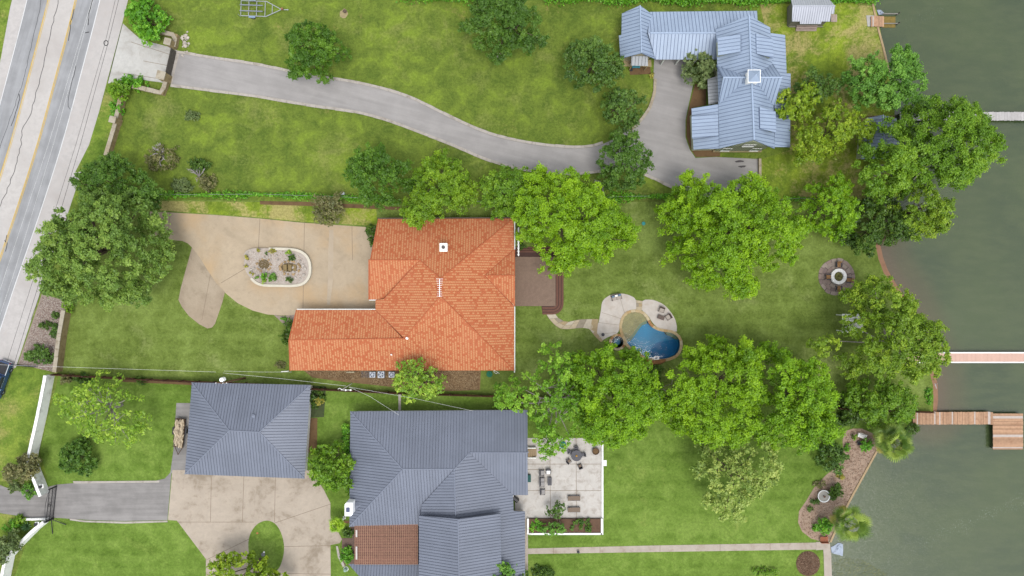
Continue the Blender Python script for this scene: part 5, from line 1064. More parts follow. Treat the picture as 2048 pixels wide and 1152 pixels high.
def pebbles(name, label, poly, n, rmin, rmax, cols, z=.03, excl=None, cat='pebbles'):
    """loose pebbles nobody could count"""
    pw = [(q.x, q.y) for q in PX(poly)]; p = np.array(pw); lo, hi = p.min(0), p.max(0); c = RNG.uniform(lo, hi, (n * 3, 2)); c = c[inside(c, pw)][:n]; N = len(c)
    base = np.array([(1, 0, 0), (-.5, .87, 0), (-.5, -.87, 0), (.2, .1, .8)]); r = RNG.uniform(rmin, rmax, N); a = RNG.uniform(0, 6.28, N); ca, sa = np.cos(a), np.sin(a)
    V = np.zeros((N, 4, 3)); bx = base[None] * r[:, None, None] * RNG.uniform(.7, 1.2, (N, 4, 1)); V[..., 0] = bx[..., 0] * ca[:, None] - bx[..., 1] * sa[:, None] + c[:, None, 0]; V[..., 1] = bx[..., 0] * sa[:, None] + bx[..., 1] * ca[:, None] + c[:, None, 1]; V[..., 2] = bx[..., 2] + z
    f = (np.array([(0, 1, 3), (1, 2, 3), (2, 0, 3)])[None] + 4 * np.arange(N)[:, None, None]).reshape(-1, 3)
    me = bpy.data.meshes.new(name); me.from_pydata(V.reshape(-1, 3).tolist(), [], f.tolist()); at = me.attributes.new('tint', 'FLOAT', 'POINT'); at.data.foreach_set('value', np.repeat(RNG.random(N), 4).astype(np.float32))
    tt = NT('pebbles_' + name); s = tt.attr('tint').outputs['Fac']; col = tt.mix(tt.mr(s, 0, .5, 0, 1, False), cols[0], cols[1]); col = tt.mix(tt.mr(s, .5, 1, 0, 1, False), col, cols[2]); me.materials.append(tt.fin(col, .9))
    o = bpy.data.objects.new(name, me); COL.objects.link(o); tag(o, label, cat, kind='stuff'); return o
t = thing('rock_heap', 'heap of pale rocks beside the upper gate wall', 'rock heap', P(371, 84))
rocks(t, [(random.gauss(0, .3), random.gauss(0, .8)) for _ in range(40)], .12, .28)
pebbles('pebbles', 'mixed pink and white pebbles of the roadside bed', [(86, 592), (138, 606), (131, 640), (117, 735), (110, 744), (40, 728)], 5200, .05, .14, (A(150, 122, 112), A(196, 178, 168), A(232, 222, 212)))
pebbles('pebbles', 'brown and tan pebbles along the lower wall of the red-roofed house', [(606, 740), (700, 740), (790, 742), (960, 742), (957, 778), (905, 780), (890, 770), (800, 758), (780, 772), (740, 768), (745, 755), (690, 760), (628, 750)], 4200, .05, .12, (A(112, 82, 56), A(164, 134, 98), A(208, 186, 148)))
pebbles('mulch_chips', 'scattered pale and brown bark chips of the lakeside mulch bed', [(1692, 864), (1722, 860), (1746, 872), (1755, 892), (1722, 953), (1696, 1002), (1660, 1080), (1624, 1075), (1600, 1055), (1602, 1022), (1632, 977), (1674, 936), (1688, 905)], 4200, .05, .13, (A(150, 116, 94), A(192, 164, 142), A(222, 202, 184)), .03, cat='bark chips')
pebbles('mulch_chips', 'brown bark chips of the round bare patch', [(1616 + 23 * math.cos(k * .2618), 1127 + 24 * math.sin(k * .2618)) for k in range(24)], 900, .05, .14, (A(104, 78, 60), A(142, 114, 92), A(176, 150, 126)), .05, cat='bark chips')
# pale stone retaining wall beside the pebble bed, white wall
t = wall_run('stone_wall', 'pale stone retaining wall between the pebble bed and the middle lawn', [(140, 620), (131, 670), (122, 742)], .5, 1.6, STONE_F, STONE_W)
wall_run('white_wall', 'white painted wall beside the bottom lot, upper length', [(108, 748), (92, 830), (72, 918)], .35, 2.0, WPAINT, WPAINT)
wall_run('white_wall', 'white painted wall angling from the upper length to the iron gate', [(72, 920), (98, 985)], .35, 2.0, WPAINT, WPAINT)
wall_run('white_wall', 'white painted wall curving away below the iron gate', [(103, 1036), (80, 1055), (45, 1090), (28, 1110), (16, 1170)], .35, 1.9, WPAINT, WPAINT)
wall_run('white_wall', 'short thin white wall stub at the lower side of the lane', [(50, 1037), (100, 1036)], .2, .5, WPAINT, WPAINT)
# iron gate with scroll emblem and stays
t = thing('iron_gate', 'black wrought-iron gate with a scroll emblem across the asphalt lane', 'gate'); a, b = P(114, 972), P(107, 1036)
g = gate_leaf(t, a, b, 1.7, IRON, 22)
top = [a.lerp(b, k / 10) + Vector((0, 0, 1.7 + .55 * math.sin(math.pi * k / 10))) for k in range(11)]; MB().tube(top, .035, 6).build('arched_rail', IRON, t)
c = a.lerp(b, .5); ax = (b - a).normalized(); sp = [c + ax * (.32 * math.cos(u * 6.283)) + Vector((0, 0, 1.25 + .32 * math.sin(u * 6.283))) for u in np.linspace(0, 1, 17)]; MB().tube(sp, .03, 6).build('emblem_ring', IRON, t)
sp = [c + ax * (.14 * math.sin(u * 6.283)) + Vector((0, 0, 1.02 + .46 * u)) for u in np.linspace(0, 1, 13)]; MB().tube(sp, .035, 6).build('emblem_scroll', IRON, t)
for q in ((133, 1049), (106, 1067)): MB().bar(b + Vector((0, 0, .5)), P(*q) + Vector((0, 0, .1)), .09, .09).build('gate_stay', IRON, t)
MB().box(b.x - .12, b.x + .12, b.y - .12, b.y + .12, 0, 1.9).build('gate_post', IRON, t); MB().box(a.x - .08, a.x + .08, a.y - .08, a.y + .08, 0, 1.9).build('gate_post', IRON, t)
LAMP = flat('lamp_white', (.7, .7, .68), .05)
for lb, (x, y) in (('white square lantern on the wall end above the iron gate', (84, 972)), ('white square lantern on the wall below the iron gate', (75, 1047))):
    c = P(x, y, 2.0); t = thing('wall_lantern', lb, 'lantern', (c.x, c.y, 2.03)); MB().box(-.28, .28, -.28, .28, 0, .12).build('base', LAMP, t); MB().frustum([(-.14, -.14), (.14, -.14), (.14, .14), (-.14, .14)], .12, [(-.2, -.2), (.2, -.2), (.2, .2), (-.2, .2)], .5).build('lamp_body', IRON, t)
# black fence at the pebble bed end
t = thing('black_fence', 'short black fence panel at the road end of the pebble bed', 'fence'); a, b = P(34, 729), P(76, 733)
for z in (.2, .9): MB().bar(a + Vector((0, 0, z)), b + Vector((0, 0, z)), .05, .07).build('rail', IRON, t)
for k in range(22): q = a.lerp(b, k / 21); MB().bar(q, q + Vector((0, 0, 1.05)), .03, .05).build('picket', IRON, t)
# wooden privacy fence on the lot line
FW = flat('fence_wood', A(104, 74, 60), .25, 3, .9, wear=A(70, 48, 40), wamt=.6); FWC = flat('fence_rail_rust', A(150, 98, 66), .25, 2, .9)
def fence(label, line, h=1.8, step=2.4):
    t = thing('wooden_fence', label, 'fence'); c = resample(PX(line), step)
    for i in range(len(c) - 1):
        a, b = c[i], c[i + 1]; e = (b - a).normalized(); L = (b - a).length; m = MB(); n = int(L / .15); nn = Vector((-e.y, e.x, 0))
        for k in range(n): q = a + e * ((k + .5) * L / n); m.bar(q + Vector((0, 0, .05)), q + Vector((0, 0, h + random.uniform(-.03, .03))), .022, L / n - .012) if False else m.obox(q + Vector((0, 0, h / 2)), (L / n - .012, .025, h + random.uniform(-.05, .02)), Matrix((e, nn, Vector((0, 0, 1)))).transposed())
        m.build('board_section', FW, t)
        for z in (.4, h - .3): MB().bar(a + nn * .05 + Vector((0, 0, z)), b + nn * .05 + Vector((0, 0, z)), .05, .09).build('rail', FWC, t)
        MB().box(a.x - .06, a.x + .06, a.y + .02, a.y + .14, 0, h + .08).build('post', FW, t)
fence('dark wooden fence between the middle lot and the grey garage', [(116, 748), (240, 755), (385, 762), (512, 767), (620, 776)])
fence('dark wooden fence between the red-roofed house and the grey house', [(622, 776), (700, 780), (800, 785), (960, 790), (1060, 793), (1150, 797)])
fence('dark wooden fence behind the trees below the pool', [(1290, 803), (1340, 806)], 1.6)
fence('brown wooden fence running out to the brown dock', [(1640, 812), (1700, 817), (1760, 820), (1860, 823)], 1.5)
slab('stone_edging', 'stone edging line across the narrow side lawn above the grey house', [(797, 786), (802, 786), (802, 823), (797, 823)], KERB, .08, cat='edging')
slab('stone_edging', 'thin concrete strip under the fence above the grey garage', [(232, 757), (384, 764), (384, 770), (232, 763)], SOIL, .03, cat='edging')
# utility pole with lamp and service cables
c = P(490, 756); t = thing('utility_pole', 'wooden utility pole with white transformer on the middle lawn', 'utility pole', (c.x, c.y, 0)); POLE = flat('pole_wood', A(120, 92, 66), .2, 3)
MB().tube([(0, 0, -.2), (0.1, .45, 8.8)], [.17, .12], 10).build('pole', POLE, t)
MB().lathe((.1, .9, 7.9), [(.05, 0), (.30, .02), (.30, .85), (.25, .92), (.05, .95)], 16).build('transformer', flat('transformer_white', (.7, .72, .72), .04), t); MB().bar((-.8, .45, 8.6), (.9, .45, 8.6), .09, .1).build('crossarm', POLE, t)
for x in (-.7, .3, .8): MB().lathe((x, .45, 8.65), [(.05, 0), (.07, .08), (.03, .18)], 8).build('insulator', LAMP, t)
CABW = flat('cable_pale', (.55, .55, .53), .1); CABB = flat('cable_black', (.02, .02, .02), .1)
def cable(label, pts, zs, r, mat, sag=0.0, group='overhead cables'):
    w_ = [P(a, b, z) for (a, b), z in zip(pts, zs)]; out = []
    for a, b in zip(w_, w_[1:]): out += [a.lerp(b, k / 10) - Vector((0, 0, sag * 4 * (k / 10) * (1 - k / 10))) for k in range(10)]
    out.append(w_[-1]); o = MB().tube(out, r, 5).build('overhead_cable', mat); tag(o, label, 'cable', group); return o
cable('pale overhead cable from the road to the utility pole transformer', [(-30, 728), (36, 731), (432, 744)], [8.6, 8.6, 8.6], .012, CABW)
cable('pale service cable from the pole along the fence to the grey house corner', [(446, 746), (560, 757), (692, 772)], [8.4, 7.6, 6.6], .012, CABW)
cable('thin service cable dropping to the upper eave of the grey house', [(698, 774), (740, 793), (798, 830)], [6.4, 5.4, 3.4], .013, CABW)
cable('long white cable from the fence mast to the far roof edge of the grey house', [(698, 774), (830, 797), (946, 822)], [6.4, 5.2, 3.4], .012, CABW)
cable('second thin cable from the pole towards the red-roofed house eave', [(448, 742), (520, 744), (583, 744)], [8.2, 5.6, 3.0], .012, CABW)
cable('black roadside cable over the concrete shoulder, left one', [(240, -40), (210, 86), (152, 288), (61, 576), (-20, 830)], [8] * 5, .02, CABB)
cable('black roadside cable over the concrete shoulder, right one', [(247, -40), (216, 86), (161, 288), (75, 576), (6, 800)], [7.4] * 5, .024, CABB)
cable('pale thin cable above the asphalt lane, left one', [(190, -20), (97, 288), (0, 580)], [9.5] * 3, .010, CABW); cable('pale thin cable above the asphalt lane, right one', [(206, -70), (107, 288), (30, 540), (-20, 690)], [9.5] * 4, .010, CABW)
c = P(212, 86, 7.7); m = MB(); m.tube([(c.x + .3 * math.cos(u), c.y + .36 * math.sin(u), 7.7) for u in np.linspace(0, 6.283, 17)], .06, 6); tag(m.build('cable_coil', CABB), 'round coil of slack black cable above the road shoulder', 'cable coil')
c = P(694, 773, 0); t = thing('cable_mast', 'pale bent service mast on the fence above the grey house', 'mast', (c.x * .97, c.y * .97, 0)); MB().tube([(0, 0, 0), (0, 0, 6.2), (-.3, .25, 6.5), (-.5, .1, 6.4)], .05, 8).build('pipe', CABW, t)
for dx in (0.5, 1.2): MB().lathe((dx, -.1, 5.9), [(.1, 0), (.14, .12), (.05, .22)], 8).build('insulator', LAMP, t)
MB().bar((-.2, -.1, 5.9), (1.4, -.1, 5.9), .06, .06).build('crossarm', CABW, t)

# ------------------------------------------------------------------ fountain island
RIM = flat('island_wall_cream', A(232, 224, 204), .06, 2); isl = thing('fountain_island', 'oval raised rock-garden island with cream wall in the tan driveway', 'rock garden')
OUT = [(489, 520), (489, 508), (497, 499), (512, 495.5), (540, 495.5), (575, 496), (598, 499), (614, 508), (623, 523), (624.5, 545), (619, 560), (608, 570), (590, 574), (560, 574), (530, 573), (514, 568), (503, 558), (494, 546), (489, 532)]
op = smooth(PX(OUT), 3, True); ip = offset([(p.x, p.y) for p in op], -.38); op2 = ccw([(p.x, p.y) for p in op])
MB().prism(offset(op2, -.1), 0, .42).build('gravel_fill', concrete('gravel_pale', A(212, 200, 188), A(180, 160, 144), .5, None, 1.6, .4), isl)
n = len(op2)
for i in range(n):
    a, b, c_, d_ = Vector(op2[i][:2]), Vector(op2[(i + 1) % n][:2]), ip[(i + 1) % n], ip[i]; mp = (a + b) / 2; px = mp.x * S + 1024; py = 576 - mp.y * S
    if px < 536 and py < 555 or px < 503: continue
    MB().prism([a, b, c_, d_], 0, .6).build('rim_stone', RIM, isl)
pebbles('pebbles', 'pale mixed pebbles filling the fountain island', [(495, 518), (505, 503), (580, 502), (612, 518), (616, 548), (598, 566), (530, 566), (505, 548)], 3000, .04, .10, (A(196, 168, 150), A(226, 212, 200), A(244, 238, 230)), .42)
def ring_rocks(cx, cy, rx, ry, n, lo, hi, mat=ROCK, z=.42): rocks(isl, [(P(cx, cy).x + rx / S * math.cos(k * 6.283 / n + random.uniform(-.2, .2)), P(cx, cy).y + ry / S * math.sin(k * 6.283 / n + random.uniform(-.2, .2))) for k in range(n)], lo, hi, mat, 'rock', z)
BASIN = flat('basin_water_brown', A(112, 94, 58), .25, 4, .25); BST = flat('ledge_stone_brown', A(150, 128, 84), .2, 4, .8)
for cx, cy, rx, ry in ((530, 529, 11, 10), (580, 535, 16, 9)):
    c = P(cx, cy); MB().lathe((c.x, c.y, .40), [(1.0, 0), (1.0, .06), (.001, .05)], 20, sx=rx / S, sy=ry / S).build('fountain_basin', BASIN, isl)
for k in range(3): a = P(570 + k * 9, 529); b = P(577 + k * 9, 542); MB().prism([(a.x, a.y), (b.x, a.y - .05), (b.x, b.y), (a.x + .05, b.y + .05)], .4, .85 - .12 * k).build('cascade_ledge', BST, isl)
ring_rocks(530, 530, 14, 12, 14, .16, .30, ROCKT); ring_rocks(582, 536, 20, 13, 18, .15, .28, ROCKT); ring_rocks(560, 516, 30, 4, 12, .14, .26); ring_rocks(600, 540, 12, 18, 9, .2, .36); ring_rocks(520, 543, 16, 8, 9, .18, .32); ring_rocks(504, 520, 10, 18, 12, .1, .2)
gi = 'plants in the fountain island'
for i, (x, y, r_, p_, lb) in enumerate(((585, 515, 6.5, 'dark', 'dark green rounded bush at the upper right of the fountain island'), (583, 559, 7, 'dark', 'dark green bush at the lower right of the fountain island'), (531, 552, 7.5, 'vine', 'bright green bush at the lower left of the fountain island'), (548, 555, 9, 'soft', 'pale feathery plant at the bottom of the fountain island'), (517, 555, 5, 'mid', 'small green plant beside the lower rim gap of the island'), (530, 563, 5, 'spring', 'yellow-green tuft at the lower rim of the island'), (496, 513, 6, 'gold', 'golden grass tuft at the left tip of the island'), (495, 531, 4, 'gold', 'small golden tuft lower on the left tip of the island'), (506, 547, 5.5, 'gold', 'golden grass tuft at the rim gap of the island'), (520, 501, 4.5, 'gold', 'small golden tuft at the upper left of the island'), (548, 503, 5, 'gold', 'golden tuft at the upper middle of the island'), (577, 506, 6, 'spring', 'orange-tinged plant at the upper right of the island'), (535, 508, 3, 'olive', 'tiny grey-green tuft above the left basin'))):
    bush(lb, x, y, r_ * .85, r_ * .8, .75 if r_ > 5 else .55, p_, .10, .26, 1.3, group=gi).location.z = .42

# ------------------------------------------------------------------ deck, trellis, flagstone path, pool
DKB = flat('deck_brown', A(148, 124, 107), .10, 2.0, .85, wear=A(130, 106, 92), wamt=.4); DKS = flat('deck_step_brown', A(122, 84, 70), .12, 2, .85); DKD = flat('step_shadow_dark', A(80, 52, 44), .1)
dk = thing('deck', 'brown timber deck with three rounded steps behind the red-roofed house', 'deck')
def rr(x1, y1, r): # nested step outline with round lower right corner
    return [(1022, 509 - (x1 - 1107) * .75), (x1, 509 - (x1 - 1107) * .75), (x1, y1 - r)] + [(x1 - r + r * math.cos(u), y1 - r + r * math.sin(u)) for u in np.linspace(0.2, 1.57, 6)] + [(1085, y1), (1083, 612), (1022, 612)]
for k, (x1, y1, r) in enumerate(((1127, 629, 22), (1121.5, 623.5, 16), (1116, 618, 11))):
    MB().prism(PX(rr(x1, y1, r)), 0, .16 * (k + 1)).build('step', DKS, dk); MB().prism(PX(rr(x1 - 4.0, y1 - 4.0, max(r - 4, 2))), .16 * (k + 1), .16 * (k + 1) + .006).build('painted_step_shadow', DKD, dk) if k < 3 else None  # thin dark sheet paints the shadow line at the foot of the next tier
a, b = P(1022, 514), P(1108, 612); nb = 40
for k in range(nb):
    y = a.y + (b.y - a.y) * k / nb; y2 = a.y + (b.y - a.y) * (k + 1) / nb; MB().box(a.x, b.x + .2, y2 + .006, y, .5, .64).build('deck_board', DKB, dk)
t = thing('white_trellis', 'white timber trellis beam beside the upper end of the deck', 'trellis'); a, b = P(1037, 455, 2.3), P(1037, 512, 2.3)
MB().box(a.x - .09, a.x + .09, b.y, a.y, 2.2, 2.34).build('beam', WPAINT, t)
for k in range(9): y = b.y + (a.y - b.y) * (k + .5) / 9; MB().box(a.x - .2, a.x + .16, y - .04, y + .04, 2.345, 2.42).build('slat', WPAINT, t)
for y in (a.y - .2, (a.y + b.y) / 2, b.y + .2): MB().box(a.x - .07, a.x + .07, y - .07, y + .07, 0, 2.2).build('post', WPAINT, t)
FL = [flat('flagstone_%d' % i, A(*c), .12, 3, .9, bump=.2) for i, c in enumerate(((206, 190, 160), (190, 168, 130), (214, 202, 180), (186, 150, 104), (172, 160, 140)))]
def paved(name, label, Lp, Rp, step, across, z0, z1, cat, mats=FL, gap=.03, wts=(4, 3, 3, 1, 2), piece='flagstone'):
    t = thing(name, label, cat); L = resample(PX(Lp), .2); R = resample(PX(Rp), .2); n = max(2, int(len(L) * .2 / step))
    row = lambda A_, k: A_[min(int(k * (len(A_) - 1) / n), len(A_) - 1)]
    base = [Vector((p.x, p.y)) for p in L] + [Vector((p.x, p.y)) for p in reversed(R)]; MB().prism(base, z0 - .05, z1 - .03).build('mortar_bed', flat('mortar', A(168, 150, 122), .15), t)
    for i in range(n):
        a, b, c, d = row(L, i), row(L, i + 1), row(R, i + 1), row(R, i); m = across if random.random() < .7 else max(1, across - 1); cut = [0] + sorted(random.uniform((j + .7) / m, (j + 1.3) / m) if j < m - 1 else 1 for j in range(m)); cut[-1] = 1; sk = random.uniform(-.12, .12)
        for u, v in zip(cut, cut[1:]):
            q = [a.lerp(d, u), b.lerp(c, min(max(u + (sk if 0 < u < 1 else 0), 0), 1)), b.lerp(c, min(max(v + (sk if 0 < v < 1 else 0), 0), 1)), a.lerp(d, v)]
            ct = sum(q, Vector()) / 4; q = [(ct + (p - ct) * (1 - gap / max((p - ct).length, .05))) for p in q]
            if abs(area2(q)) < .02: continue
            MB().prism(q, z0, z1 + random.uniform(0, .02)).build(piece, random.choices(mats, wts)[0], t)
    return t
sL = [(v.x, v.y) for v in smooth([Vector(p) for p in ((1110, 627), (1119, 638), (1134, 643.5), (1149, 641), (1164, 638.5), (1197, 638))], 4)]; sR = [(v.x, v.y) for v in smooth([Vector(p) for p in ((1092, 627), (1099, 638.5), (1116, 655), (1134, 658.5), (1159, 656), (1177, 657), (1194, 666))], 4)]
paved('flagstone_path', 'curved tan flagstone path from the deck to the pool', sL, sR, .85, 2, 0, .07, 'path')
slab('pool_deck', 'pale rounded concrete lobe of the pool deck with the loveseat', [(1202, 681), (1196, 672), (1191, 664), (1197, 645), (1199, 636), (1202, 619), (1204, 605), (1211, 596), (1224, 589), (1242, 587), (1260, 591), (1271.5, 600), (1271, 622), (1258, 624), (1248, 632), (1241, 645), (1238, 660), (1232, 668), (1216, 674)], POOLDECK, .06, 3, cat='pool deck', joints=[((1204, 625), (1245, 638)), ((1197, 645), (1238, 650)), ((1238, 588), (1250, 630)), ((1198, 668), (1232, 665))], jw=.04)
slab('pool_deck', 'pale rounded concrete lobe of the pool deck with two armchairs', [(1285, 602), (1298, 599), (1313, 602), (1329, 610.5), (1342, 625), (1351, 641), (1353.5, 663), (1340, 660), (1326, 658), (1314, 654), (1304, 644), (1298, 634), (1290, 625), (1284, 620)], POOLDECK, .06, 2, cat='pool deck')
paved('stone_strip', 'short tan flagstone strip between the two pool deck lobes', [(1272, 600), (1272, 622)], [(1285, 602), (1284, 621)], .55, 2, 0, .075, 'paving')
paved('stone_strip', 'rough flagstone edge along the lower left of the pool deck', [(1178, 641), (1189, 656), (1196, 668), (1206, 681)], [(1172, 652), (1181, 661), (1191, 674), (1202, 684)], .6, 1, 0, .06, 'paving')
LEDGE = flat('pool_ledge_stone', A(200, 168, 104), .22, 1.1, .7, wear=A(150, 130, 84), wamt=.7); STEPM = flat('pool_step_stone', A(150, 160, 120), .15, 1.5, .7); PBLUE = flat('pool_plaster_blue', A(60, 168, 216), .12, .7, .7); PDEEP = flat('pool_plaster_deep', A(38, 140, 200), .14, .7, .7)
pool = thing('swimming_pool', 'freeform swimming pool with tan shallow ledge and deep blue end', 'pool')
def shell(par, poly, z0, z1, mat, name):
    p = ccw(poly); n = len(p); MB().add([(q[0], q[1], z0) for q in p] + [(q[0], q[1], z1) for q in p], [(i + 1 if i + 1 < n else 0, i, n + i, n + (i + 1) % n) for i in range(n)]).build(name, mat, par)
shell(pool, offset(pp2, .1), -1.6, .0, PBLUE, 'pool_wall'); MB().sheet(offset(pp2, .1), -1.55).build('pool_floor', PBLUE, pool)
LG = [(1239, 657), (1243, 638), (1250, 627), (1262, 620), (1275, 620), (1288, 625), (1296, 637)]
MB().prism(PX(LG + [(1296, 648), (1287, 651), (1280, 659), (1272, 671), (1262, 684), (1251, 684), (1243, 672)]), -1.5, -.85).build('pool_step', STEPM, pool)
MB().prism(PX(LG + [(1295, 645), (1285, 649), (1278, 656), (1270, 667), (1261, 680), (1250, 682), (1244, 672)]), -1.4, -.5).build('pool_step', STEPM, pool)
MB().prism(PX(LG + [(1294, 641), (1285, 645), (1279, 650), (1273, 658), (1266, 669), (1258, 677), (1249, 680), (1244, 672)]), -1.3, -.22).build('tanning_ledge', LEDGE, pool)
MB().prism(smooth(PX([(1332, 660), (1345, 662), (1357, 668), (1362, 678), (1353, 679), (1345, 674), (1335, 670)]), 2, True), -1.5, -.45).build('pool_bench', STEPM, pool)
MB().sheet(smooth(PX([(1316, 688), (1335, 684), (1354, 682), (1360, 694), (1352, 708), (1332, 718), (1312, 718), (1304, 706)]), 3, True), -1.546).build('pool_deep_floor', PDEEP, pool)
def clearwater(name, tint):
    t = NT(name); tr = t.new('BsdfTransparent'); tr.inputs[0].default_value = (*tint, 1); gl = t.new('BsdfGlossy'); gl.inputs['Roughness'].default_value = .06; fr = t.new('Fresnel'); fr.inputs[0].default_value = 1.33
    b = t.new('Bump'); b.inputs['Strength'].default_value = .12; b.inputs['Distance'].default_value = .03; t.l.new(t.noise(2.2, 3, .6, None, .8), b.inputs['Height']); t.l.new(b.outputs[0], gl.inputs['Normal']); t.l.new(b.outputs[0], fr.inputs['Normal'])
    m = t.new('MixShader'); t.l.new(fr.outputs[0], m.inputs[0]); t.l.new(tr.outputs[0], m.inputs[1]); t.l.new(gl.outputs[0], m.inputs[2]); t.l.new(m.outputs[0], t.n['Material Output'].inputs[0]); t.n.remove(t.p); return t.mat
CLW = clearwater('pool_water', (.80, .93, .97)); MB().sheet(offset(pp2, .09), -.04).build('pool_water', CLW, pool)
CP = [flat('coping_%d' % i, A(*c), .12, 3, .85, bump=.2) for i, c in enumerate(((212, 188, 144), (202, 172, 124), (220, 202, 164), (184, 138, 92)))]
cl = resample(pp + [pp[0]], .62); cl2 = ccw([(p.x, p.y) for p in cl[:-1]]); co_ = offset(cl2, .42); n = len(cl2)
for i in range(n):
    a, b, c_, d_ = Vector(cl2[i]), Vector(cl2[(i + 1) % n]), co_[(i + 1) % n], co_[i]; e = (b - a).normalized() * .012
    if (b - a).length < .1: continue
    q = [a + e, b - e, c_ - e, d_ + e]; MB().prism(q, 0, .13 + random.uniform(0, .02)).build('coping_stone', random.choices(CP, (4, 3, 3, 1))[0], pool)
spa = thing('hot_tub', 'round blue spa with flagstone rim at the left of the pool', 'spa'); c = P(1235, 684)
sc_ = [(c.x + 1.02 * math.cos(k * .2618), c.y + 1.02 * math.sin(k * .2618)) for k in range(24)]; shell(spa, sc_, -.95, .0, PBLUE, 'spa_wall'); MB().sheet(sc_, -.92).build('spa_floor', PBLUE, spa); MB().lathe((c.x, c.y, 0), [(.5, -.9), (.5, -.35), (1.03, -.35)], 28).build('spa_bench', flat('spa_bench_blue', A(120, 180, 206), .1, 2), spa); MB().sheet(sc_, -.04).build('spa_water', CLW, spa)
for k in range(16):
    a0, a1 = k * .3927 + .012, (k + 1) * .3927 - .012; MB().prism([(c.x + r * math.cos(a), c.y + r * math.sin(a)) for r, a in ((.92, a0), (.92, a1), (1.3, a1), (1.3, a0))], 0, .15 + random.uniform(0, .02)).build('rim_stone', random.choice(CP), spa)
BRK = flat('boulder_orange', A(166, 116, 72), .2, 1.5, .9, bump=.4); t = thing('pool_boulder', 'orange-brown boulder ledge at the lower edge of the pool', 'boulder')
MB().frustum([Vector(p[:2]) for p in PX([(1289, 716), (1300, 719), (1312, 721), (1322, 718), (1334, 717), (1330, 724), (1318, 729), (1304, 731), (1294, 726)])], 0, [Vector(p[:2]) for p in PX([(1291, 717), (1300, 720.5), (1312, 722), (1322, 719.5), (1331, 718.5), (1328, 723), (1317, 727), (1305, 728.5), (1296, 724.5)])], .5).build('boulder', BRK, t)
rocks(t, [tuple(P(1295 + random.uniform(0, 32), 724 + random.uniform(-3, 3))[:2]) for _ in range(8)], .2, .4, BRK, 'rock', .2)
m = MB(); hp = [P(1290 + k * 1.1, 715.5 + math.sin(k) * .4, .12) for k in range(18)] + [P(1311 + 4.5 * math.cos(u * 1.3) + u * .25, 716 + 3.2 * math.sin(u * 1.3), .12 + .01 * u) for u in np.linspace(0, 14, 50)]
tag(MB().tube(hp, .05, 6).build('pool_hose', flat('hose_white', (.75, .75, .74), .04)), 'coiled white cleaner hose floating at the lower pool edge', 'hose')
# ------------------------------------------------------------------ furniture
WIC = flat('wicker_brown', A(118, 102, 94), .15, 6, .8, bump=.3); CUSH = flat('cushion_beige', A(196, 184, 172), .06, 3, .95); CUSHG = flat('cushion_grey', A(176, 172, 170), .06, 3, .95); CUSHB = flat('cushion_blue', A(130, 158, 186), .1, 3, .95); SLNG = flat('sling_taupe', A(142, 124, 108), .08, 8, .9, bump=.2); DKM = flat('metal_charcoal', A(72, 72, 80), .1, 3, .5, .3)
def armchair(label, px, py, rz, w_=.78, d_=.8, cush=CUSH, frame=WIC, group=None, back=.78, name='armchair', cat='armchair', pillows=0, z=.06):
    c = P(px, py); t = thing(name, label, cat, (c.x, c.y, z), rz, group)   # faces -y
    for sx in (-1, 1):
        MB().box(sx * w_ / 2 - .03, sx * w_ / 2 + .03, -d_ / 2, d_ / 2 - .06, .52, .57).build('arm', frame, t)
        for sy in (-d_ / 2 + .05, d_ / 2 - .12): MB().box(sx * w_ / 2 - .035, sx * w_ / 2 + .035, sy - .035, sy + .035, 0, .52).build('leg', frame, t)
    MB().box(-w_ / 2 + .05, w_ / 2 - .05, -d_ / 2 + .02, d_ / 2 - .1, .22, .3).build('seat_frame', frame, t)
    n = 1 if w_ < 1 else 2
    for k in range(n):
        x0 = -w_ / 2 + .06 + (w_ - .12) * k / n; x1 = -w_ / 2 + .06 + (w_ - .12) * (k + 1) / n - .015; MB().frustum([(x0, -d_ / 2 + .03), (x1, -d_ / 2 + .03), (x1, d_ / 2 - .16), (x0, d_ / 2 - .16)], .3, [(x0 + .03, -d_ / 2 + .06), (x1 - .03, -d_ / 2 + .06), (x1 - .03, d_ / 2 - .19), (x0 + .03, d_ / 2 - .19)], .46).build('seat_cushion', cush, t)
    MB().add([(-w_ / 2, d_ / 2 - .12, .25), (w_ / 2, d_ / 2 - .12, .25), (w_ / 2, d_ / 2 - .04, .25), (-w_ / 2, d_ / 2 - .04, .25), (-w_ / 2, d_ / 2, back), (w_ / 2, d_ / 2, back), (w_ / 2, d_ / 2 + .08, back), (-w_ / 2, d_ / 2 + .08, back)], [(3, 2, 1, 0), (4, 5, 6, 7), (0, 1, 5, 4), (1, 2, 6, 5), (2, 3, 7, 6), (3, 0, 4, 7)]).build('backrest', frame, t)
    for k in range(pillows):
        x = -w_ / 2 + w_ * (k + .5) / pillows; MB().obox((x, d_ / 2 - .2, .6), (.42, .16, .4), Matrix.Rotation(-.35, 3, 'X') @ Matrix.Rotation(random.uniform(-.2, .2), 3, 'Y')).build('pillow', [CUSHB, LAMP, CUSHB][k % 3], t)
    return t
R = math.radians
armchair('grey loveseat with blue and white cushions on the pool deck', 1232, 594.5, R(14), 1.5, .82, CUSH, WIC, None, .8, 'loveseat', 'loveseat', 3)
armchair('upper wicker armchair with beige cushion on the right pool deck lobe', 1322, 619.5, R(-20), group='armchairs on the pool deck'); armchair('lower wicker armchair with beige cushion on the right pool deck lobe', 1335.5, 633.5, R(-58), group='armchairs on the pool deck')
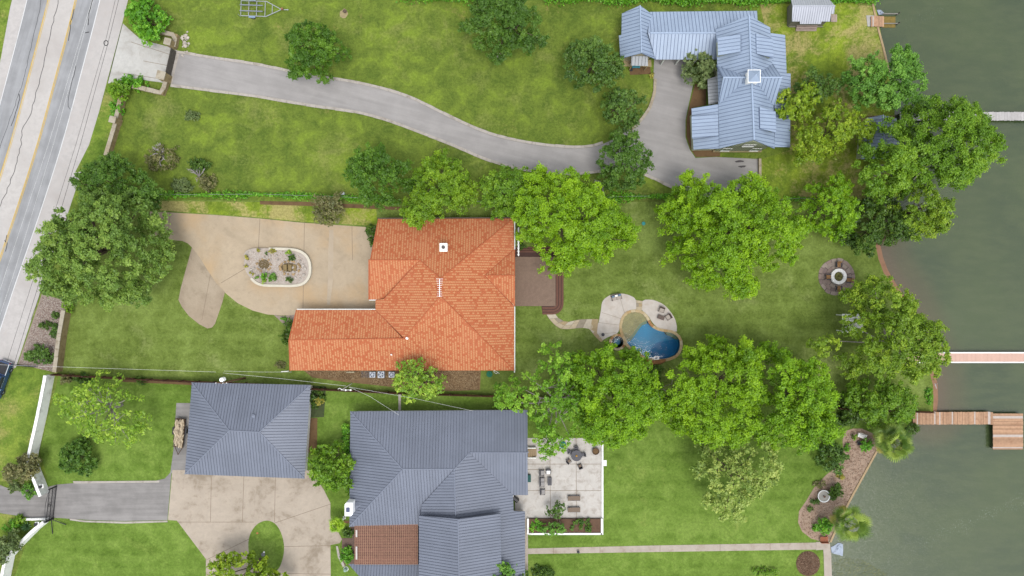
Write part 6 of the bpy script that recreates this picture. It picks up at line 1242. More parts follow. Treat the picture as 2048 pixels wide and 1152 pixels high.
def low_table(label, px, py, rz, w_, d_, h, mat, name='coffee_table', top=None):
    c = P(px, py); t = thing(name, label, 'table', (c.x, c.y, .06), rz); MB().box(-w_ / 2, w_ / 2, -d_ / 2, d_ / 2, h - .06, h).build('table_top', top or mat, t)
    for sx in (-1, 1):
        for sy in (-1, 1): MB().box(sx * (w_ / 2 - .08) - .04, sx * (w_ / 2 - .08) + .04, sy * (d_ / 2 - .08) - .04, sy * (d_ / 2 - .08) + .04, 0, h - .06).build('leg', mat, t)
    MB().box(-w_ / 2 + .1, w_ / 2 - .1, -d_ / 2 + .1, d_ / 2 - .1, .12, .15).build('shelf', mat, t); return t
low_table('brown wicker coffee table on the right pool deck lobe', 1321, 634.5, R(-20), 1.05, .65, .42, WIC)
c = P(1205.5, 669); t = thing('plant_pot', 'small dark round pot on the lower left of the pool deck', 'pot', (c.x, c.y, .06)); MB().lathe((0, 0, 0), [(.16, 0), (.26, .3), (.24, .34), (.2, .3)], 14).build('pot', DKM, t); MB().lathe((0, 0, .27), [(.2, 0), (.001, .02)], 12).build('soil', SOIL, t)
# fire pit
fp = thing('fire_pit', 'white round fire pit ring on the circular stone patio', 'fire pit', P(1675, 553)); WST = flat('firepit_white', (.62, .60, .57), .08, 3)
pt = thing('stone_patio', 'circular purple-brown flagstone patio under the fire pit', 'patio', P(1673, 553.5)); pt['kind'] = 'structure'
PF = [flat('patio_flag_%d' % i, A(*c), .15, 2, .9) for i, c in enumerate(((160, 142, 132), (144, 126, 120), (176, 160, 147), (166, 145, 134)))]; MB().lathe((0, 0, 0), [(2.8, 0), (2.8, .04), (.001, .04)], 40).build('mortar_bed', flat('patio_mortar', A(120, 104, 98), .1), pt)
rs = [1.2, 1.75, 2.3, 2.85]
for j in range(3):
    n = 10 + 4 * j; o0 = random.random()
    for k in range(n):
        a0 = (k + o0 + random.uniform(-.12, .12)) * 6.283 / n + .02; a1 = (k + 1 + o0) * 6.283 / n - .01; r0, r1 = rs[j] + .02, rs[j + 1] - .02 + (random.uniform(-.1, .08) if j == 2 else random.uniform(-.05, .05))
        MB().prism([(r * math.cos(a), r * math.sin(a)) for r, a in ((r0, a0), (r1, a0), (r1 * 1.005, (a0 + a1) / 2), (r1, a1), (r0, a1))], .035, .06 + random.uniform(0, .015)).build('flagstone', random.choice(PF), pt)
for k in range(14):
    a0, a1 = k * .4488 + .008, (k + 1) * .4488 - .008; MB().prism([(r * math.cos(a), r * math.sin(a)) for r, a in ((.73, a0), (.73, a1), (1.2, a1), (1.2, (a0 + a1) / 2), (1.2, a0))], 0.06, .5).build('ring_block', WST, fp)
MB().lathe((0, 0, 0), [(.72, .2), (.3, .24), (.001, .25)], 20).build('ash_bed', flat('ash_green', A(124, 118, 62), .3, 6), fp)
for k in range(22): a = random.uniform(0, 6.28); r = random.uniform(0, .55); o = rock_bm(.12, None, (r * math.cos(a), r * math.sin(a), .2)).build('lava_rock', flat('lava_green', A(140, 140, 76), .2, 6, rnd=.3), fp)
ADI = flat('adirondack_tan', A(184, 140, 92), .14, 4, .8); ADD = flat('adirondack_dark', A(64, 66, 74), .1)
def adirondack(label, px, py, rz, group):
    c = P(px, py); t = thing('adirondack_chair', label, 'chair', (c.x, c.y, .06), rz, group)
    for k in range(5):
        x = -.25 + k * .125; MB().add([(x - .055, -.34, .40), (x + .055, -.34, .40), (x + .055, .22, .28), (x - .055, .22, .28), (x - .055, -.34, .43), (x + .055, -.34, .43), (x + .055, .22, .31), (x - .055, .22, .31)], [(3, 2, 1, 0), (4, 5, 6, 7), (0, 1, 5, 4), (1, 2, 6, 5), (2, 3, 7, 6), (3, 0, 4, 7)]).build('seat_slat', ADI, t)
        hh_ = 1.0 - .05 * abs(k - 2); MB().bar((x, .22, .28), (x * 1.15, .52, hh_), .11, .025).build('back_slat', ADI, t)
    for s in (-1, 1):
        MB().box(s * .37 - .07, s * .37 + .07, -.36, .34, .56, .59).build('arm', ADD, t); MB().box(s * .33 - .03, s * .33 + .03, -.34, -.24, 0, .56).build('leg', ADD, t); MB().bar((s * .3, -.2, .3), (s * .3, .5, .05), .03, .1).build('leg', ADD, t)
ga = 'chairs around the fire pit'
adirondack('tan slatted chair at the upper side of the fire pit', 1674.7, 530, 0, ga); adirondack('tan slatted chair at the lake side of the fire pit', 1695, 560, R(-98), ga); adirondack('tan slatted chair at the lower side of the fire pit', 1674.7, 576.5, R(180), ga); adirondack('tan slatted chair at the house side of the fire pit', 1654, 554, R(90), ga)
t = thing('white_arbor', 'white slatted arbor top half hidden by the shoreline plane tree', 'arbor', P(1691, 645)); 
for k in range(13): MB().box(-1.6, 1.6, -1.4 + k * .22, -1.4 + k * .22 + .17, 2.2, 2.25).build('slat', WPAINT, t)
for x in (-1.4, 1.4):
    MB().box(x - .06, x + .06, -1.4, 1.4, 2.05, 2.198).build('beam', WPAINT, t)
    for y in (-1.2, 1.2): MB().box(x - .06, x + .06, y - .06, y + .06, 0, 2.05).build('post', WPAINT, t)
# terrace furniture of the bottom lot
gc = 'lounge chairs on the terrace'; tz = .04
armchair('grey-cushioned lounge chair at the top of the terrace sofa row', 1083.5, 944, R(90), .8, .72, CUSHG, DKM, gc, .8, z=tz); armchair('pale lounge chair facing down beside the fire table', 1096.5, 942, R(0), .72, .7, LAMP, DKM, gc, .75, z=tz); armchair('grey-cushioned lounge chair at the bottom of the terrace sofa row', 1085, 982, R(90), .8, .72, CUSHG, DKM, gc, .8, z=tz)
armchair('grey two-seat sofa in the terrace lounge row', 1084, 962, R(90), 1.3, .75, CUSHG, DKM, None, .8, 'sofa', 'sofa', z=tz)
ft = low_table('dark rectangular fire table in front of the terrace sofa', 1099, 961, 0, .62, 1.2, .5, DKM, 'fire_table'); MB().box(-.12, .12, -.3, .3, .5, .53).build('burner', IRON, ft)
def chaise(label, px, py):
    c = P(px, py); t = thing('chaise_lounge', label, 'chaise lounge', (c.x, c.y, tz), 0, 'chaise lounges on the terrace')
    for s in (-1, 1): MB().box(-.95, .95, s * .37 - .03, s * .37 + .03, .3, .38).build('side_rail', DKM, t)
    for x in (-.75, .75):
        for s in (-1, 1): MB().box(x - .03, x + .03, s * .37 - .03, s * .37 + .03, 0, .3).build('leg', DKM, t)
    MB().box(-.35, .95, -.34, .34, .36, .41).build('seat', SLNG, t); MB().bar((-.36, 0, .40), (-.96, 0, .62), .68, .05).build('backrest', SLNG, t)
chaise('upper taupe sling chaise lounge on the terrace', 1147.6, 994.7); chaise('lower taupe sling chaise lounge on the terrace', 1147.6, 1017.6)
c = P(1152, 909); t = thing('round_table', 'round dark metal dining table on the terrace', 'table', (c.x, c.y, tz)); MB().lathe((0, 0, 0), [(.3, 0), (.3, .04), (.07, .06), (.06, .68), (.84, .7), (.84, .74), (.001, .741)], 28).build('table_top', DKM, t)
for k in range(4): a = k * .785 + .4; MB().obox((math.cos(a) * .0, math.sin(a) * .0, .745), (1.5, .03, .006), Matrix.Rotation(a, 3, 'Z')).build('table_rib', flat('metal_pale', A(110, 110, 116), .1), t)
tag(MB().lathe((c.x, c.y, tz + .755), [(.12, 0), (.16, .06), (.1, .12), (.02, .14)], 10).build('table_candle', flat('candle_amber', A(200, 150, 60), .2)), 'amber bowl in the middle of the round terrace table', 'bowl')
for lb, x, y, rz, cu in (('taupe dining chair lower left of the round table', 1137, 921, 130, SLNG), ('taupe dining chair below the round table', 1159.5, 931, 205, SLNG), ('black metal dining chair above the round table', 1152, 896, 0, DKM), ('black metal dining chair right of the round table', 1166, 908, -80, DKM), ('black metal dining chair upper left of the round table', 1139.5, 903, 75, DKM)):
    armchair(lb, x, y, R(rz), .6, .62, cu, DKM, 'dining chairs on the terrace', .82, 'dining_chair', 'chair', z=tz)
c = P(1190.6, 901); t = thing('planter_tub', 'round brown planter tub at the terrace corner', 'planter', (c.x, c.y, tz)); MB().lathe((0, 0, 0), [(.42, 0), (.54, .5), (.54, .56), (.46, .56), (.44, .44)], 22).build('tub', flat('tub_brown', A(88, 64, 50), .15), t); MB().lathe((0, 0, 0), [(.45, .45), (.001, .5)], 18).build('soil', SOIL, t)
TEAL = flat('teal_cloth', A(60, 160, 160), .15, 3); c = P(1125, 888); t = thing('patio_umbrella', 'teal cloth cover under the open-branched tree on the terrace', 'umbrella', (c.x, c.y, tz)); MB().lathe((0, 0, 0), [(.55, .5), (.5, .62), (.2, .85), (.02, .95)], 9).build('canopy', TEAL, t); MB().tube([(0, 0, 0), (0, 0, .98)], .03, 6).build('pole', DKM, t)
c = P(1058, 955); t = thing('storage_box', 'dark teal storage box tucked under the grey eave', 'box', (c.x, c.y, tz)); MB().box(-.25, .25, -.5, .5, 0, .55).build('box_body', flat('box_teal', A(34, 96, 90), .1), t); MB().box(-.28, .28, -.53, .53, .55, .62).build('lid', MATS['box_teal'], t)
t = thing('timber_steps', 'tan timber steps at the terrace end of the grey house', 'steps'); 
for k in range(4): a = P(1056 + k * 4.4, 896); b = P(1060 + k * 4.4, 912); MB().box(a.x, b.x, b.y, a.y, 0, .7 - .15 * k).build('step', flat('step_tan', A(178, 154, 120), .1), t)
for y in (894, 913.5): a = P(1055, y); b = P(1072, y); MB().box(a.x, b.x, a.y - .06, a.y + .06, 0, .8).build('stringer', WPAINT, t)
t = thing('terrace_edging', 'white raised edging along the lake side of the terrace', 'edging'); 
for k in range(10): a = P(1203, 876 + k * 16); b = P(1206.5, 876 + (k + 1) * 16); MB().box(a.x, b.x, b.y + .01, a.y, 0, .22).build('edge_block', WPAINT, t)
slab('stone_step', 'white stone step at the lake side of the terrace', [(1206.5, 920), (1213, 920), (1213, 931.5), (1206.5, 931.5)], WPAINT, .12, cat='step')
t = thing('planter_box', 'long white-walled planter along the lower terrace edge', 'planter'); 
for (x0, y0, x1, y1) in ((1054, 1035, 1057.5, 1066), (1057.5, 1063.5, 1203, 1067), (1201, 1035, 1205.5, 1067)): a, b = P(x0, y0), P(x1, y1); MB().box(a.x, b.x, b.y, a.y, 0, .6).build('planter_wall', WPAINT, t)
a, b = P(1057.5, 1036), P(1201, 1063.5); MB().box(a.x, b.x, b.y, a.y, 0, .45).build('soil', MULCH_D, t)
c = P(1031, 996); t = thing('barbecue_grill', 'black and steel barbecue grill in the grey house alcove', 'grill', (c.x, c.y, .04), R(-40)); MB().box(-.5, .5, -.3, .3, .1, .8).build('cabinet', DKM, t); MB().frustum([(-.5, -.3), (.5, -.3), (.5, .3), (-.5, .3)], .8, [(-.45, -.1), (.45, -.1), (.45, .25), (-.45, .25)], 1.15).build('lid', IRON, t); MB().box(-.9, -.5, -.28, .28, .74, .8).build('side_shelf', LAMP, t)
c = P(1156, 1102); t = thing('path_light', 'small dark mushroom light on the lawn path', 'path light', (c.x, c.y, .03)); MB().tube([(0, 0, 0), (0, 0, .4)], .04, 6).build('stem', DKM, t); MB().lathe((0, 0, .4), [(.22, 0), (.2, .05), (.04, .14)], 14).build('lamp_shade', DKM, t)
# white tiered bowl fountain in the mulch bed
c = P(1645, 990.5); t = thing('bowl_fountain', 'white round stone fountain bowl in the mulch bed', 'fountain', (c.x, c.y, .03)); MB().lathe((0, 0, 0), [(.7, 0), (.92, .35), (.95, .5), (.82, .5), (.75, .32), (.001, .3)], 30).build('basin', WPAINT, t); MB().lathe((0, 0, 0), [(.76, .38), (.001, .385)], 26).build('basin_water', flat('basin_grey', A(206, 200, 188), .08), t); MB().lathe((0, 0, .3), [(.1, 0), (.08, .3), (.18, .4), (.05, .42)], 12).build('pedestal', flat('pedestal_brown', A(130, 100, 80), .1), t)
t = thing('garden_bench', 'weathered white slatted bench at the top of the mulch bed', 'bench', P(1721, 870), R(-20)); 
for k in range(5): MB().box(-.65, .65, -.35 + k * .11, -.35 + k * .11 + .07, .40, .44).build('seat_slat', WPAINT, t)
for k in range(7): MB().bar((-.55 + k * .18, .22, .44), (-.55 + k * .18, .36, .95), .06, .025).build('back_slat', WPAINT, t)
for x in (-.58, .58):
    for y in (-.3, .2): MB().box(x - .03, x + .03, y - .03, y + .03, 0, .4).build('leg', WPAINT, t)
    MB().box(x - .04, x + .04, -.36, .26, .6, .64).build('arm', WPAINT, t)
c = P(1716, 885); t = thing('plant_pot', 'dark round pot beside the slatted bench', 'pot', (c.x, c.y, .03)); MB().lathe((0, 0, 0), [(.2, 0), (.3, .35), (.26, .36), (.22, .28)], 14).build('pot', DKM, t); MB().lathe((0, 0, .25), [(.22, 0), (.001, .02)], 12).build('soil', SOIL, t)
c = P(1678, 955); t = thing('plant_pot', 'small black pot half hidden by the golden tuft', 'pot', (c.x, c.y, .03)); MB().lathe((0, 0, 0), [(.15, 0), (.22, .3), (.18, .3)], 12).build('pot', IRON, t); MB().lathe((0, 0, .22), [(.17, 0), (.001, .02)], 10).build('soil', SOIL, t)
t = thing('timber_bench', 'rusty red timber seat at the concrete corner of the lake wall', 'bench', P(1646, 1076)); 
for k in range(6): MB().box(-.6 + k * .2, -.6 + k * .2 + .17, -.45, .35, .42, .46).build('seat_slat', flat('timber_rust', A(176, 104, 70), .15, 4), t)
for x in (-.5, .5):
    for y in (-.4, .3): MB().box(x - .04, x + .04, y - .04, y + .04, 0, .42).build('leg', MATS['timber_rust'], t)
MB().box(-.62, .62, -.52, -.46, .42, .9).build('backrest', MATS['timber_rust'], t)
SHEET = flat('sheet_pale_blue', A(182, 194, 212), .12, 1.5, .6)
def crumple(label, poly, z):
    pw = PX(poly, z); c0 = sum((Vector(p) for p in pw), Vector()) / len(pw); m = MB(); n = len(pw); rings = 4; v = [tuple(c0 + Vector((0, 0, .15)))]
    for r in range(1, rings + 1): v += [tuple(c0.lerp(p, r / rings) + Vector((random.uniform(-.06, .06), random.uniform(-.06, .06), random.uniform(-.08, .12) if r < rings else 0))) for p in pw]
    f = [(0, 1 + i, 1 + (i + 1) % n) for i in range(n)] + [(1 + r * n + i, 1 + (r + 1) * n + i, 1 + (r + 1) * n + (i + 1) % n, 1 + r * n + (i + 1) % n) for r in range(rings - 1) for i in range(n)]
    tag(m.add(v, f).build('crumpled_sheet', SHEET), label, 'sheet')
crumple('crumpled pale blue sheet floating at the lower concrete lake wall', [(1662, 1095), (1668, 1092), (1675, 1087), (1680, 1086), (1686, 1089), (1686, 1100), (1685, 1112), (1678, 1110), (1670, 1108), (1663, 1106)], -.36)
crumple('small pale blue sheet on the water beside the little dock', [(1754, 20), (1761, 20), (1768, 25), (1765, 29), (1757, 29)], -.3)

# ------------------------------------------------------------------ air conditioners and small yard things
AC = flat('ac_white', A(214, 220, 230), .06, 3, .5); ACD = flat('ac_grille_dark', A(70, 84, 110), .2, 6, .6)
def ac(label, px, py, w_):
    c = P(px, py); t = thing('air_conditioner', label, 'air conditioner', (c.x, c.y, .03), 0, 'air conditioners beside the red-roofed house'); h = w_ / 2
    MB().box(-h, h, -h, h, 0, .85).build('casing', AC, t); MB().lathe((0, 0, .85), [(h * .85, 0), (h * .85, .02), (.001, .02)], 20).build('fan_grille', ACD, t)
    for k in range(5): a = k * 1.2566; MB().obox((math.cos(a) * h * .42, math.sin(a) * h * .42, .895), (h * .8, h * .3, .012), Matrix.Rotation(a, 3, 'Z') @ Matrix.Rotation(.2, 3, 'X')).build('fan_blade', AC, t)
    for r in (.45, .85): MB().tube([(h * r * math.cos(u), h * r * math.sin(u), .93) for u in np.linspace(0, 6.283, 21)], .014, 5).build('guard_ring', AC, t)
ac('left one of the three white air conditioners', 747, 748, .85); ac('middle and largest of the three white air conditioners', 764, 748, .98); ac('right one of the three white air conditioners', 785, 748, .85)
slab('slab', 'dark pad beside the left air conditioner', [(722, 742), (740, 742), (740, 756), (722, 755)], flat('pad_dark', A(116, 104, 96), .1), .05, cat='pad')
def lid(label, px, py, r, mat, name='cover_lid', h=.12): c = P(px, py); t = thing(name, label, 'lid', (c.x, c.y, 0)); MB().lathe((0, 0, 0), [(r, .02), (r, h), (r * .8, h + .03), (.001, h + .04)], 20).build('lid', mat, t); MB().lathe((0, 0, h + .035), [(r * .3, 0), (r * .25, .04), (.001, .045)], 10).build('knob', mat, t)
lid('green round lid at the lower right corner of the red-roofed house', 979, 748, .48, flat('lid_green', A(20, 116, 84), .12)); lid('teal round lid in the lawn right of the big deck tree', 1287, 447, .28, TEAL)
tag(MB().tube([P(1024, 738, .1), P(1027, 739, .12), P(1029, 742, .1), P(1029, 745, .1)], .09, 6).build('downpipe_elbow', LAMP), 'short white pipe at the lower right corner of the red-roofed house', 'pipe')
tag(MB().tube([P(992 + 6 * math.cos(u * .9) * (.4 + u * .1), 744 + 3 * math.sin(u * 1.1), .06) for u in np.linspace(0, 7, 24)], .035, 5).build('garden_hose', LAMP), 'loose white hose by the green lid', 'hose')
c = P(700, 745, 1.2); t = thing('pipe_frame', 'pale pipe frame against the lower wall of the red-roofed house', 'frame', (c.x, c.y, 0)); MB().tube([(-.6, 0, 0), (-.6, 0, 1.1), (.6, 0, 1.1), (.6, 0, 0)], .04, 6).build('pipe', flat('pipe_cream', A(220, 212, 180), .05), t); MB().tube([(-.6, 0, .5), (.6, 0, .5)], .03, 6).build('cross_pipe', MATS['pipe_cream'], t)
c = P(568, 743); t = thing('downpipe', 'white gutter spill at the lower left corner of the red-roofed house', 'pipe', (c.x, c.y, 0)); MB().tube([(-.4, .0, .1), (.5, .05, .1), (.8, .1, .4)], .06, 6).build('pipe', LAMP, t)
B('reddish bare bush at the lower left corner of the red-roofed house', 561, 729, 9, 7, .7, 'brownish', .12, .3, .8)
tag(MB().box(P(687, 388).x - .3, P(687, 388).x + .3, P(687, 388).y - .2, P(687, 388).y + .2, .0, .75).build('utility_box', flat('box_pale_grey', A(200, 206, 206), .05)), 'pale grey utility box in the vine fence', 'utility box')
tag(rock_bm(.32, None, tuple(P(256, 166))).build('boulder', ROCK), 'pale boulder among the shrubs at the apron corner', 'boulder')
tag(rock_bm(.4, None, tuple(P(999, 113))).build('boulder', ROCK), 'pale grey rock at the foot of the tall top tree', 'boulder')
tag(rock_bm(.35, None, tuple(P(690, 23))).build('tree_stump', BARK), 'small stump on the upper lawn right of the trailer', 'stump')
slab('soil_patch', 'bare sandy ring around the small stump', blob(688, 28, 8, 10, 12, .2), flat('sandy_earth', A(176, 160, 118), .15), .008, cat='soil')
c = P(527, 1108); t = thing('garden_ornament', 'small grey and white ornament on the oval lawn', 'ornament', (c.x, c.y, .05), R(30)); MB().lathe((0, 0, 0), [(.22, 0), (.3, .1), (.2, .35), (.12, .55)], 12).build('body', flat('ornament_grey', A(150, 152, 156), .15), t); MB().lathe((.28, .22, 0), [(.1, 0), (.14, .12), (.02, .22)], 10).build('ball', LAMP, t)
tag(MB().lathe(tuple(P(515, 1066, 0)), [(.16, .05), (.14, .12), (.001, .13)], 12).build('sprinkler_head', flat('terracotta', A(204, 130, 84), .1)), 'terracotta disc in the oval lawn', 'disc')
c = P(692, 1138); t = thing('garden_ornament', 'pale green ornament at the lower left of the pergola', 'ornament', (c.x, c.y, .0)); MB().lathe((0, 0, 0), [(.3, 0), (.34, .2), (.18, .4), (.25, .6), (.05, .75)], 12).build('body', flat('ornament_green', A(170, 196, 180), .15), t); MB().lathe((0, 0, 0), [(.4, 0), (.36, .06)], 12).build('base', LAMP, t)
c = P(689, 1035); t = thing('garden_ornament', 'white ornament beside the walk at the white chimney', 'ornament', (c.x, c.y, 0)); MB().lathe((0, 0, 0), [(.16, 0), (.2, .3), (.1, .6), (.14, .8), (.02, .9)], 12).build('body', LAMP, t); MB().box(-.2, .2, -.2, .2, 0, .05).build('base', LAMP, t)
slab('path', 'short brown walk to the grey house left door', [(686, 1041), (702, 1041), (702, 1047), (686, 1046)], SOIL, .03, cat='path')
slab('stone_edging', 'curved pale edging beside the pergola', [(672, 1092), (676, 1092), (680, 1110), (690, 1132), (686, 1134), (676, 1114)], KERB, .08, cat='edging')
c = P(1271, 135); t = thing('garden_bench', 'teal painted bench below the small awning of the blue-roofed house', 'bench', (c.x, c.y, .12)); TB = flat('bench_teal', A(70, 160, 178), .1)
for k in range(4): MB().box(-.6, .6, -.24 + k * .12, -.24 + k * .12 + .1, .42, .46).build('seat_slat', TB, t)
MB().bar((-.6, .28, .75), (.6, .28, .75), .05, .4).build('backrest', TB, t)
for x in (-.5, .5):
    for y in (-.2, .2): MB().box(x - .04, x + .04, y - .04, y + .04, 0, .42).build('leg', TB, t)
c = P(1262, 141); t = thing('plant_pot', 'small dark pot beside the teal bench', 'pot', (c.x, c.y, .05)); MB().lathe((0, 0, 0), [(.16, 0), (.24, .3), (.2, .3)], 12).build('pot', IRON, t); MB().lathe((0, 0, .22), [(.18, 0), (.001, .02)], 10).build('soil', SOIL, t)
B('rust-coloured flower clump at the end of the driveway stone edge', 1303, 152, 5, 5, .6, 'gold', .1, .25)
kerb('curved cream stone edging on the inner bend of the blue house driveway', [(1307, 158), (1306, 185), (1297, 214), (1279, 240), (1258, 259)], .45, -.05, .22, .9, STONE_W, name='stone_edging', side=-1, jit=.1)
wall_run('stone_wall', 'low white stone wall at the lower right corner of the blue-roofed house', [(1518, 318), (1518, 364)], .3, .5, STONE_F, STONE_W)
for lb, x, y in (('left dark oil stain on the asphalt below the blue gable', 1478, 323), ('right dark oil stain on the asphalt below the blue gable', 1484, 333)):
    tag(MB().sheet(PX(blob(x, y, 9, 2.2, 14, .4)), .036).build('oil_stain', flat('oil_dark', A(88, 82, 84), .2, 3)), lb, 'stain')
# ------------------------------------------------------------------ vehicles and trailers
ALU = flat('aluminium', A(214, 218, 224), .08, 4, .35, .5); TYRE = flat('tyre_black', (.018, .018, .02), .15, 5, .9); RUST = flat('trailer_rust', A(96, 72, 54), .2, 4, .8)
def wheel(parent, c, r, w_, axis_y=True, rim=ALU):
    t = MB(); n = 18; vs = []
    for s in (-1, 1):
        for rr_ in (r, r * .6): vs += [(c[0] + rr_ * math.cos(k * 6.283 / n), c[1] + s * w_ / 2, c[2] + rr_ * math.sin(k * 6.283 / n)) for k in range(n)]
    f = [(k, (k + 1) % n, 2 * n + (k + 1) % n, 2 * n + k) for k in range(n)] + [(k, n + k, n + (k + 1) % n, (k + 1) % n) for k in range(n)] + [(2 * n + k, 2 * n + (k + 1) % n, 3 * n + (k + 1) % n, 3 * n + k) for k in range(n)]
    wh = t.add(vs, f).build('wheel', TYRE, parent); MB().add([(c[0] + r * .6 * math.cos(k * 6.283 / n), c[1] + s * w_ * .35, c[2] + r * .6 * math.sin(k * 6.283 / n)) for s in (-1, 1) for k in range(n)], [tuple(range(n - 1, -1, -1)), tuple(range(n, 2 * n))] + [(k, (k + 1) % n, n + (k + 1) % n, n + k) for k in range(n)]).build('rim', rim, wh)
c = P(508, 20); t = thing('boat_trailer', 'empty aluminium boat trailer on the upper lawn', 'trailer', (c.x, c.y, 0), R(-2))   # +x = tow hitch
for s in (-1, 1):
    MB().bar((-1.8, s * 1.15, .55), (2.1, s * 1.15, .55), .09, .12).build('side_rail', ALU, t); MB().bar((2.1, s * 1.15, .55), (4.3, s * .06, .55), .09, .12).build('tongue_rail', ALU, t); MB().bar((-1.9, s * .45, .72), (1.6, s * .45, .72), .14, .08).build('bunk', flat('bunk_carpet', A(150, 156, 172), .1), t)
    MB().bar((-1.8, s * 1.3, .5), (-1.8, s * 1.3, 1.5), .06, .06).build('guide_post', ALU, t); wheel(t, (.0, s * 1.32, .33), .33, .2); MB().box(-.5, .5, s * 1.32 - .15, s * 1.32 + .15, .68, .72).build('fender', flat('fender_blue', A(150, 172, 200), .08), t)
for x in (-1.8, -.6, .6, 1.9, 3.0): y = 1.15 if x < 2.1 else .72; MB().bar((x, -y, .5), (x, y, .5), .08, .1).build('crossbar', ALU, t)
MB().bar((4.2, 0, .55), (5.4, 0, .52), .1, .1).build('tongue', ALU, t); MB().box(4.45, 4.75, -.12, .12, .6, 1.0).build('winch', flat('winch_rust', A(170, 120, 90), .1), t); MB().lathe((5.4, 0, .5), [(.09, 0), (.09, .12), (.03, .16)], 10).build('coupler', ALU, t)
c = P(363, 868); t = thing('log_trailer', 'small utility trailer loaded with firewood beside the grey garage', 'trailer', (c.x, c.y, .03), R(-93 - 2)) # +x = hitch pointing down
MB().box(-2.5, 1.9, -.7, .7, .5, .58).build('bed', RUST, t)
for s in (-1, 1):
    MB().bar((-2.5, s * .74, .85), (1.9, s * .74, .85), .05, .06).build('side_rail', RUST, t); wheel(t, (-.6, s * .95, .34), .34, .2, rim=RUST); MB().box(-1.2, .0, s * .95 - .14, s * .95 + .14, .70, .74).build('fender', IRON, t); MB().bar((1.9, s * .6, .5), (3.0, 0, .5), .07, .08).build('tongue_rail', RUST, t)
    for x in (-2.4, -1, .6, 1.8): MB().box(x - .03, x + .03, s * .74 - .03, s * .74 + .03, .55, .85).build('stake', RUST, t)
MB().bar((-2.5, -.74, .85), (-2.5, .74, .85), .05, .06).build('tail_rail', RUST, t); MB().lathe((3.0, 0, .45), [(.07, 0), (.07, .12), (.02, .15)], 8).build('coupler', RUST, t)
LOG = flat('log_bleached', A(214, 196, 168), .25, 5, .95, rnd=.3, wear=A(150, 122, 92), wamt=.7); fw = thing('firewood_pile', 'bleached split firewood piled on the small trailer', 'firewood', (c.x, c.y, .03), R(-95))
for k in range(160): x = random.uniform(-2.2, 1.6); y = random.uniform(-.66, .66); z = .66 + random.uniform(0, .3); a = random.gauss(0, .25); L = random.uniform(.5, .9); MB().tube([(x - math.cos(a) * L / 2, y - math.sin(a) * L / 2, z), (x + math.cos(a) * L / 2, y + math.sin(a) * L / 2, z + random.uniform(-.05, .05))], random.uniform(.06, .11), 6).build('log', LOG, fw)
# blue pickup on the road shoulder at the left edge
CARB = flat('car_paint_blue', (.035, .07, .16), .08, 2, .25, .35, .5); CARG = flat('car_glass', (.012, .015, .02), .1, 2, .05, 0, .6); CHR = flat('chrome', (.6, .62, .65), .03, 3, .15, .9)
c = P(6, 758); t = thing('pickup_truck', 'dark blue pickup truck at the left picture edge on the road shoulder', 'truck', (c.x, c.y, .02), math.atan2(-(795 - 726), -(33 - 9) * -1) if False else math.atan2(-69, -25))
def hull(prof, w0, w1, mat, name, par):   # prof: (x,z) side outline; sides taper from half-width w0 (low) to w1 (high)
    zs = [p[1] for p in prof]; lo, hi = min(zs), max(zs); W = lambda z: w0 + (w1 - w0) * (z - lo) / (hi - lo); n = len(prof)
    return MB().add([(x, -W(z), z) for x, z in prof] + [(x, W(z), z) for x, z in prof], [tuple(range(n)), tuple(range(2 * n - 1, n - 1, -1))] + [(i, n + i, n + (i + 1) % n, (i + 1) % n) for i in range(n)]).build(name, mat, par)
hull([(-2.9, .45), (-2.9, 1.0), (-2.85, 1.12), (-.95, 1.12), (-.9, 1.15), (1.25, 1.15), (2.5, 1.05), (2.85, .92), (2.92, .5), (2.4, .38), (-2.5, .38)], .98, .94, CARB, 'body', t)
hull([(-1.0, 1.13), (-.85, 1.75), (-.6, 1.82), (.55, 1.82), (.8, 1.76), (1.5, 1.14)], .93, .72, CARB, 'cab', t)
MB().add([(.86, -.70, 1.73), (.86, .70, 1.73), (1.5, .84, 1.19), (1.5, -.84, 1.19)], [(0, 3, 2, 1)]).build('windscreen', CARG, t)
for s in (-1, 1):
    f = [(0, 1, 2, 3)] if s < 0 else [(3, 2, 1, 0)]; MB().add([(-.72, s * .775, 1.70), (-.85, s * .93, 1.22), (1.25, s * .925, 1.22), (.72, s * .775, 1.70)], f).build('side_window', CARG, t); MB().box(1.05, 1.2, s * 1.06 - .1, s * 1.06 + .1, 1.12, 1.28).build('mirror', CARB, t); MB().box(2.75, 2.9, s * .7 - .18, s * .7 + .18, .72, .9).build('headlight', LAMP, t); MB().box(-2.93, -2.88, s * .86 - .07, s * .86 + .07, .75, 1.05).build('tail_light', flat('tail_red', (.35, .02, .02), .1), t)
    for x in (-1.8, 1.85): wheel(t, (x, s * .88, .39), .39, .26)
    MB().box(-2.85, -1.02, s * .9 - .05, s * .9 + .05, 1.12, 1.17).build('bed_rail', CHR, t); MB().bar((-.8, s * .945, 1.13), (1.4, s * .955, 1.12), .03, .05).build('belt_trim', CHR, t)
MB().box(-2.78, -1.1, -.82, .82, 1.122, 1.14).build('bed_cover', IRON, t); MB().box(-3.05, -2.93, -.9, .9, .45, .62).build('bumper', CHR, t); MB().box(2.93, 3.02, -.88, .88, .42, .6).build('bumper', CHR, t)
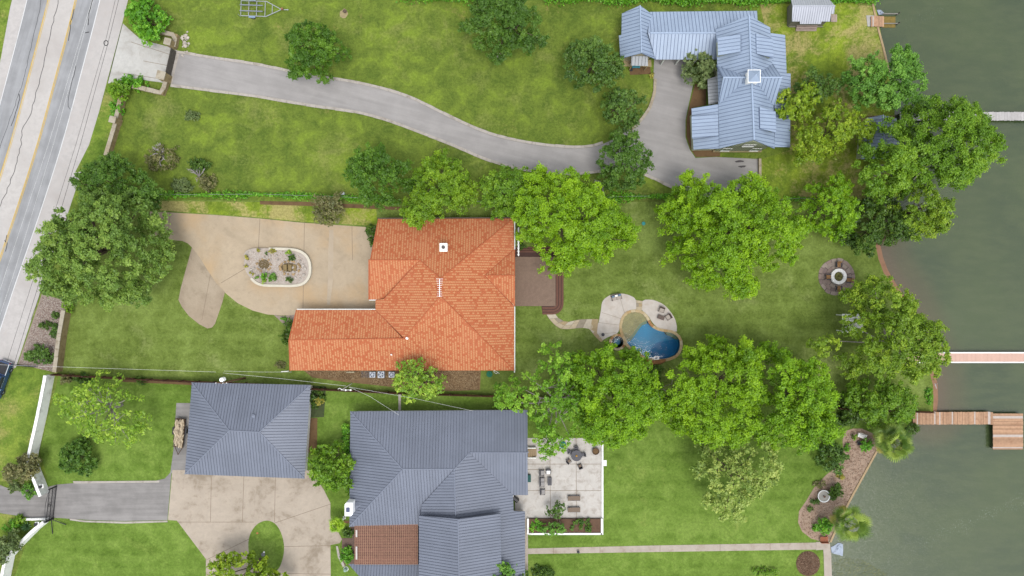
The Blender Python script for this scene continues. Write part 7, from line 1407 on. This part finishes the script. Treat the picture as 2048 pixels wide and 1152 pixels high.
# ------------------------------------------------------------------ docks and lake walls
def dock(label, poly_top, z, mat, pw, along='x', posts=(), edge=None, name='dock', odd=None):
    """poly_top = (x0,y0,x1,y1) in photo pixels"""
    x0, y0, x1, y1 = poly_top; a, b = P(x0, y0, z), P(x1, y1, z); t = thing(name, label, 'dock')
    n = int(((b.x - a.x) if along == 'x' else (a.y - b.y)) / pw)
    for k in range(n):
        mt = odd if odd and random.random() < .07 else mat; dz = random.uniform(0, .012); j = random.uniform(-.04, .04)
        if along == 'x': u = a.x + (b.x - a.x) * k / n; MB().box(u, u + (b.x - a.x) / n - .012, b.y + j, a.y + j, z - .06, z + dz).build('plank', mt, t)
        else: u = b.y + (a.y - b.y) * k / n; MB().box(a.x + j, b.x + j, u, u + (a.y - b.y) / n - .012, z - .06, z + dz).build('plank', mt, t)
    for s in (a.y - .15, b.y + .15): MB().box(a.x, b.x, s - .06, s + .06, z - .26, z - .064).build('joist', mat, t)
    if edge:
        for s in (a.y + .05, b.y - .05): MB().box(a.x, b.x, s - .09, s + .09, z - .25, z + .05).build('edge_board', edge, t)
    m = max(2, int((b.x - a.x) / 3))
    for k in range(m):
        for s in (a.y - .2, b.y + .2): u = a.x + .2 + (b.x - a.x - .4) * k / (m - 1); MB().tube([(u, s, -2.4), (u, s, z - .07)], .1, 8).build('pile', flat('pile_dark', A(70, 62, 54), .2), t)
    return t
DG = flat('dock_plank_grey', A(206, 202, 200), .10, 3, .9, rnd=.12); DP = flat('dock_board_pink', A(232, 192, 174), .05, 2, .85, rnd=.03); DW = flat('dock_plank_rust', A(198, 158, 126), .14, 3, .9, rnd=.24, wear=A(166, 122, 92), wamt=.6); DWp = flat('dock_plank_bleached', A(214, 200, 190), .1, 3, .9)
dock('weathered grey plank dock running out from under the spreading tree', (1800, 224, 2080, 241), .35, DG, .22)
dock('pink-topped dock with white edges below the plane tree', (1815, 706, 2080, 724), .35, DP, .6, edge=WPAINT)
dock('rust-brown plank dock leading to the square lake platform', (1826, 824, 1986, 849), .35, DW, .19, odd=DWp)
dock('square rust-brown plank platform at the end of the brown dock', (1986, 827, 2046, 899), .36, DW, .19, 'y', odd=DWp, edge=None, name='dock_platform')
dock('small tan boat-lift dock at the top right shore', (1742, 32, 1768, 53), .25, DW, .2, odd=DWp)
t = thing('boat_lift', 'submerged yellowish boat-lift platform with two grey beams', 'boat lift'); YW = flat('lift_boards', A(150, 128, 60), .2, 3)
for k in range(10): a = P(1768 + k * 2.6, 31); b = P(1770.4 + k * 2.6, 53); MB().box(a.x, b.x, b.y, a.y, -.48, -.40).build('board', YW, t)
for y in (27.5, 47): MB().bar(P(1766, y, .1), P(1798, y, .1), .14, .14).build('beam', flat('beam_grey', A(150, 146, 138), .1), t); c = P(1796, y); MB().tube([(c.x, c.y, -2), (c.x, c.y, .5)], .09, 8).build('pile', MATS['pile_dark'], t)
slab('concrete_pad', 'pale concrete pad at the shore end of the boat-lift dock', [(1732, 31), (1748, 31), (1749, 53), (1735, 53)], CON_APR, .06, cat='pad')
def lakewall(label, line, wd, mat, top=.15, step=2.2):
    t = thing('lake_wall', label, 'wall'); c = resample(PX(line), step); L = side_offset(c, -wd / 2); Rr = side_offset(c, wd / 2)
    for i in range(len(c) - 1): e = Vector((c[i + 1].x - c[i].x, c[i + 1].y - c[i].y)).normalized() * .01; MB().prism([L[i] + e, L[i + 1] - e, Rr[i + 1] - e, Rr[i] + e], -2.3, top + random.uniform(0, .02)).build('wall_block', mat, t)
LWC = flat('lake_wall_tan', A(196, 170, 132), .14, 2, .9)
lakewall('straight tan timber lake wall along the mulch bed', [(1753, 902), (1697, 1004), (1676, 1047), (1660, 1084)], .3, LWC)
lakewall('pale stone lake wall at the small shed lawn', [(1745, 8), (1754, 50), (1768, 102), (1779, 152)], .3, LWC, .1)
t = tag(MB().prism(PX([(1632, 1083.5), (1659, 1083.5), (1662, 1110), (1668, 1300), (1652, 1300), (1647, 1110), (1646, 1099), (1632, 1100)]), -2.2, .08).build('lake_wall', CON_PTH), 'concrete corner walkway along the lake at the bottom right', 'walkway')
FLECKS = leafmat('flecks', LA(44, 52, 26), LA(66, 72, 36), LA(92, 92, 52), .1); pw = [(q.x, q.y) for q in PX([(1668, 1128), (1690, 1118), (1720, 1120), (1750, 1135), (1775, 1150), (1790, 1180), (1668, 1180)])]; C, _ = scatter_in(pw, .22, 900); n = len(C)
wo = leaf_mesh('water_flecks', np.column_stack([C, np.full(n, -.44)]), np.tile([0, 0, 1.], (n, 1)) + RNG.normal(0, .03, (n, 3)), RNG.uniform(.12, .38, n), RNG.uniform(.04, .08, n), RNG.random(n), FLECKS, None, np.tile([1., .35, 0], (n, 1)) + RNG.normal(0, .5, (n, 3))); tag(wo, 'dark floating weed on the water at the bottom right wall', 'water weed', kind='stuff')  # narrow dark olive faces lying flat just above the water
B('grass tufts on the little beach spit above the brown dock', 1858, 790, 8, 16, .3, 'vine', .13, .35, .8)
t = thing('driftwood', 'pale driftwood log at the reddish beach', 'driftwood', P(1872, 770)); MB().tube([(-.2, .5, -.35), (0, 0, -.28), (.3, -.6, -.35)], [.1, .14, .06], 7).build('log', DEADW, t); MB().tube([(0, 0, -.28), (.35, .2, -.2)], [.06, .03], 6).build('branch', DEADW, t)
